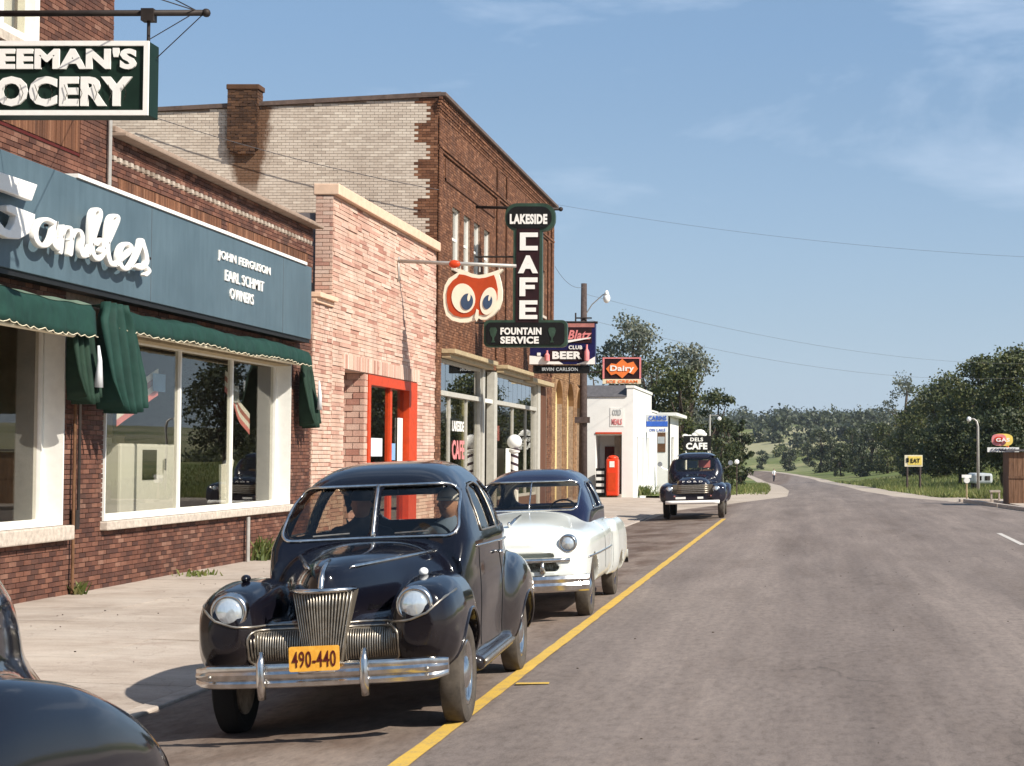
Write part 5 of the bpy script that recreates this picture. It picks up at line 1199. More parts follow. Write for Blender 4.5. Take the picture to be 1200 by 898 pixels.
# awnings (rolled canvas with a scalloped front)
def awning(label, y0, y1, z0, z1, out_, drape=None, faded=True):
    t = thing('awning', label, 'awning', (WX, (y0+y1)/2, z0), 'rolled green awnings under the name board')
    V = []; fs = []; n = int((y1-y0)/.06); prof_ = [(.02, z1+.0), (out_*.45, z1+.0), (out_*.85, z1-.06), (out_*.97, z1-.15), (out_, z0+.06)]
    for i in range(n+1):
        y = y0+(y1-y0)*i/n; w = .012*math.sin(y*5.1)+.010*math.sin(y*13)+.006*math.sin(y*31+1); sag = .02*math.sin(y*1.7)+.008*math.sin(y*7.3)
        for k, (dx, z) in enumerate(prof_): V.append((WX+dx+w*(k/4), y, z+sag*(k > 0)))
        V.append((WX+out_+w+.01, y, z0-.035*abs(math.sin(y*math.pi/.24))+sag))
    K = 6
    for i in range(n):
        for k in range(K-1): a = i*K+k; fs.append((a, a+K, a+K+1, a+1))
    c = build((V, fs), 'canvas', 'awning_green', t, smooth='auto'); md = c.modifiers.new('t', 'SOLIDIFY'); md.thickness = .012
    if faded:
        c2 = build(([(p[0]+.008, p[1], p[2]+.006) for i, p in enumerate(V) if i % K in (1, 2)], [(2*i, 2*i+2, 2*i+3, 2*i+1) for i in range(n)]), 'faded_top', 'awning_faded', c, smooth=True)
    m = MB()
    for i in range(0, n):
        y = y0+(y1-y0)*(i+.5)/n; m.tube([(V[i*K+5][0]+.012, V[i*K+5][1], V[i*K+5][2]), (V[(i+1)*K+5][0]+.012, V[(i+1)*K+5][1], V[(i+1)*K+5][2])], .006, 5, caps=False)
    build(m, 'scallop_edge', 'cream_paint', c)
    m = MB(); m.tube([(WX+out_-.06, y0+.1, z0-.02), (WX+out_-.06, y1-.55, z0-.03), (WX+out_-.10, y1-.35, z0+.04)], .032, 8); build(m, 'awning_bar', 'cream_paint', t, smooth=True)
    return t
def drape(parent, y0, y1, zt, zb, x0, amp, mat='awning_dark', folds=5, name='hanging_canvas'):
    V = []; fs = []; n = 60; K = 12
    for i in range(n+1):
        q = i/n; 
        for k in range(K+1):
            r_ = k/K; pinch = 1-.35*math.exp(-((r_-.02)/.1)**2)-.25*max(0, r_-.75)/.25; y = (y0+y1)/2+(q-.5)*(y1-y0)*pinch
            V.append((x0+amp*(.5+.5*math.sin(q*math.pi*2*folds+1.2*r_))*(.5+.7*r_), y, zt+(zb-zt)*r_ - .10*math.sin(math.pi*q)*r_))
    for i in range(n):
        for k in range(K): a = i*(K+1)+k; fs.append((a, a+K+1, a+K+2, a+1))
    o = build((V, fs), name, mat, parent, smooth=True); md = o.modifiers.new('t', 'SOLIDIFY'); md.thickness = .012; return o
aw1 = awning('faded green awning over the left show window, cut by the left edge of the photo', 15.0, 22.45, 3.43, 3.88, .48)
drape(aw1, 22.05, 22.75, 3.72, 2.62, WX+.22, .24, 'awning_dark', 4)
m = MB(); m.tube([(WX+.5, 22.5, 3.3), (WX+.52, 22.5, 3.1), (WX+.5, 22.52, 2.75)], [.015, .03, .06], 10); build(m, 'rope_bundle', 'cloth_white', aw1, smooth=True)
aw2 = awning('long green awning over the wide show window', 23.35, 32.55, 3.60, 3.91, .40, faded=False)
drape(aw2, 22.75, 23.95, 3.93, 2.52, WX+.28, .34, 'awning_green', 4)
drape(aw2, 32.62, 33.35, 3.6, 2.48, WX+.10, .26, 'awning_dark', 3)
m = MB(); m.tube([(WX+.42, 33.0, 3.3), (WX+.42, 33.05, 3.0), (WX+.40, 33.1, 2.75)], [.015, .04, .05], 8); build(m, 'rope_bundle', 'cloth_white', aw2, smooth=True)
for y in (22.85, 23.0): build(MB().tube([(WX+.06, y, .0 if y < 22.9 else .9), (WX+.06, y, 2.9)], .022, 8), 'awning_rod', 'iron' if y > 22.9 else 'brown_wood', store)
build(MB().box((WX+.002, 22.88, .86), (WX+.09, 22.98, 1.12)), 'crank_box', 'iron', store, bevel=.01)

# projecting grocery sign
gs = thing('hanging_sign', 'black grocery sign with white border and white capitals hanging from an iron pole', 'sign', (-8.4, 19.2, 5.6))
gx0, gx1, gz0, gz1, gy = -9.80, -7.38, 5.66, 6.50, 19.0
build(MB().box((gx0, gy, gz0), (gx1, gy+.28, gz1)), 'sign_box', 'sign_deep_green', gs, bevel=.01)
m = MB(); b_ = .055
m.box((gx0, gy-.03, gz1-b_), (gx1, gy-.001, gz1)).box((gx0, gy-.03, gz0), (gx1, gy-.001, gz0+b_)).box((gx1-b_, gy-.03, gz0+b_), (gx1, gy-.001, gz1-b_)).box((gx0, gy-.03, gz0+b_), (gx0+b_, gy-.001, gz1-b_)); build(m, 'sign_border', 'letter_white', gs)
for (s, a, b, c, d) in (("FREEMAN'S", -9.50, -7.52, 6.18, 6.42), ("GROCERY", -9.72, -7.56, 5.76, 6.10)):
    V, fs = text_mesh(s, PX(gy-.002), a, b, c, d, .025, .048); build((V, fs), 'lettering', 'letter_white', gs)
m = MB()
for i in range(12):                                # clear neon tubes over the lower word
    x = -9.46+i*.165; m.tube([(x, gy-.045, 5.82), (x+.03, gy-.05, 5.9), (x-.01, gy-.045, 6.0)], .004, 5)
build(m, 'neon_tube', 'glass_dark', gs)
hp = thing('sign_pole', 'long iron pole with guy wires carrying the grocery sign', 'pole', (WX, 19.14, 6.9))
m = MB(); m.tube([(WX, 19.14, 6.85), (-6.82, 19.14, 6.86)], .035, 10); m.sphere((-6.80, 19.14, 6.86), .05, 10, 6); build(m, 'pole', 'iron', hp, smooth=True)
m = MB(); m.tube([(-7.45, 19.14, 6.86), (-7.45, 19.14, 6.50)], .02, 8); m.tube([(-9.3, 19.14, 6.86), (-9.3, 19.14, 6.50)], .02, 8); m.box((-7.52, 19.08, 6.76), (-7.38, 19.2, 6.90)); build(m, 'hanger', 'iron', hp)
m = MB(); m.tube([(-6.85, 19.14, 6.83), (-7.36, 19.16, 6.35)], .006, 5); m.tube([(-6.9, 19.14, 6.88), (WX, 19.14, 8.4)], .007, 5); m.tube([(-6.9, 19.14, 6.88), (WX, 16.2, 7.4)], .007, 5); m.tube([(-6.9, 19.14, 6.88), (WX, 23.5, 7.2)], .006, 5); build(m, 'guy_wire', 'iron', hp)

# ---- B. pink stone front -----------------------------------------------------------------------
B0, B1, B2_ = 34.02, 35.4, 45.25
pink = thing('pink_stone_building', 'single-storey tavern front of salmon pink stone with red door', 'building', (WX, 40, 0))
DO = (36.3, 37.9, .05, 3.05); DW = (38.2, 42.0, .05, 3.28)
bk = MB(); wall_with_holes(bk, WX-.38, WX-GB, B1, B2_, -.1, 7.25, [(36.35, 43.12, .05, 3.69)]); bk.box((WX-.38, B0, -.1), (WX-GB, B1, 5.0)); bk.box((WX-10, B1+.26, -.1), (WX-.381, B1+.4, 6.2)); bk.box((WX-10, B1+.3, 6.3), (WX-.381, B2_, 6.4)); build(bk, 'wall', 'mortar_light', pink)
brick_part(pink, 'stone_courses', 'stone_pink', FACE, B1, B2_, 0, 7.28, holes=[(36.35, 43.12, -.1, 3.70)], L=.42, H=.085, J=.010, jitter=.014, rnd_len=(.30, 1.1))
brick_part(pink, 'stone_courses', 'stone_pink', FACE, B0, B1, 0, 5.02, L=.42, H=.082, J=.012, jitter=.012, rnd_len=(.25, .5))
brick_part(pink, 'side_courses', 'stone_pink', lambda s, t, d: (s, B1-.031-d, t), WX-.37, WX, 5.15, 7.28, L=.3, H=.082, J=.012)
build(MB().box((WX-12, B1+.05, 5.0), (WX-.385, B1+.25, 6.92)), 'gable_wall', 'plaster_grey', pink)
bx = []; y = 36.2
while y < 43.3: bx.append((y, y+.105, 3.71, 4.02, random.uniform(-.004, .008))); y += .118
build(boxes_np(bx, PF(WX+.014), .03), 'lintel_stones', 'stone_pink', pink, kind='stuff')
build(MB().box((WX-.42, B1-.06, 7.285), (WX+.12, B2_-.02, 7.52)), 'coping', 'coping_peach', pink, bevel=.02)
build(MB().box((WX-.42, B0, 5.03), (WX+.14, B1-.07, 5.13)).box((WX-.40, B0+.02, 4.93), (WX+.06, B1-.09, 5.029)), 'ledge', 'coping_peach', pink, bevel=.01)
build(MB().box((WX-6, 33.98, 4.4), (WX-.7, 35.32, 4.5)), 'gap_roof', 'roof_tar', pink)
# recessed entrance: side door (left), stone pier, red glazed door unit
RX = WX-.75
m = MB(); m.box((RX-.35, 36.35, .05), (RX-.30, 43.12, 3.69)).box((RX-.3, 36.35, 3.695), (WX-.381, 43.12, 3.72)); build(m, 'entry_back', 'interior_dark', pink)
brick_part(pink, 'pier_stones', 'stone_pink', lambda s, t, d: (s, 38.02-d, t), WX-.55, WX, .05, 3.69, L=.3, H=.14, J=.014, jitter=.01)
build(MB().box((WX-.55, 38.055, .05), (WX-.031, 38.28, 3.69)), 'pier', 'mortar_light', pink); brick_part(pink, 'pier_stones', 'stone_pink', FACE, 38.03, 38.29, .05, 3.69, L=.3, H=.14, J=.014)
build(MB().box((RX-.3, 36.36, .05), (WX-.56, 38.0, 3.68)), 'side_door', 'dark_red', pink); build(MB().box((WX-.555, 36.9, .05), (WX-.48, 37.3, 3.68)), 'door_jamb', 'red_paint', pink)
f = build(frame_yz(WX-.22, WX+.02, 38.31, 43.10, .05, 3.68, .22), 'red_door_frame', 'red_paint', pink)
build(MB().box((WX-.18, 40.62, .27), (WX-.06, 40.82, 3.46)), 'door_stile', 'red_paint', f); build(MB().box((WX-.20, 42.2, .27), (WX+.03, 42.88, 3.46)), 'door_stile', 'red_paint', f)
pane(f, WX-.12, 38.53, 40.62, .27, 3.46, 'glass_shop'); pane(f, WX-.12, 40.82, 42.2, .27, 3.46, 'glass_shop')
build(MB().tube([(WX+.06, 42.35, 1.1), (WX+.06, 42.35, 1.4)], .02), 'door_handle', 'chrome', f)
for (lb, y, z, w, h, mt) in (('light blue handbill on the left glass of the red tavern door', 39.5, 2.05, 1.0, .42, 'cloth_white'), ('tall narrow white poster in the right glass of the red tavern door', 41.75, 2.1, .5, 1.35, 'paper_white'), ('small blue notice beside the middle stile of the red door', 41.1, 1.95, .35, .4, 'paper_blue'), ('white and red notice low in the right glass of the red door', 41.4, 1.2, .9, .28, 'paper_white'), ('yellow notice low beside the middle stile of the red door', 40.4, 1.3, .25, .6, 'cream_paint')):
    poster('window_poster', lb, y, z, w, h, mt, x=WX-.09)
# owl sign on a pipe
ow = thing('owl_sign', 'red owl-face sign with large cream eyes hanging from a pipe on the pink building', 'sign', (-8.0, 40.9, 4.9))
oy = 40.9
def upx(u, v): return (xat(u, oy), zat(v, oy))
head_o = [(543,315),(553,321),(562,323),(571,321),(588,313),(583,324),(587,335),(587,350),(583,362),(576,371),(566,375),(559,373),(553,378),(541,380),(529,377),(520,367),(516,352),(517,338),(522,327),(533,320),(536,313)]
head_o = [(500+x/5.985, 230+y/5.985) for x, y in [(215,505),(260,520),(310,540),(355,550),(400,545),(450,530),(520,505),(530,512),(497,545),(512,600),(522,660),(520,730),(500,790),(460,835),(410,865),(375,865),(352,852),(325,868),(280,885),(225,885),(170,870),(130,835),(112,770),(107,690),(118,625),(145,575),(190,545),(215,530),(208,515)]]
def shrink(p, k): c = np.mean(p, 0); return [tuple(c+(np.array(q)-c)*k) for q in p]
def plate(poly, d0, d1, nm, mt, par, yy=oy):
    P = [ (xat(u, yy), zat(v, yy)) for u, v in poly]; m = MB(); m.prism(P, lambda a, b: (a, yy-d1, b), lambda a, b: (a, yy-d0, b)); return build(m, nm, mt, par)
plate(head_o, -.14, 0, 'sign_body', 'owl_cream', ow)
red = [(500+x/5.985, 230+y/5.985) for x, y in [(220,545),(260,550),(310,568),(360,575),(410,568),(465,550),(480,590),(492,650),(490,720),(470,775),(435,815),(395,835),(365,830),(350,790),(335,820),(300,845),(240,850),(185,835),(150,800),(135,740),(133,680),(145,630),(175,590),(210,565)]]
plate(red, .001, .02, 'owl_face', 'owl_red', ow)
def ell(cx, cy, rx, ry, a, n=28): ca, sa = math.cos(R(a)), math.sin(R(a)); return [(500+(cx+rx*math.cos(t)*ca-ry*math.sin(t)*sa)/5.985, 230+(cy+rx*math.cos(t)*sa+ry*math.sin(t)*ca)/5.985) for t in np.linspace(0, 2*math.pi, n, endpoint=False)]
for (cx, cy, rx, ry, a) in ((252,715,82,105,-12), (428,735,56,98,12)): plate(ell(cx, cy, rx, ry, a), .021, .035, 'owl_eye', 'owl_cream', ow)
for (cx, cy, rx, ry, a) in ((278,740,43,58,8), (423,742,32,50,12)):
    e = plate(ell(cx, cy, rx, ry, a), .036, .05, 'pupil', 'owl_blue', ow); plate(ell(cx+14, cy-32, rx*.24, ry*.5, a), .051, .056, 'pupil_highlight', 'owl_cream', e)
plate([(500+x/5.985, 230+y/5.985) for x, y in [(345,790),(360,800),(358,860),(345,880),(332,850)]], .021, .04, 'beak', 'owl_cream', ow)
op = thing('sign_pipe', 'galvanised pipe holding the owl sign out from the pink wall', 'pole', (WX, oy+.07, 6.5))
m = MB(); m.tube([(WX, oy+.07, zat(305, oy)), (xat(603, oy), oy+.07, zat(311, oy))], .045, 8); m.tube([(WX+.02, oy+.07, zat(305, oy)-.5), (WX+.02, oy+.07, zat(305, oy)+.1)], .03, 8); build(m, 'pipe', 'galvanised', op, smooth=True)
m = MB()
for u in (537, 560, 583): m.tube([(xat(u, oy), oy+.07, zat(318, oy)), (xat(u, oy), oy+.07, zat(308, oy))], .02, 6)
build(m, 'hanger', 'galvanised', op); m = MB(); m.sphere((xat(531, oy), oy+.0, zat(309, oy)), .10, 12, 8, (1.4,.7,1)); build(m, 'red_bracket', 'red_paint', op, smooth=True)

# ---- C. two-storey brick block --------------------------------------------------------------------
C0, C1, CZ = 45.3, 66.0, 11.55
blk = thing('brick_block', 'two-storey brown brick block with pale painted side wall and chimney', 'building', (WX, 55, 0))
wins = [(47.25, 48.35), (48.85, 49.85), (50.35, 51.35), (51.95, 52.95)]
wins2 = [(58.3, 59.3), (59.9, 60.9), (61.5, 62.5), (63.1, 64.1)]
WH = [(a, b, 7.10, 8.82) for a, b in wins+wins2]; SH = [(46.0, 64.9, .05, 4.55)]
bk = MB(); wall_with_holes(bk, WX-.40, WX-GB, C0+.03, C1, -.1, CZ-.12, WH+SH)
bk.add([(WX-.4, C0+.03, -.1), (WX-16, C0+.03, -.1), (WX-16, C0+.03, CZ-.95), (WX-.4, C0+.03, CZ-.12), (WX-.4, C0+.4, -.1), (WX-16, C0+.4, -.1), (WX-16, C0+.4, CZ-.95), (WX-.4, C0+.4, CZ-.12)], [(0,1,2,3),(4,7,6,5),(0,4,5,1),(1,5,6,2),(2,6,7,3),(3,7,4,0)])
bk.box((WX-16, C1-.4, -.1), (WX-.401, C1-.002, CZ-.95)); build(bk, 'wall', 'mortar_grey', blk)
build(MB().box((WX-16, C0+.41, CZ-1.2), (WX-.41, C1-.41, CZ-1.1)), 'roof', 'roof_tar', blk)
# side wall: pale painted brick, with brown toothing at the corner
SP = side_plane(C0)
def top_at(s): return CZ-.10+.053*(s-WX)
pale = []; brown = []
t = 5.2; k = 0; H_, L_ = .075, .215
while t < CZ-.12:
    tooth = WX - (.62 if ((t-5.2) % 1.0) < .5 else .26); s = WX-16 - (L_/2 if k % 2 else 0)
    while s < WX-.02:
        a, b = max(s, WX-16), min(s+L_, WX)
        if b-a > .03 and t+H_ < top_at((a+b)/2):
            if b <= tooth or a < tooth < b and (tooth-a) > .1: pale.append((a, b-.009, t, t+H_-.010, random.uniform(-.004,.004)))
            else: brown.append((a, b-.009, t, t+H_-.010, random.uniform(-.002,.006)))
        s += L_
    t += H_; k += 1
build(boxes_np(pale, SP, .03), 'side_bricks', 'pale_side', blk, kind='stuff'); build(boxes_np(brown, SP, .03), 'corner_bricks', 'brick_brown', blk, kind='stuff')
m = MB(); m.add([(WX-16.1, C0-.06, top_at(WX-16.1)+.0), (WX+.08, C0-.06, top_at(WX)+.01), (WX+.08, C0+.45, top_at(WX)+.01), (WX-16.1, C0+.45, top_at(WX-16.1)), (WX-16.1, C0-.06, top_at(WX-16.1)+.10), (WX+.08, C0-.06, CZ+.03), (WX+.08, C0+.45, CZ+.03), (WX-16.1, C0+.45, top_at(WX-16.1)+.10)], [(0,3,2,1),(4,5,6,7),(0,1,5,4),(1,2,6,5),(2,3,7,6),(3,0,4,7)]); build(m, 'side_coping', 'coping_dark', blk)
# front wall
brick_part(blk, 'brick_courses', 'brick_brown', FACE, C0, C1, 4.9, 10.02, holes=WH, L=.215, H=.075)
brick_part(blk, 'brick_courses', 'brick_brown', FACE, C0, 45.98, 0, 4.9, L=.215, H=.075); brick_part(blk, 'brick_courses', 'brick_brown', FACE, 64.92, C1, 0, 4.9, L=.215, H=.075)
brick_part(blk, 'brick_courses', 'brick_brown', FACE, 45.98, 64.92, 4.56, 4.9, L=.215, H=.075)
for (a, b) in ((C0, 45.7), (53.9, 54.25), (55.6, 55.95), (64.6, 65.0), (65.5, C1)): brick_part(blk, 'pilaster_bricks', 'brick_brown', PF(WX+.06), a, b, 4.95, 11.0, L=.215, H=.075)
for z in (10.03, 10.11): build(boxes_np([(y, y+.206, z, z+.065, 0) for y in np.arange(C0, C1-.2, .215)], PF(WX+.05+(z-10.03)*.5), .08), 'corbel_course', 'brick_brown', blk, kind='stuff')
brick_part(blk, 'brick_courses', 'brick_brown', FACE, C0, C1, 10.19, 11.0, L=.215, H=.075)
k = 0
for z in np.arange(11.0, 11.42, .075):
    off = .02+.022*k; k += 1
    build(boxes_np([(y, y+(.206 if k % 2 else .12), z, z+.065, random.uniform(-.003,.003)) for y in np.arange(C0-off, C1-.2, .215)], PF(WX+off), .08), 'cornice_course', 'brick_brown', blk, kind='stuff')
build(MB().box((WX-.45, C0-.065, CZ-.08), (WX+.22, C1+.05, CZ+.02)), 'coping', 'coping_dark', blk, bevel=.01)
# recessed panel grid between windows and cornice (real brick strips)
for (a, b, c, d) in ((46.2, 53.6, 9.35, 9.42), (46.2, 46.28, 9.35, 9.95), (53.52, 53.6, 9.35, 9.95)): build(MB().box((WX+.004, a, c), (WX+.03, b, d)), 'brick_moulding', 'brick_brown', blk)
for (a, b) in wins+wins2:
    f = build(frame_yz(WX-.18, WX-.08, a+.004, b-.004, 7.104, 8.816, .05), 'window', 'white_paint', blk)
    build(MB().box((WX-.17, a+.10, 7.90), (WX-.09, b-.10, 7.97)), 'sash_bar', 'white_paint', f); pane(f, WX-.14, a+.1, b-.1, 7.2, 8.72, 'glass_dark')
    build(MB().box((WX-.39, a, 7.1), (WX-.37, b, 8.82)), 'window_blind', 'interior_dark', f); build(MB().box((WX-.3, a-.08, 7.0), (WX+.06, b+.08, 7.095)), 'window_sill', 'stone_sill', f)
# shopfront
def shopfront(y0, y1, posts, thin, mat='white_paint'):
    g = build(frame_yz(WX-.22, WX-.06, y0, y1, .45, 4.5, .09), 'shopfront', 'grey_paint', blk)
    build(MB().box((WX-.24, y0+.09, 3.50), (WX-.02, y1-.09, 3.63)), 'transom_rail', 'grey_paint', g)
    for y in posts: build(MB().box((WX-.22, y-.09, .45), (WX-.0, y+.09, 4.45)), 'post', 'white_paint', g)
    e = [y0+.09]+posts+[y1-.09]
    for a, b in zip(e[:-1], e[1:]):
        pane(g, WX-.14, a+.09, b-.09, .55, 3.5, 'glass_shop')
        n = max(2, int((b-a)/.85)); 
        for i in range(n): pane(g, WX-.14, a+.09+(b-a-.18)*i/n+.02, a+.09+(b-a-.18)*(i+1)/n-.02, 3.64, 4.42, 'glass_dark')
    for y in thin: build(MB().box((WX-.17, y-.025, .55), (WX-.09, y+.025, 3.5)), 'mullion', 'grey_paint', g)
    build(MB().box((WX-.35, y0, .0), (WX-.05, y1, .449)), 'bulkhead', 'brown_wood', blk); return g
shopfront(46.05, 51.9, [], [47.6, 50.0]); shopfront(54.3, 62.6, [], [57.9, 60.6])
build(MB().box((WX-.22, 51.95, .05), (WX-.0, 52.3, 4.5)), 'shopfront_post', 'grey_paint', blk); build(MB().box((WX-.22, 53.75, .05), (WX+.02, 54.25, 4.5)), 'shopfront_post', 'grey_paint', blk)
build(MB().box((WX-.22, 62.65, .05), (WX+.0, 63.2, 4.5)), 'shopfront_post', 'grey_paint', blk); build(MB().box((WX-.20, 63.25, .05), (WX-.05, 64.88, 4.5)), 'brick_pier', 'brick_brown', blk)
build(MB().box((WX-.9, 52.35, .05), (WX-.8, 53.7, 4.5)), 'entry_door', 'interior_olive', blk); build(MB().box((WX-.24, 52.3, 3.50), (WX-.04, 53.75, 3.62)), 'transom_rail', 'white_paint', blk)
for (a, b) in ((45.95, 52.4), (54.1, 59.3)): build(MB().box((WX+.003, a, 4.62), (WX+.38, b, 4.74)).box((WX+.003, a+.05, 4.50), (WX+.24, b-.05, 4.618)), 'shop_cornice', 'beige_wood', blk, bevel=.01)
build(MB().box((WX+.003, 59.6, 4.45), (WX+.30, 64.6, 4.60)), 'shop_cornice', 'beige_wood', blk, bevel=.01)
rm = MB(); rm.box((WX-4, 46, .0), (WX-.41, 64.9, .06)); rm.box((WX-4.1, 46, .06), (WX-4, 64.9, 4.4)); rm.box((WX-4, 53.0, .06), (WX-.95, 53.1, 4.4)); rm.box((WX-4, 46, 4.41), (WX-.41, 64.9, 4.5)); build(rm, 'shop_interior', 'interior_olive', blk)
def cafe_window(t):
    for (s, a, b, c, d, mt) in (('LAKESIDE', 48.1, 49.7, 2.55, 2.85, 'letter_white'), ('CAFE', 48.1, 49.8, 1.75, 2.3, 'sign_pink')):
        V, fs = text_mesh(s, PF(WX-.128), a, b, c, d, .006, .03); build((V, fs), 'lettering', mt, t)
goods('window_lettering', 'pink and white lettering on the first cafe window', 'sign', cafe_window, (WX-.1, 48.9, 2.2))
poster('menu_card', 'white card hanging high in the first cafe window', 48.4, 3.1, .6, .35, 'paper_white', x=WX-.3)
poster('menu_card', 'small red card in the barber shop window', 56.2, 2.6, .45, .5, 'sign_pink', x=WX-.3)
ch = build(MB().box((-15.42, C0-.13, 10.05), (-14.65, C0+.3, 11.72)), 'chimney', 'mortar_grey', blk)
CP = side_plane(C0-.15); cb = []
for a_, b_, c_, d_ in ((-15.44, -14.63, 10.05, 11.62), (-15.36, -14.70, 9.9, 10.05)):
    cb += [x for x in brick_boxes(a_, b_, c_, d_, [], L=.215, H=.075, jitter=.012)]
build(boxes_np(cb, CP, .15), 'chimney_bricks', 'brick_sooty', ch, kind='stuff')
build(boxes_np(brick_boxes(C0-.15, C0+.3, 10.05, 11.62, [], L=.215, H=.075), PF(-14.63), .03), 'chimney_bricks', 'brick_sooty', ch, kind='stuff')
build(MB().box((-15.47, C0-.18, 11.62), (-14.59, C0+.33, 11.76)), 'chimney_cap', 'brick_sooty', ch, bevel=.02)

# cafe sign
cs = thing('cafe_sign', 'tall dark cafe sign with white letters reading downwards and a fountain service panel', 'sign', (-8.2, 50.5, 5.0))
sy = 50.5
def spoly(mb, pts, d0, d1): mb.prism(pts, lambda a, b: (a, sy-d1, b), lambda a, b: (a, sy-d0, b)); return mb
X = lambda u: xat(u, sy)
Z = lambda v: zat(v, sy)
def stadium(u0, u1, v0, v1, r): return rrect(X(u0), X(u1), Z(v1), Z(v0), r, 7)
back = MB(); spoly(back, stadium(590, 649, 237, 270, .36), -.22, 0); build(back, 'sign_body', 'sign_green', cs)
back = MB(); spoly(back, [(X(600), Z(380)), (X(634), Z(380)), (X(634), Z(262)), (X(600), Z(262))], -.20, -.002); build(back, 'sign_body', 'sign_green', cs)
back = MB(); spoly(back, stadium(566, 664, 375, 407, .16), -.21, .002); build(back, 'sign_body', 'sign_green', cs)
f1 = build(spoly(MB(), stadium(593, 645, 241, 267, .30), .001, .03), 'sign_face', 'sign_black', cs)
f2 = build(spoly(MB(), [(X(603.5), Z(378)), (X(630.5), Z(378)), (X(631), Z(264)), (X(604), Z(264))], -.001, .022), 'sign_face', 'sign_maroon', cs)
f3 = build(spoly(MB(), stadium(569, 661, 378, 404, .12), .004, .035), 'sign_face', 'sign_black', cs)
V, fs = text_mesh('LAKESIDE', PX(sy-.031), X(596), X(640), Z(262), Z(250), .02, .05); build((V, fs), 'lettering', 'letter_white', f1)
for (c, v0, v1) in (('C', 272, 293), ('A', 299, 320), ('F', 325, 347), ('E', 352, 374)):
    blocks = {'C': [(0,0,.32,1),(.32,.75,1,1),(.32,0,1,.25)], 'F': [(0,0,.32,1),(.32,.75,1,1),(.32,.38,.85,.6)], 'E': [(0,0,.32,1),(.32,.78,1,1),(.32,.39,.92,.61),(.32,0,1,.22)], 'A': None}[c]
    u0, u1 = 608, 629; m = MB()
    if blocks:
        for (a, b, a2, b2) in blocks: m.box((X(u0+(u1-u0)*a)+.0005*b, sy-.05, Z(v1+(v0-v1)*b)), (X(u0+(u1-u0)*a2), sy-.023, Z(v1+(v0-v1)*b2)))
        build(m, 'letter', 'letter_white', f2)
    else:
        V, fs = text_mesh('A', PX(sy-.023), X(606), X(629.5), Z(v1), Z(v0), .027, .06); build((V, fs), 'letter', 'letter_white', f2)
for (s, u0, u1, v0, v1) in (('FOUNTAIN', 586, 634, 384, 392.5), ('SERVICE', 586, 631, 394.5, 403)):
    V, fs = text_mesh(s, PX(sy-.036), X(u0), X(u1), Z(v1), Z(v0), .02, .045); build((V, fs), 'lettering', 'letter_white', f3)
for u in (577.5, 646.5):                             # sundae glass emblems
    m = MB(); spoly(m, [(X(u-4.5), Z(387)), (X(u-3), Z(384)), (X(u+3), Z(384)), (X(u+4.5), Z(387)), (X(u+3), Z(393)), (X(u+1), Z(396)), (X(u+1), Z(399)), (X(u+2.5), Z(401.5)), (X(u-2.5), Z(401.5)), (X(u-1), Z(399)), (X(u-1), Z(396)), (X(u-3), Z(393))], .036, .05); build(m, 'glass_emblem', 'sign_green', f3)
cpole = thing('sign_bracket', 'dark iron bracket holding the top of the cafe sign', 'bracket', (WX, sy+.1, 9.2))
m = MB(); m.tube([(WX, sy+.1, Z(241)), (X(655), sy+.1, Z(243.5))], .045, 8); m.sphere((X(655), sy+.1, Z(243.5)), .07, 8, 6); m.tube([(X(620), sy+.1, Z(238)), (X(620), sy+.1, Z(243))], .08, 8); build(m, 'bar', 'iron', cpole, smooth=True)
for a_, b_, r_ in (((WX, sy+.1, Z(378)), (X(567), sy+.1, Z(378)), .03), ((WX, sy+.1, 10.4), (X(600), sy+.1, Z(242)), .008), ((WX, sy+.1, Z(300)), (X(602), sy+.1, Z(300)), .03)): build(MB().tube([a_, b_], r_, 6), 'stay', 'iron', cpole)
# ---- D. low tan brick building with arched yellow bays ----------------------------------------------
D0, D1 = 66.02, 75.6
tan_ = thing('tan_brick_building', 'low tan brick building with tall arched cream-yellow bays', 'building', (WX, 70, 0))
bays = [(67.0, 69.0), (70.3, 72.3), (73.3, 75.0)]
HD = [(a, b, .1, 4.9) for a, b in bays]
bk = MB(); wall_with_holes(bk, WX-.40, WX-GB, D0, D1, -.1, 5.95, HD); bk.box((WX-10, D1-.3, -.1), (WX-.401, D1-.002, 5.7)); bk.box((WX-10, D0+.01, 5.5), (WX-.401, D1-.31, 5.6)); build(bk, 'wall', 'mortar_grey', tan_)
brick_part(tan_, 'brick_courses', 'brick_tan', FACE, D0, D1, 0, 5.95, holes=[(a, b, -.1, 4.9) for a, b in bays], L=.24, H=.085)
build(MB().box((WX-.42, D0, 5.96), (WX+.12, D1, 6.1)), 'coping', 'coping_tan', tan_)
for a, b in bays:
    c = (a+b)/2; r = (b-a)/2; m = MB()
    arc = [(c+r*math.cos(t), 3.95+r*.95*math.sin(t)) for t in np.linspace(0, math.pi, 13)]
    for side in (0, 1):     # spandrels left and right of the arch
        q = arc[:7] if side == 0 else arc[6:]; cor = (b, 4.9) if side == 0 else (a, 4.9); poly = q+[(c, 4.9)][:0]+[cor]
        m.prism(poly, lambda s, t: (WX-.005, s, t), lambda s, t: (WX-.3, s, t))
    build(m, 'arch_spandrel', 'brick_tan', tan_)
    build(MB().box((WX-.34, a, .1), (WX-.24, b, 4.9)), 'bay_panel', 'yellow_door', tan_); build(MB().box((WX-.235, a+.2, 1.0), (WX-.22, b-.2, 2.9)), 'bay_window', 'interior_dark', tan_) if a > 72 else build(MB().box((WX-.235, c-.02, .1), (WX-.22, c+.02, 4.8)), 'panel_joint', 'beige_wood', tan_)

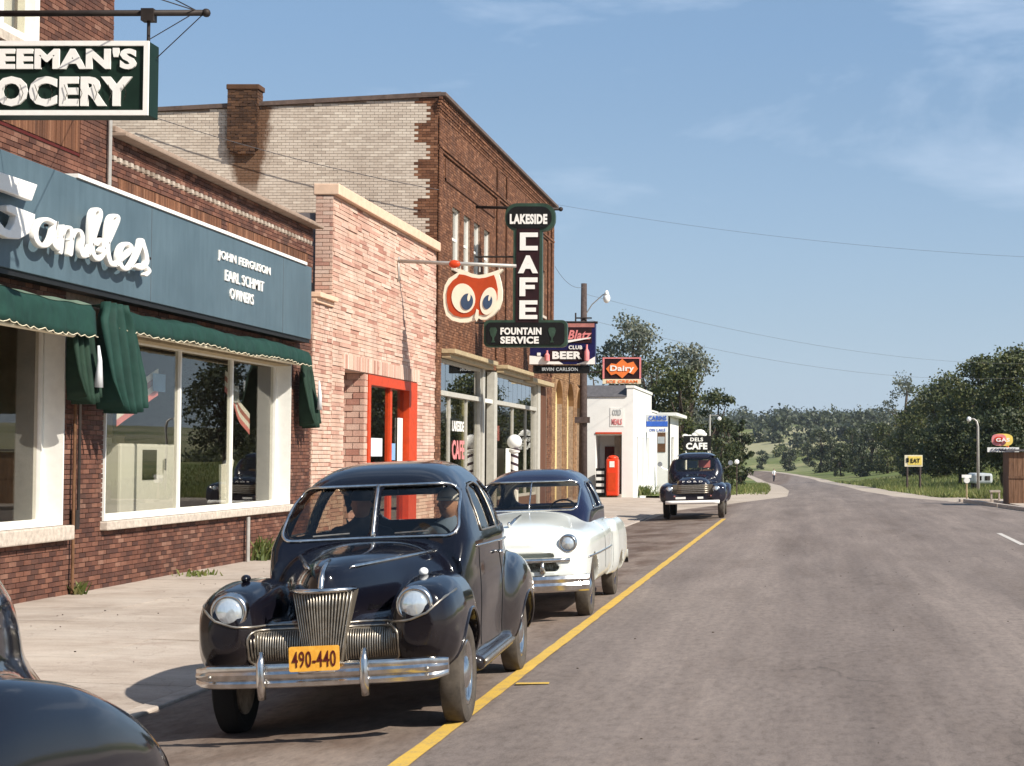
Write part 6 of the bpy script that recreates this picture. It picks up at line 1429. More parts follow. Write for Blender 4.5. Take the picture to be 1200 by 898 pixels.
# ---- E. white building ----------------------------------------------------------------------------
E0 = 77.9; EX = -7.9
wh = thing('white_building', 'white rendered building with recessed corner entrance and three slit windows', 'building', (-8.5, 80, 0))
xl = -12.5; xA, xB = -9.62, -8.42   # recess opening
m = MB(); m.box((xl, E0, -.3), (xA, E0+.3, 4.55)); m.box((xB, E0, -.3), (EX-.301, E0+.3, 4.55)); m.box((xA, E0, 2.85), (xB, E0+.3, 4.55)); m.box((xA-.2, E0+1.6, -.3), (xB+.2, E0+1.9, 2.9)); m.box((xA-.2, E0+.301, -.3), (xA, E0+1.6, 2.9)); m.box((xB, E0+.301, -.3), (xB+.2, E0+1.6, 2.9)); m.box((xA, E0+.301, 2.8), (xB, E0+1.6, 2.9)); build(m, 'front_wall', 'white_wall', wh)
slits = [(79.6, 80.15, .55, 2.75), (82.3, 82.85, .55, 2.75), (85.0, 85.55, .55, 2.75)]
m = MB(); wall_with_holes(m, EX-.30, EX, E0, 87.0, -.4, 4.95, slits); wall_with_holes(m, EX-.30, EX, 87.0, 90.4, -.4, 4.1, []); m.box((xl, 90.1, -.4), (EX-.301, 90.4, 4.0)); build(m, 'street_wall', 'white_wall', wh)
for a, b, c, d in slits: build(MB().box((EX-.22, a, c), (EX-.19, b, d)), 'slit_window', 'sign_black', wh); 
build(MB().box((EX-.9, E0+.4, .3), (EX-.6, 86.9, 3)), 'room', 'interior_dark', wh)
build(MB().box((xl, E0+.5, 4.3), (EX-.31, 90, 4.4)), 'roof', 'roof_tar', wh); build(MB().add([(xl, E0-.06, 4.56), (EX-.31, E0-.06, 4.56), (EX-.31, E0+.9, 5.12), (xl, E0+.9, 5.12), (xl, E0+.9, 4.5), (EX-.31, E0+.9, 4.5)], [(0,1,2,3),(0,4,5,1),(2,5,4,3),(1,5,2),(0,3,4)]), 'roof_band', 'roof_grey', wh)
build(MB().box((EX-.34, E0-.03, 4.96), (EX+.05, 87.05, 5.08)).box((EX-.34, 87.06, 4.11), (EX+.05, 90.45, 4.2)), 'parapet_cap', 'white_paint', wh)
build(MB().box((xA+.25, E0+1.5, .0), (xA+.95, E0+1.58, 2.3)), 'door', 'dark_red', wh); build(MB().box((xA, E0-.04, 2.86), (xB, E0-.003, 2.94)), 'lintel_strip', 'red_paint', wh); build(MB().box((xA-.02, E0-.5, -.1), (xB+.02, E0-.002, .12)), 'step', 'kerb_concrete', wh)
def words(t):
    V, fs = text_mesh('COLD', PX(E0-.02), xat(718, E0), xat(728, E0), zat(487, E0), zat(480, E0), .02, .02); build((V, fs), 'lettering', 'sign_grey', t)
    V, fs = text_mesh('MEALS', PX(E0-.02), xat(717, E0), xat(729, E0), zat(498, E0), zat(491, E0), .02, .02); build((V, fs), 'lettering', 'sign_pink', t)
    build(MB().box((xat(715, E0), E0-.02, zat(500, E0)), (xat(731, E0), E0-.002, zat(478, E0))), 'board', 'paper_white', t)
goods('wall_notice', 'faded grey and pink words on white board above the recessed entrance', 'sign', words, (xat(722, E0), E0, 3.6))
vm = thing('vending_machine', 'tall red machine with rounded top and small white panel beside the white entrance', 'machine', (-8.75, 77.2, 0))
build(MB().box((-9.02, 76.9, .05), (-8.48, 77.5, 1.72)), 'cabinet', 'pump_red', vm, bevel=.06); m = MB(); m.lathe([(.27,0),(.25,.10),(.15,.17),(0,.19)], (-8.75, 77.2, 1.70), 'z', 20); build(m, 'top', 'pump_red', vm, smooth=True)
build(MB().box((-8.86, 76.885, 1.35), (-8.64, 76.898, 1.62)), 'panel', 'paper_white', vm); build(MB().box((-8.92, 76.885, .3), (-8.58, 76.897, 1.1)), 'door', 'red_paint', vm)
rk = thing('newspaper_rack', 'dark rack with white striped shelves left of the red machine', 'rack', (-9.3, 77.2, 0))
m = MB(); m.box((-9.5, 77.1, .05), (-9.1, 77.5, 1.3)); build(m, 'rack_frame', 'plastic_black', rk)
for i in range(4): build(MB().box((-9.48, 77.05, .2+i*.28), (-9.12, 77.095, .34+i*.28)), 'shelf', 'paper_white', rk)

# ---- F. small pale shop beyond ---------------------------------------------------------------------
F0 = 92.5; sm_ = thing('small_white_shop', 'small bluish white shop with overhanging roof beyond the white building', 'building', (-8, 94, dip(94)))
fx0, fx1 = -9.4, -7.45; zb = float(dip(94))-.2
build(MB().box((fx0, F0, zb), (fx1-.12, F0+.2, 4.02)), 'end_wall', 'white_wall', sm_); build(MB().box((fx0, 99.3, zb), (fx1-.12, 99.5, 4.0)), 'end_wall', 'white_wall', sm_)
m = MB(); wall_with_holes(m, fx1-.119, fx1, F0, 99.5, zb, 4.02, [(94.3, 96.2, .8, 2.9)]); build(m, 'street_wall', 'white_wall', sm_)
pane(sm_, fx1-.06, 94.3, 96.2, .8, 2.9, 'glass_dark', 'window'); build(MB().box((fx1-.02, F0-.02, zb), (fx1+.04, F0+.35, 4.0)), 'dark_post', 'plastic_black', sm_)
build(MB().box((fx0-.1, F0-.5, 4.03), (fx1+.45, 100, 4.2)), 'roof', 'white_paint', sm_); build(MB().box((xat(770, F0), F0-.03, zat(530, F0)), (xat(780, F0), F0-.002, zat(507, F0))), 'brown_panel', 'brown_wood', sm_); build(MB().box((xat(771,F0), F0-.05, zat(520, F0)), (xat(779,F0), F0-.031, zat(512,F0))), 'panel_pane', 'sign_grey', sm_)

# ---- signs along the row -----------------------------------------------------------------------------
def board(name, label, Y, u0, u1, v0, v1, thick=.15, mat='sign_black', nm='sign_box'):
    t = thing(name, label, 'sign', (xat((u0+u1)/2, Y), Y, zat(v1, Y))); build(MB().box((xat(u0, Y), Y, zat(v1, Y)), (xat(u1, Y), Y+thick, zat(v0, Y))), nm, mat, t); return t
def rectp(t, Y, u0, u1, v0, v1, d, mat, nm, back=.0): return build(MB().box((xat(u0, Y), Y-d, zat(v1, Y)), (xat(u1, Y), Y-back-.001, zat(v0, Y))), nm, mat, t)
def txt(t, s, Y, u0, u1, v0, v1, d, mat, bold=.03, shear=0): V, fs = text_mesh(s, PX(Y-d), xat(u0, Y), xat(u1, Y), zat(v1, Y), zat(v0, Y), .02, bold, shear); return build((V, fs), 'lettering', mat, t)
Yb = 59.2
bs = board('beer_sign', 'blue and red tavern beer sign with pink bottles and white band', Yb, 620.5, 697, 379, 427, .3, 'sign_navy')
rectp(bs, Yb, 663, 696, 379, 383.5, .03, 'rust_pink', 'top_strip'); rectp(bs, Yb, 664, 693, 384.5, 402, .02, 'sign_maroon', 'script_panel')
txt(bs, 'Blatz', Yb, 665, 693, 387, 398, .025, 'sign_pink', .03, .3); m = MB(); P = [(xat(664,Yb), zat(402,Yb)), (xat(692,Yb), zat(396.5,Yb)), (xat(692,Yb), zat(395.5,Yb)), (xat(664,Yb), zat(399,Yb))]; m.prism(P, lambda a,b: (a, Yb-.05, b), lambda a,b: (a, Yb-.03, b)); build(m, 'swash', 'letter_white', bs)
txt(bs, 'CLUB', Yb, 666, 682, 405, 409.5, .012, 'letter_white', .03)
rectp(bs, Yb, 644, 683.5, 410.5, 423.5, .02, 'sign_maroon', 'beer_panel'); txt(bs, 'BEER', Yb, 647, 681.5, 412, 421, .022, 'letter_white', .05)
def bottle(u, v0, v1):
    x = xat(u, Yb); z0, z1 = zat(v1, Yb), zat(v0, Yb); h = z1-z0; m = MB(); m.tube([(x, Yb-.08, z0), (x, Yb-.08, z0+h*.55), (x, Yb-.08, z0+h*.75), (x, Yb-.08, z1)], [.09,.09,.035,.035], 12); return build(m, 'bottle_emblem', 'sign_pink', bs, smooth='auto')
bottle(641, 411, 423); bottle(687.5, 404, 423)
P = [(xat(620,Yb), zat(427,Yb)), (xat(660,Yb), zat(427,Yb)), (xat(655,Yb), zat(424,Yb)), (xat(634,Yb), zat(418,Yb)), (xat(620,Yb), zat(417,Yb))]; m = MB(); m.prism(P, lambda a,b: (a, Yb-.012, b), lambda a,b: (a, Yb-.002, b)); P2 = [(xat(675,Yb), zat(427,Yb)), (xat(697,Yb), zat(427,Yb)), (xat(697,Yb), zat(418,Yb)), (xat(690,Yb), zat(422,Yb))]; m.prism(P2, lambda a,b: (a, Yb-.012, b), lambda a,b: (a, Yb-.002, b)); build(m, 'white_band', 'letter_white', bs)
rectp(bs, Yb, 624, 690, 428, 437.5, .0-.05, 'sign_black', 'name_panel', -.28); txt(bs, 'IRVIN CARLSON', Yb+.05, 635, 677, 431, 435, .022, 'sign_grey', .02)
rectp(bs, Yb, 629, 633, 413.5, 417, .03, 'letter_white', 'emblem')
bb = thing('sign_bracket', 'thin iron bar carrying the beer sign out from the brick block', 'bracket', (WX, Yb+.2, 7.0)); m = MB(); m.tube([(WX, Yb+.2, zat(377, Yb)), (xat(699, Yb), Yb+.2, zat(377.5, Yb))], .05, 6); m.tube([(xat(692,Yb), Yb+.2, zat(377,Yb)), (xat(692,Yb), Yb+.2, zat(380,Yb))], .04, 6); m.tube([(xat(673,Yb), Yb+.2, zat(366,Yb)), (xat(673,Yb), Yb+.2, zat(380,Yb))], .03, 6); build(m, 'bar', 'iron', bb)
Yd = 74.0
ds = board('diamond_sign', 'orange diamond lettering on a dark board with pink frame hanging over the white building', Yd, 706, 751, 419, 450, .2, 'sign_maroon')
for r_ in ((706, 751, 419, 420.6), (706, 708, 420.7, 444), (749, 751, 420.7, 444)): rectp(ds, Yd, *r_, .03, 'sign_pink', 'frame')
rectp(ds, Yd, 706, 751, 444.5, 450, .02, 'cream_paint', 'base_strip'); txt(ds, 'ICE CREAM', Yd, 711, 747, 445.7, 449, .022, 'sign_orange', .02)
pts = [(710,432.5),(716,426),(722,427),(729,420.8),(735,426),(742,424),(747.5,432.5),(742,439),(736,437),(729,443.6),(722,438),(716,440)]
m = MB(); m.prism([(xat(u,Yd), zat(v,Yd)) for u, v in pts], lambda a,b: (a, Yd-.04, b), lambda a,b: (a, Yd-.002, b)); build(m, 'diamond', 'sign_orange', ds); txt(ds, 'Dairy', Yd, 715, 743, 428.5, 437, .045, 'letter_white', .03)
bb = thing('sign_bracket', 'iron arm carrying the orange diamond sign from the tan building', 'bracket', (WX, Yd+.1, 6.0)); build(MB().tube([(WX, Yd+.1, zat(436, Yd)), (xat(707, Yd), Yd+.1, zat(436, Yd))], .04, 6), 'bar', 'iron', bb)
Ys = 84.0
s3 = board('blue_sign', 'small grey, blue and white sign on a bracket beyond the slit windows', Ys, 757.5, 782.5, 486, 507, .12, 'sign_grey'); rectp(s3, Ys, 757.5, 782.5, 494, 500, .02, 'sign_blue', 'blue_band'); rectp(s3, Ys, 757.5, 782.5, 501, 507, .015, 'paper_white', 'white_band'); txt(s3, 'CABINS', Ys, 760, 781, 487.5, 493, .012, 'sign_blue', .02); txt(s3, 'ON LAKE', Ys, 761, 780, 502.5, 506, .018, 'sign_blue', .0)
bb = thing('sign_bracket', 'thin arm carrying the small blue and white sign', 'bracket', (EX, Ys+.06, 3.6)); build(MB().tube([(EX, Ys+.06, zat(495, Ys)), (xat(759, Ys), Ys+.06, zat(495, Ys))], .03, 6), 'bar', 'iron', bb)
Yk = 88.0
s4 = thing('roadside_cafe_sign', 'black cafe sign with white cloud-shaped top standing on posts above the pickup truck', 'sign', (xat(817, Yk), Yk, dip(Yk)))
build(MB().box((xat(801, Yk), Yk, zat(528.5, Yk)), (xat(833, Yk), Yk+.15, zat(511, Yk))), 'sign_box', 'sign_black', s4); txt(s4, 'CAFE', Yk, 804, 829, 519, 527, .005, 'letter_white', .05); txt(s4, 'DELS', Yk, 809, 824, 513, 517.5, .005, 'letter_white', .03)
m = MB()
for (u, v, r_) in ((815, 510, .16), (820, 507.5, .22), (824, 509.5, .15), (803, 511, .12), (808, 511.5, .1)): m.sphere((xat(u, Yk), Yk+.05, zat(v, Yk)), r_, 12, 8, (1.3, .35, .8))
build(m, 'cloud_top', 'letter_white', s4, smooth=True)
m = MB()
for u in (804, 830): m.tube([(xat(u, Yk), Yk+.08, float(dip(Yk))-.2), (xat(u, Yk), Yk+.08, zat(511, Yk))], .05, 6)
build(m, 'post', 'white_paint', s4)
# barber pole
bp_ = thing('barber_pole', 'white striped barber pole with a round white globe on top', 'barber pole', (-9.3, 54.4, 0))
build(MB().box((-9.5, 54.2, .0), (-9.1, 54.6, .25)).box((-9.42, 54.28, .25), (-9.18, 54.52, .75)), 'base', 'white_paint', bp_, bevel=.02)
m = MB(); m.lathe([(.15,.75),(.15,.82),(.12,.84),(.12,1.95),(.17,1.97),(.19,2.05),(.10,2.09)], (-9.3, 54.4, 0), 'z', 24); build(m, 'cylinder', 'barber_stripe', bp_, smooth='auto')
build(MB().sphere((-9.3, 54.4, 2.30), .235, 24, 16), 'globe', 'globe_white', bp_, smooth=True)
poster('price_board', 'white board leaning beside the barber pole', 56.6, 1.55, 1.6, 1.1, 'paper_white', x=WX+.03)

# ---- utility pole with lamp ---------------------------------------------------------------------------
Yp = 70.5; up = thing('utility_pole', 'dark wooden utility pole in front of the white building with a lamp on an arm', 'pole', (xat(683.5, Yp), Yp, 0))
xp = xat(683.5, Yp); m = MB(); m.tube([(xp, Yp, -.1), (xp, Yp, zat(332, Yp))], [.19, .12], 12); build(m, 'shaft', 'pole_wood', up, smooth=True)
m = MB(); m.tube([(xp-.3, Yp-.15, zat(373, Yp)), (xp+.35, Yp-.15, zat(373, Yp))], .035, 6); build(m, 'crossarm', 'iron', up); build(MB().box((xp-.32, Yp-.25, zat(496, Yp)), (xp+.28, Yp+.0, zat(489, Yp))), 'pole_box', 'pole_wood', up)
m = MB(); m.tube([(xp, Yp, zat(372, Yp)), (xp+.35, Yp-.1, zat(357, Yp)), (xp+.8, Yp-.2, zat(346, Yp)), (xat(711, Yp), Yp-.25, zat(344, Yp))], .022, 6); build(m, 'lamp_arm', 'galvanised', up)
m = MB(); m.sphere((xat(711, Yp), Yp-.25, zat(350, Yp)), .15, 14, 10, (1,1,1.35)); m.tube([(xat(711, Yp), Yp-.25, zat(347, Yp)), (xat(711, Yp), Yp-.25, zat(341, Yp))], [.13,.05], 10); build(m, 'lamp_globe', 'globe_white', up, smooth=True)
def cable(name, label, a, b, sag, r=.012, group='overhead wires crossing the sky'):
    P = []; 
    for i in range(25): t = i/24; P.append((a[0]+(b[0]-a[0])*t, a[1]+(b[1]-a[1])*t, a[2]+(b[2]-a[2])*t-sag*4*t*(1-t)))
    o = build(MB().tube(P, r, 5), name, 'roof_grey', None, origin=a); return tag(o, label, 'wire', group)
cable('overhead_wire', 'long wire from the top corner of the brick block across the sky', (WX+.1, 65.8, 11.6), (14.5, 66, 9.4), .5, .005)
cable('overhead_wire', 'upper of two faint wires running right from the utility pole', (xp, Yp, zat(344, Yp)), (17, 110, 7.9), 1.0, .006); cable('overhead_wire', 'lower of two faint wires running right from the utility pole', (xp, Yp, zat(373, Yp)), (17, 110, 7.2), 1.2, .006)
cable('overhead_wire', 'short wire from the top of the utility pole back to the brick block', (xp, Yp, zat(336, Yp)), (WX+.1, 65.9, 9.2), .3, .008)
cable('overhead_wire', 'wire across the pale painted side wall above the pink building', (-17.5, 45.05, 10.9), (WX+.1, 45.0, 8.9), .15, .010)

# ---- vegetation -------------------------------------------------------------------------------------------
def leaf_cloud(centres, radii, per, size, seed, flat=.75):
    r = np.random.default_rng(seed); V = []; 
    for (c, R_) in zip(centres, radii):
        n = per(R_) if callable(per) else per
        d = r.normal(size=(n, 3)); d /= np.linalg.norm(d, axis=1)[:, None]; rad = R_*np.cbrt(r.uniform(.15, 1, n))*(1+.18*r.normal(size=n)); p = np.array(c)+d*rad[:, None]*np.array([1,1,flat])
        a = r.normal(size=(n, 3)); a /= np.linalg.norm(a, axis=1)[:, None]; b = np.cross(a, d+.6*r.normal(size=(n,3))); b /= np.maximum(np.linalg.norm(b, axis=1)[:, None], 1e-6)
        s = size*r.uniform(.6, 1.3, n)[:, None]; V.append(np.stack([p-a*s*.5, p+b*s*.38, p+a*s*.5, p-b*s*.38], 1).reshape(-1, 3))
    V = np.concatenate(V); k = len(V)//4; return V, np.arange(k*4).reshape(-1, 4)
def tree(label, u, Y, vtop, ru, mat, seed, name='tree', nclump=26, dens=1.0, crown_base=.28, size=None, group=None, squash=1.0, cat='tree', x=None, h=None):
    r = random.Random(seed); x = xat(u, Y) if x is None else x; g = float(T(x, Y))-.1; top = zat(vtop, Y) if h is None else g+h; H_ = top-g; rx = ru/2000*Y; size = size or max(.16, .0013*Y*1.6)
    t = thing(name, label, cat, (x, Y, g), group); m = MB(); cs_ = []; rs_ = []
    zb_ = g+H_*crown_base; zc = (zb_+top)/2; rz = (top-zb_)/2
    m.tube([(x, Y, g-.2), (x+r.uniform(-.15,.15), Y, g+H_*.3), (x+r.uniform(-.3,.3), Y, g+H_*.6), (x+r.uniform(-.4,.4), Y, g+H_*.85)], [H_*.028, H_*.021, H_*.013, H_*.004], 8)
    for i in range(nclump):
        a = r.uniform(0, 2*math.pi); q = r.random()**.5; zz = r.uniform(-.95, .92); w = math.sqrt(max(.08, 1-zz*zz)); cr_ = rx*r.uniform(.22, .42)
        c = (x+math.cos(a)*q*w*(rx-cr_*.6), Y+math.sin(a)*q*w*(rx-cr_*.6), zc+zz*(rz-cr_*.4)); cs_.append(c); rs_.append(min(cr_, rz*.6))
        if i % 2 == 0:
            s0 = (x, Y, g+H_*r.uniform(.25, .6)); mid = tuple((s0[k]*.45+c[k]*.55)+(0,0,.1*H_*.5)[k] for k in range(3)); m.tube([s0, mid, c], [H_*.011, H_*.007, H_*.002], 5)
    build(m, 'trunk', 'bark', t, smooth=True, clean=False)
    V, F = leaf_cloud(cs_, rs_, lambda R_: int(dens*170*(R_/size/5)**2)+40, size, seed); build((V, F), 'crown', mat, t, clean=False)
    return t
# left cluster behind the white buildings
tree('tall thin-crowned grey-green tree above the white building', 738, 118, 360, 52, 'leaf_grey', 1, nclump=44, dens=.75, crown_base=.40, size=.24)
tree('grey-green tree with loose crown right of the tall thin-crowned one', 805, 128, 393, 40, 'leaf_grey', 2, nclump=34, dens=.7, crown_base=.35, size=.24)
tree('olive green bushy tree under the grey crowns behind the white building', 765, 112, 415, 40, 'leaf_mid', 3, dens=1.0, crown_base=.15, size=.2)
tree('dark olive tree behind the small white shop', 800, 110, 428, 46, 'leaf_mid', 4, dens=1.1, crown_base=.08, size=.2)
tree('broad dark tree beside the cafe road sign', 838, 106, 452, 36, 'leaf_dark', 5, dens=1.1, crown_base=.03, size=.19)
tree('low dark tree at the left edge of the far road', 852, 100, 484, 26, 'leaf_dark', 6, dens=1.1, crown_base=.0, size=.18)
tree('small dark spreading tree on the left grass verge', 846, 95, 512, 20, 'leaf_dark', 7, dens=1.1, crown_base=.0, size=.17)
tree('dark tree behind the left verge, nearest the road', 868, 135, 490, 16, 'leaf_dark', 8, dens=1.0, crown_base=.0)
tree('olive tree left behind the tan building', 700, 112, 420, 30, 'leaf_mid', 9, dens=.9, crown_base=.1, size=.22)
# right cluster
for (u, Y, v, ru, mt, sd, lb, nc, dn, cb_, sz) in (
    (1060, 215, 437, 32, 'leaf_grey', 11, 'pale sparse tree at the left end of the right-hand grove', 30, .55, .30, .30),
    (1078, 200, 468, 38, 'leaf_mid', 12, 'olive tree below the pale sparse tree', 44, 1.3, -.05, .30),
    (1105, 175, 436, 46, 'leaf_mid', 13, 'rounded olive tree in the middle of the grove', 50, 1.3, .0, .28),
    (1145, 140, 415, 50, 'leaf_mid', 14, 'tall green tree above the curved street lamp', 56, 1.4, .10, .25),
    (1195, 118, 402, 56, 'leaf_mid', 15, 'tallest tree of the grove at the right edge', 60, 1.4, .12, .22),
    (1250, 108, 410, 50, 'leaf_dark', 16, 'dark tree cut by the right edge', 40, 1.2, .12, .22),
    (1125, 118, 488, 44, 'leaf_dark', 17, 'low dark tree over the trailer', 50, 1.6, .14, .20),
    (1175, 104, 478, 46, 'leaf_dark', 18, 'low dark tree behind the curved street lamp', 50, 1.6, .18, .20),
    (1040, 260, 494, 24, 'leaf_mid', 19, 'rounded tree left of the yellow billboard', 30, 1.3, -.05, .34),
    (1108, 150, 492, 40, 'leaf_dark', 20, 'shadowy tree right of the yellow billboard', 44, 1.6, .0, .24),
    (1078, 210, 512, 30, 'leaf_dark', 21, 'low dark thicket behind the yellow billboard', 34, 1.6, -.1, .28)):
    tree(lb, u, Y, v, ru, mt, sd, nclump=nc, dens=dn, crown_base=cb_, size=sz)
# middle-distance bushes and small trees either side of the road, counted ones as things
mids = [(962,340,502,16,'leaf_dark'),(975,340,508,16,'leaf_far'),(1000,310,500,18,'leaf_dark'),(1022,290,494,20,'leaf_dark'),(1045,270,500,18,'leaf_far'),(925,400,524,11,'leaf_far'),(1010,260,518,16,'leaf_far'),(985,280,522,12,'leaf_dark'),(947,420,519,10,'leaf_far'),(893,430,527,9,'leaf_far'),(1065,235,512,18,'leaf_dark'),(1090,225,505,18,'leaf_far')]
words_ = ['round dark bush-like tree','pale green bush-like tree','broad dark tree','tall dark tree','soft green tree','small pale tree','low green tree','small dark tree','slim far tree','tiny far tree','dense tree','soft broad tree']
for i, (u, Y, v, ru, mt) in enumerate(mids): tree(words_[i]+' in the middle distance beyond the road bend, ' + ['third from the left','fourth from the left','sixth from the left','just left of the billboard','behind the billboard','left of the middle group','in front of the sixth','in front of the fifth','second from the left','leftmost','right of the billboard','far right of the billboard'][i], u, Y, v, ru, mt, 40+i, nclump=26, dens=1.3, crown_base=-.05, size=.34, group='small trees beyond the road bend')
# wooded hills : a mass nobody could count
r = np.random.default_rng(5); cs_ = []; rs_ = []
for i in range(1500):
    Y = r.uniform(520, 1150); x = r.uniform(-.28, .30)*Y
    if r.random() > (0.42 if Y < 640 and x < .05*Y else .5 if Y < 700 else .97 if Y > 760 else .4): continue
    z = float(T(x, Y)); R_ = r.uniform(3.5, 7.0) if Y > 780 else r.uniform(2.0, 4.0); cs_.append((x, Y, z+R_*r.uniform(.5, .95))); rs_.append(R_)
V, F = leaf_cloud(cs_, rs_, lambda R_: 170, 1.5, 6, 1.0); o = build((V, F), 'wooded_hill', 'leaf_far', None, kind='stuff', clean=False); tag(o, 'dark woods covering the distant low hills', 'woods')
cs_ = []; rs_ = []
for i in range(420):
    Y = r.uniform(300, 520); x = r.uniform(-.08, .30)*Y
    if roadL(min(Y, 500))-6 < x < roadR(min(Y, 500))+10: continue
    R_ = r.uniform(.9, 2.4)*(1.0 if x > 0 else 1.0); cs_.append((x, Y, float(T(x, Y))+R_*.5)); rs_.append(R_)
V, F = leaf_cloud(cs_, rs_, lambda R_: 70, .7, 8, .9); o = build((V, F), 'scrub', 'leaf_mid', None, kind='stuff', clean=False); tag(o, 'scrub and bushes on the slope beyond the road bend', 'scrub')
# long grass along the verges, weeds against the shop wall
def grass(name, label, pts, hgt, w, seed):
    r = np.random.default_rng(seed); P = np.array(pts); n = len(P); a = r.uniform(0, 2*math.pi, n); lean = r.normal(size=(n,2))*hgt*.35; h = hgt*r.uniform(.5, 1.3, n)
    dx = np.stack([np.cos(a), np.sin(a), np.zeros(n)], 1)*w*.5; tip = P+np.stack([lean[:,0], lean[:,1], h], 1); V = np.stack([P-dx, P+dx, tip], 1).reshape(-1, 3); F = np.arange(n*3).reshape(-1, 3)
    o = build((V, F), name, 'grass_blade', None, kind='stuff', clean=False); return tag(o, label, 'grass')
pts = []
for i in range(26000):
    Y = 78+ (r.random()**1.5)*150; x = float(roadR(Y))+1.7+r.random()**1.4*.16*Y; pts.append((x, Y, float(T(x, Y))-.06))
grass('verge_grass', 'rough grass on the right-hand bank', pts, .32, .07, 3)
pts = []
for i in range(9000):
    Y = 86+r.random()*90; x = float(roadL(Y))-1.1-r.random()*9; pts.append((x, Y, float(dip(Y))-.05))
grass('verge_grass', 'rough grass on the left-hand verge', pts, .28, .07, 4)
pts = [(r.uniform(7.0, 9.0), r.uniform(69.8, 73.5), .0) for i in range(2600)]; grass('verge_grass', 'tuft of yellow-green grass round the mailbox post', pts, .45, .05, 9)
def weed(label, x, y, n, h, w, sd):
    r = random.Random(sd); t = thing('weed', label, 'plant', (x, y, 0)); V = []; F = []
    for i in range(n):
        a = r.uniform(0, 6.28); L = h*r.uniform(.4, 1.1); ox, oy_ = r.gauss(0, w*.35), r.gauss(0, w*.35); b = len(V); c, s = math.cos(a), math.sin(a); ww = .012+.02*r.random()
        V += [(x+ox-s*ww, y+oy_+c*ww, 0), (x+ox+s*ww, y+oy_-c*ww, 0), (x+ox+c*L*.35+s*ww, y+oy_+s*L*.35-c*ww, L*.7), (x+ox+c*L*.6, y+oy_+s*L*.6, L)]; F.append((b, b+1, b+2, b+3))
    build((V, F), 'leaves', 'grass_blade', t, clean=False)
weed('green weed at the foot of the wall beside the drain pipe', WX+.12, 30.6, 130, .42, .55, 1); weed('small brown weed flat on the pavement under the wide shop window', WX+.5, 26.4, 60, .10, .45, 2); weed('small green weed at the foot of the awning rod', WX+.12, 22.9, 40, .18, .15, 3)
weed('small green bush at the foot of the white building', -7.7, 80.5, 160, .5, .7, 4)
build(MB().tube([(WX+.08, 29.95, 0), (WX+.08, 29.95, .78)], .035, 8), 'drain_pipe', 'galvanised', store)

# ---- right side: board hut, lamp, mailbox, billboard, trailer ------------------------------------------------
hut = thing('board_hut', 'brown hut of upright boards cut by the right edge', 'hut', (7.7, 63, 0)); Yh = 63.5; xh = xat(1182, Yh)
build(MB().box((xh+.03, Yh+.03, -.1), (xh+5, Yh+1.9, 2.0)), 'wall', 'brown_wood', hut)
x = xh; i = 0
while x < xh+4:
    w = .17; o = build(MB().box((x, Yh-.0+random.uniform(-.008, .008), 0), (x+w-.012, Yh+.028, 1.99+random.uniform(-.03,.03))), 'board', 'board_wood', hut); x += w
y = Yh+.05
while y < Yh+1.8: build(MB().box((xh, y, 0), (xh+.028, y+.158, 1.99)), 'board', 'board_wood', hut); y += .17
build(MB().box((xh-.12, Yh-.15, 2.03), (xh+5.1, Yh+2.0, 2.10)), 'roof', 'roof_grey', hut); build(MB().box((xh-.02, Yh-.03, 1.02), (xh+4, Yh-.012, 1.10)), 'rail', 'board_wood', hut)
sg = thing('oval_sign', 'red and orange oval sign over a white board above the brown hut', 'sign', (xat(1174, 66), 66, 0)); Yo = 66.0
build(MB().tube([(xat(1181, Yo), Yo+.2, 0), (xat(1181, Yo), Yo+.2, zat(512, Yo))], .06, 8), 'post', 'sign_orange', sg)
def ov(u0, u1, v0, v1, d, mt, nm): cu, cv, a, b = (u0+u1)/2, (v0+v1)/2, (u1-u0)/2, (v1-v0)/2; m = MB(); m.prism([(xat(cu+a*math.copysign(abs(math.cos(t))**.7, math.cos(t)), Yo), zat(cv+b*math.copysign(abs(math.sin(t))**.7, math.sin(t)), Yo)) for t in np.linspace(0, 2*math.pi, 28, endpoint=False)], lambda p, q: (p, Yo-d, q), lambda p, q: (p, Yo+.1-d*.5, q)); return build(m, nm, mt, sg)
ov(1162, 1187, 508.5, 523, .0, 'sign_yellow', 'sign_panel'); ov(1162, 1179, 509, 522.5, .06, 'sign_pink', 'sign_disc'); ov(1165.5, 1175, 512, 519, .09, 'red_paint', 'sign_ring'); txt(sg, 'GAS', Yo-.1, 1167, 1183, 513.5, 518, .02, 'letter_white', .03)
build(MB().box((xat(1157, Yo), Yo-.02, zat(530, Yo)), (xat(1194, Yo), Yo+.1, zat(524.5, Yo))), 'white_board', 'paper_white', sg); txt(sg, 'COTTAGES', Yo-.02, 1161, 1190, 525.7, 529, .012, 'sign_navy', .0)
ls = thing('street_lamp', 'slender street lamp with curved arm and round head on the right', 'street lamp', (xat(1146, 74), 74, 0)); xl_ = xat(1146, 74)
build(MB().tube([(xl_, 74, -.1), (xl_, 74, zat(500, 74)), (xl_-.05, 74, zat(494, 74)), (xl_-.16, 74, zat(491.5, 74)), (xat(1136.5, 74), 74, zat(490.5, 74))], [.075,.05,.04,.035,.03], 8), 'post', 'galvanised', ls, smooth=True); build(MB().sphere((xat(1135.5, 74), 74, zat(491.5, 74)), .10, 12, 8, (1,1,1.1)), 'lamp_head', 'globe_white', ls, smooth=True)
mb_ = thing('mailbox', 'white round-topped mailbox on a thin post by the right kerb', 'mailbox', (xat(1132, 71), 71, 0)); xm = xat(1132.5, 71)
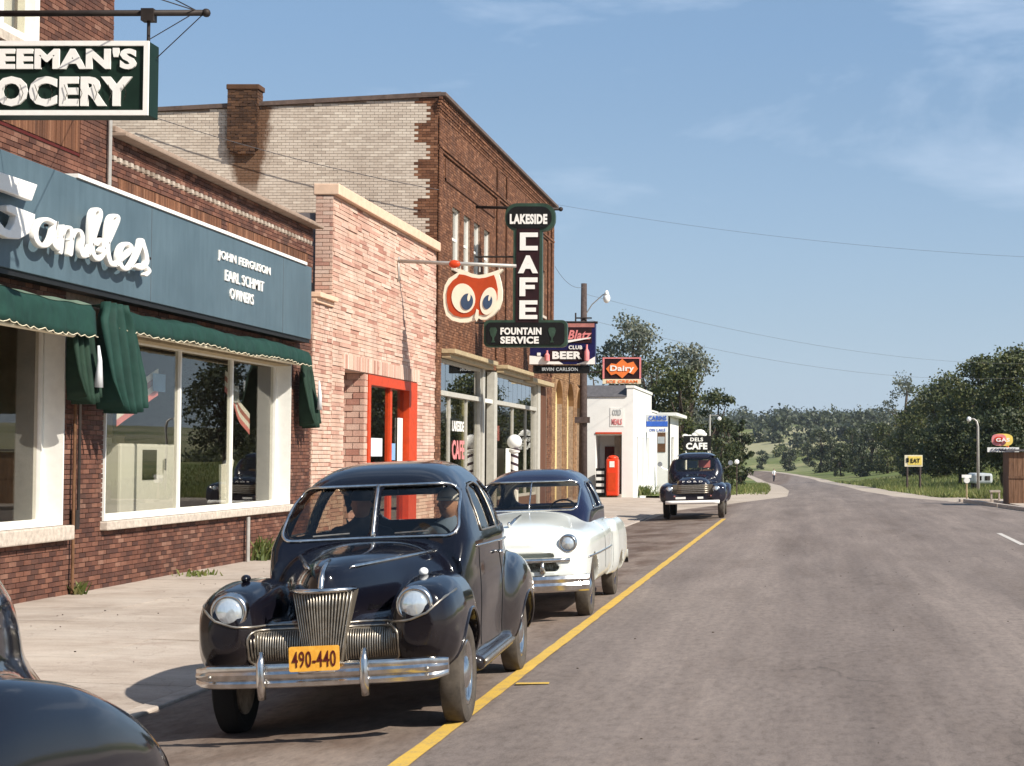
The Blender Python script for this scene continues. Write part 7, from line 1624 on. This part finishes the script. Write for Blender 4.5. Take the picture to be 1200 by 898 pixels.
build(MB().tube([(xm, 71, 0), (xm, 71, zat(566, 71))], .035, 8), 'post', 'beige_wood', mb_); m = MB(); m.tube([(xm, 70.8, zat(563, 71)), (xm, 71.25, zat(563, 71))], .12, 14); m.box((xm-.2, 71, zat(560, 71)), (xm+.2, 71.05, zat(556.5, 71))); build(m, 'box', 'paper_white', mb_)
Yy = 99.0; bl = thing('billboard', 'small yellow billboard on posts in front of the grove', 'billboard', (xat(1070, Yy), Yy, -.7)); gz = float(T(xat(1070, Yy), Yy))
build(MB().box((xat(1060, Yy), Yy, zat(547, Yy)), (xat(1081, Yy), Yy+.1, zat(533.5, Yy))), 'panel', 'cream_paint', bl); rectp(bl, Yy, 1064, 1080, 535, 545, .02, 'sign_yellow', 'poster'); rectp(bl, Yy, 1062, 1065, 537, 542, .03, 'sign_black', 'figure'); txt(bl, 'EAT', Yy, 1067, 1078, 537.5, 542.5, .03, 'sign_black', .02)
m = MB(); [m.tube([(xat(u, Yy), Yy+.05, gz-.3), (xat(u, Yy), Yy+.05, zat(547, Yy))], .07, 6) for u in (1063, 1078)]; build(m, 'post', 'pole_wood', bl)
Yt = 92.0; tr = thing('trailer', 'pale blue-white trailer half hidden under the trees on the right', 'trailer', (xat(1160, Yt), Yt, -.1)); gz = float(T(xat(1160, Yt), Yt))
build(MB().box((xat(1141, Yt), Yt, gz+.45), (xat(1163, Yt), Yt+3.5, zat(555, Yt))), 'body', 'sign_grey', tr, bevel=.12); build(MB().box((xat(1145, Yt), Yt-.02, zat(563, Yt)), (xat(1150, Yt), Yt-.001, zat(558, Yt))).box((xat(1154, Yt), Yt-.02, zat(563, Yt)), (xat(1160, Yt), Yt-.001, zat(558, Yt))), 'window', 'glass_dark', tr)
for yy in (Yt+.5, Yt+2.6): build(MB().lathe([(.0,-.09),(.3,-.09),(.33,0),(.3,.09),(0,.09)], (xat(1143, Yt)+.1, yy, gz+.33), 'x', 16), 'wheel', 'tyre_rubber', tr)

bn = thing('bench', 'low pale bench or rail beside the right kerb', 'bench', (xat(1168, 66), 66, 0)); build(MB().box((xat(1160, 67.5), 67.5, .42), (xat(1172, 67.5), 67.8, .50)), 'seat', 'kerb_concrete', bn); [build(MB().box((xat(u, 67.5), 67.55, 0), (xat(u, 67.5)+.06, 67.75, .419)), 'leg', 'kerb_concrete', bn) for u in (1161, 1170)]
# far lamp at the left verge
fl = thing('street_lamp', 'thin pale lamp post with globe rising behind the cafe road sign', 'street lamp', (xat(831, 97), 97, -.3)); xf = xat(832, 97); build(MB().tube([(xf, 97, -.5), (xf, 97, zat(486, 97))], .05, 8), 'post', 'galvanised', fl); build(MB().tube([(xf, 97, zat(487, 97)), (xat(842, 97), 97, zat(487, 97))], .025, 6), 'arm', 'galvanised', fl); build(MB().sphere((xat(843, 97), 97, zat(491, 97)), .12, 12, 8), 'lamp_head', 'globe_white', fl, smooth=True)
rf = thing('reflector_post', 'short post with white disc on the left verge', 'marker', (xat(864, 84), 84, 0)); xr = xat(863.5, 84); build(MB().tube([(xr, 84, -.2), (xr, 84, zat(545, 84))], .03, 6), 'post', 'pole_wood', rf); build(MB().sphere((xr, 84, zat(541.5, 84)), .12, 14, 8, (1,.4,1)), 'disc', 'globe_white', rf, smooth=True)

# ---- walker on the far road -------------------------------------------------------------------------------------
def walker():
    Y = 235.0; x = xat(907, Y); z = float(dip(Y)); t = thing('person', 'distant person in white shirt and dark trousers walking along the far road', 'person', (x, Y, z)); t.rotation_euler = (0, 0, R(15))
    def legs(X_, Y_, Z_):
        d = capsule(X_, Y_, Z_, (-.09, 0, .92), (-.11, -.20, .50), .095, .065); d = smin(d, capsule(X_, Y_, Z_, (-.11, -.20, .50), (-.11, -.12, .07), .065, .045), .02); d = smin(d, capsule(X_, Y_, Z_, (-.11, -.12, .05), (-.11, -.30, .04), .045, .035), .02)
        d = smin(d, capsule(X_, Y_, Z_, (.09, 0, .92), (.10, .08, .50), .095, .065), .03); d = smin(d, capsule(X_, Y_, Z_, (.10, .08, .50), (.11, .36, .13), .065, .045), .02); return smin(d, capsule(X_, Y_, Z_, (.11, .36, .11), (.11, .26, .03), .045, .035), .02)
    def shirt(X_, Y_, Z_):
        ax = np.abs(X_); d = capsule(X_, Y_, Z_, (0,0,.95), (0,-.04,1.36), .145, .15); d = smin(d, capsule(ax, Y_, Z_, (0,-.04,1.40), (.17,-.04,1.38), .08, .07), .04)
        d = smin(d, capsule(X_, Y_, Z_, (.19,-.04,1.36), (.25,.10,1.08), .055, .045), .02); return smin(d, capsule(X_, Y_, Z_, (-.19,-.04,1.36), (-.25,-.16,1.08), .055, .045), .02)
    def skin(X_, Y_, Z_):
        d = (np.sqrt((X_/.075)**2+((Y_+.06)/.095)**2+((Z_-1.63)/.115)**2)-1)*.08; d = smin(d, capsule(X_, Y_, Z_, (0,-.05,1.44), (0,-.05,1.56), .05, .05), .02); d = smin(d, capsule(X_, Y_, Z_, (0,-.15,1.63), (0,-.165,1.61), .012, .015), .01)
        for (a, b) in (((.25,.10,1.08), (.24,.02,.86)), ((-.25,-.16,1.08), (-.22,-.36,.94))):
            d = np.minimum(d, capsule(X_, Y_, Z_, a, b, .042, .03)); dx_, dy_, dz_ = b
            for k in range(4): d = smin(d, capsule(X_, Y_, Z_, b, (dx_-.03+.02*k, dy_-.03, dz_-.09+.01*abs(k-1)), .014, .010), .008)
            d = smin(d, capsule(X_, Y_, Z_, b, (dx_-.04, dy_-.06, dz_-.03), .013, .010), .008)
        return d
    def hair(X_, Y_, Z_): return np.maximum((np.sqrt((X_/.083)**2+((Y_+.045)/.10)**2+((Z_-1.66)/.11)**2)-1)*.085, 1.64-Z_)
    for (nm, fn, mt) in (('trousers', legs, 'cloth_dark'), ('shirt', shirt, 'cloth_white'), ('skin', skin, 'skin'), ('hair', hair, 'cloth_dark')):
        P, F = nets(fn, (-.4,-.5,-.05), (.4,.5,1.85), .03 if nm != 'skin' else .02, 2); build((P, F), nm, mt, None, smooth=True, clean=False).parent = t
walker()
# loose stones on the road and pavement
r = random.Random(9); m = MB()
for i in range(170):
    if r.random() < .5: x, y = r.uniform(-9.5, -5.3), r.uniform(12, 40); z = .004
    else: x, y = r.uniform(-2.2, 6), r.uniform(8, 45); z = .0
    s_ = r.uniform(.004, .011); m.sphere((x, y, z+s_*.3), s_, 6, 4, (r.uniform(.8,1.4), r.uniform(.8,1.4), .6))
o = build(m, 'pebbles', 'bark', None, kind='stuff', clean=False); tag(o, 'loose pebbles and grit scattered on the road and pavement', 'pebbles')

# ---- thin summer haze: one closed box of air round everything
nt = NT('air'); nt.t.links.new(nt.n("ShaderNodeVolumePrincipled", {'Color': (0.80, 0.88, 1.0, 1), 'Density': 0.00012, 'Anisotropy': 0.2}).outputs[0], nt.out.inputs['Volume']); M['air'] = nt.m
build(MB().box((-2600, -700, -4.0), (2600, 4600, 62.0)), 'haze', 'air', None, kind='stuff', label='thin summer haze over the street and hills')
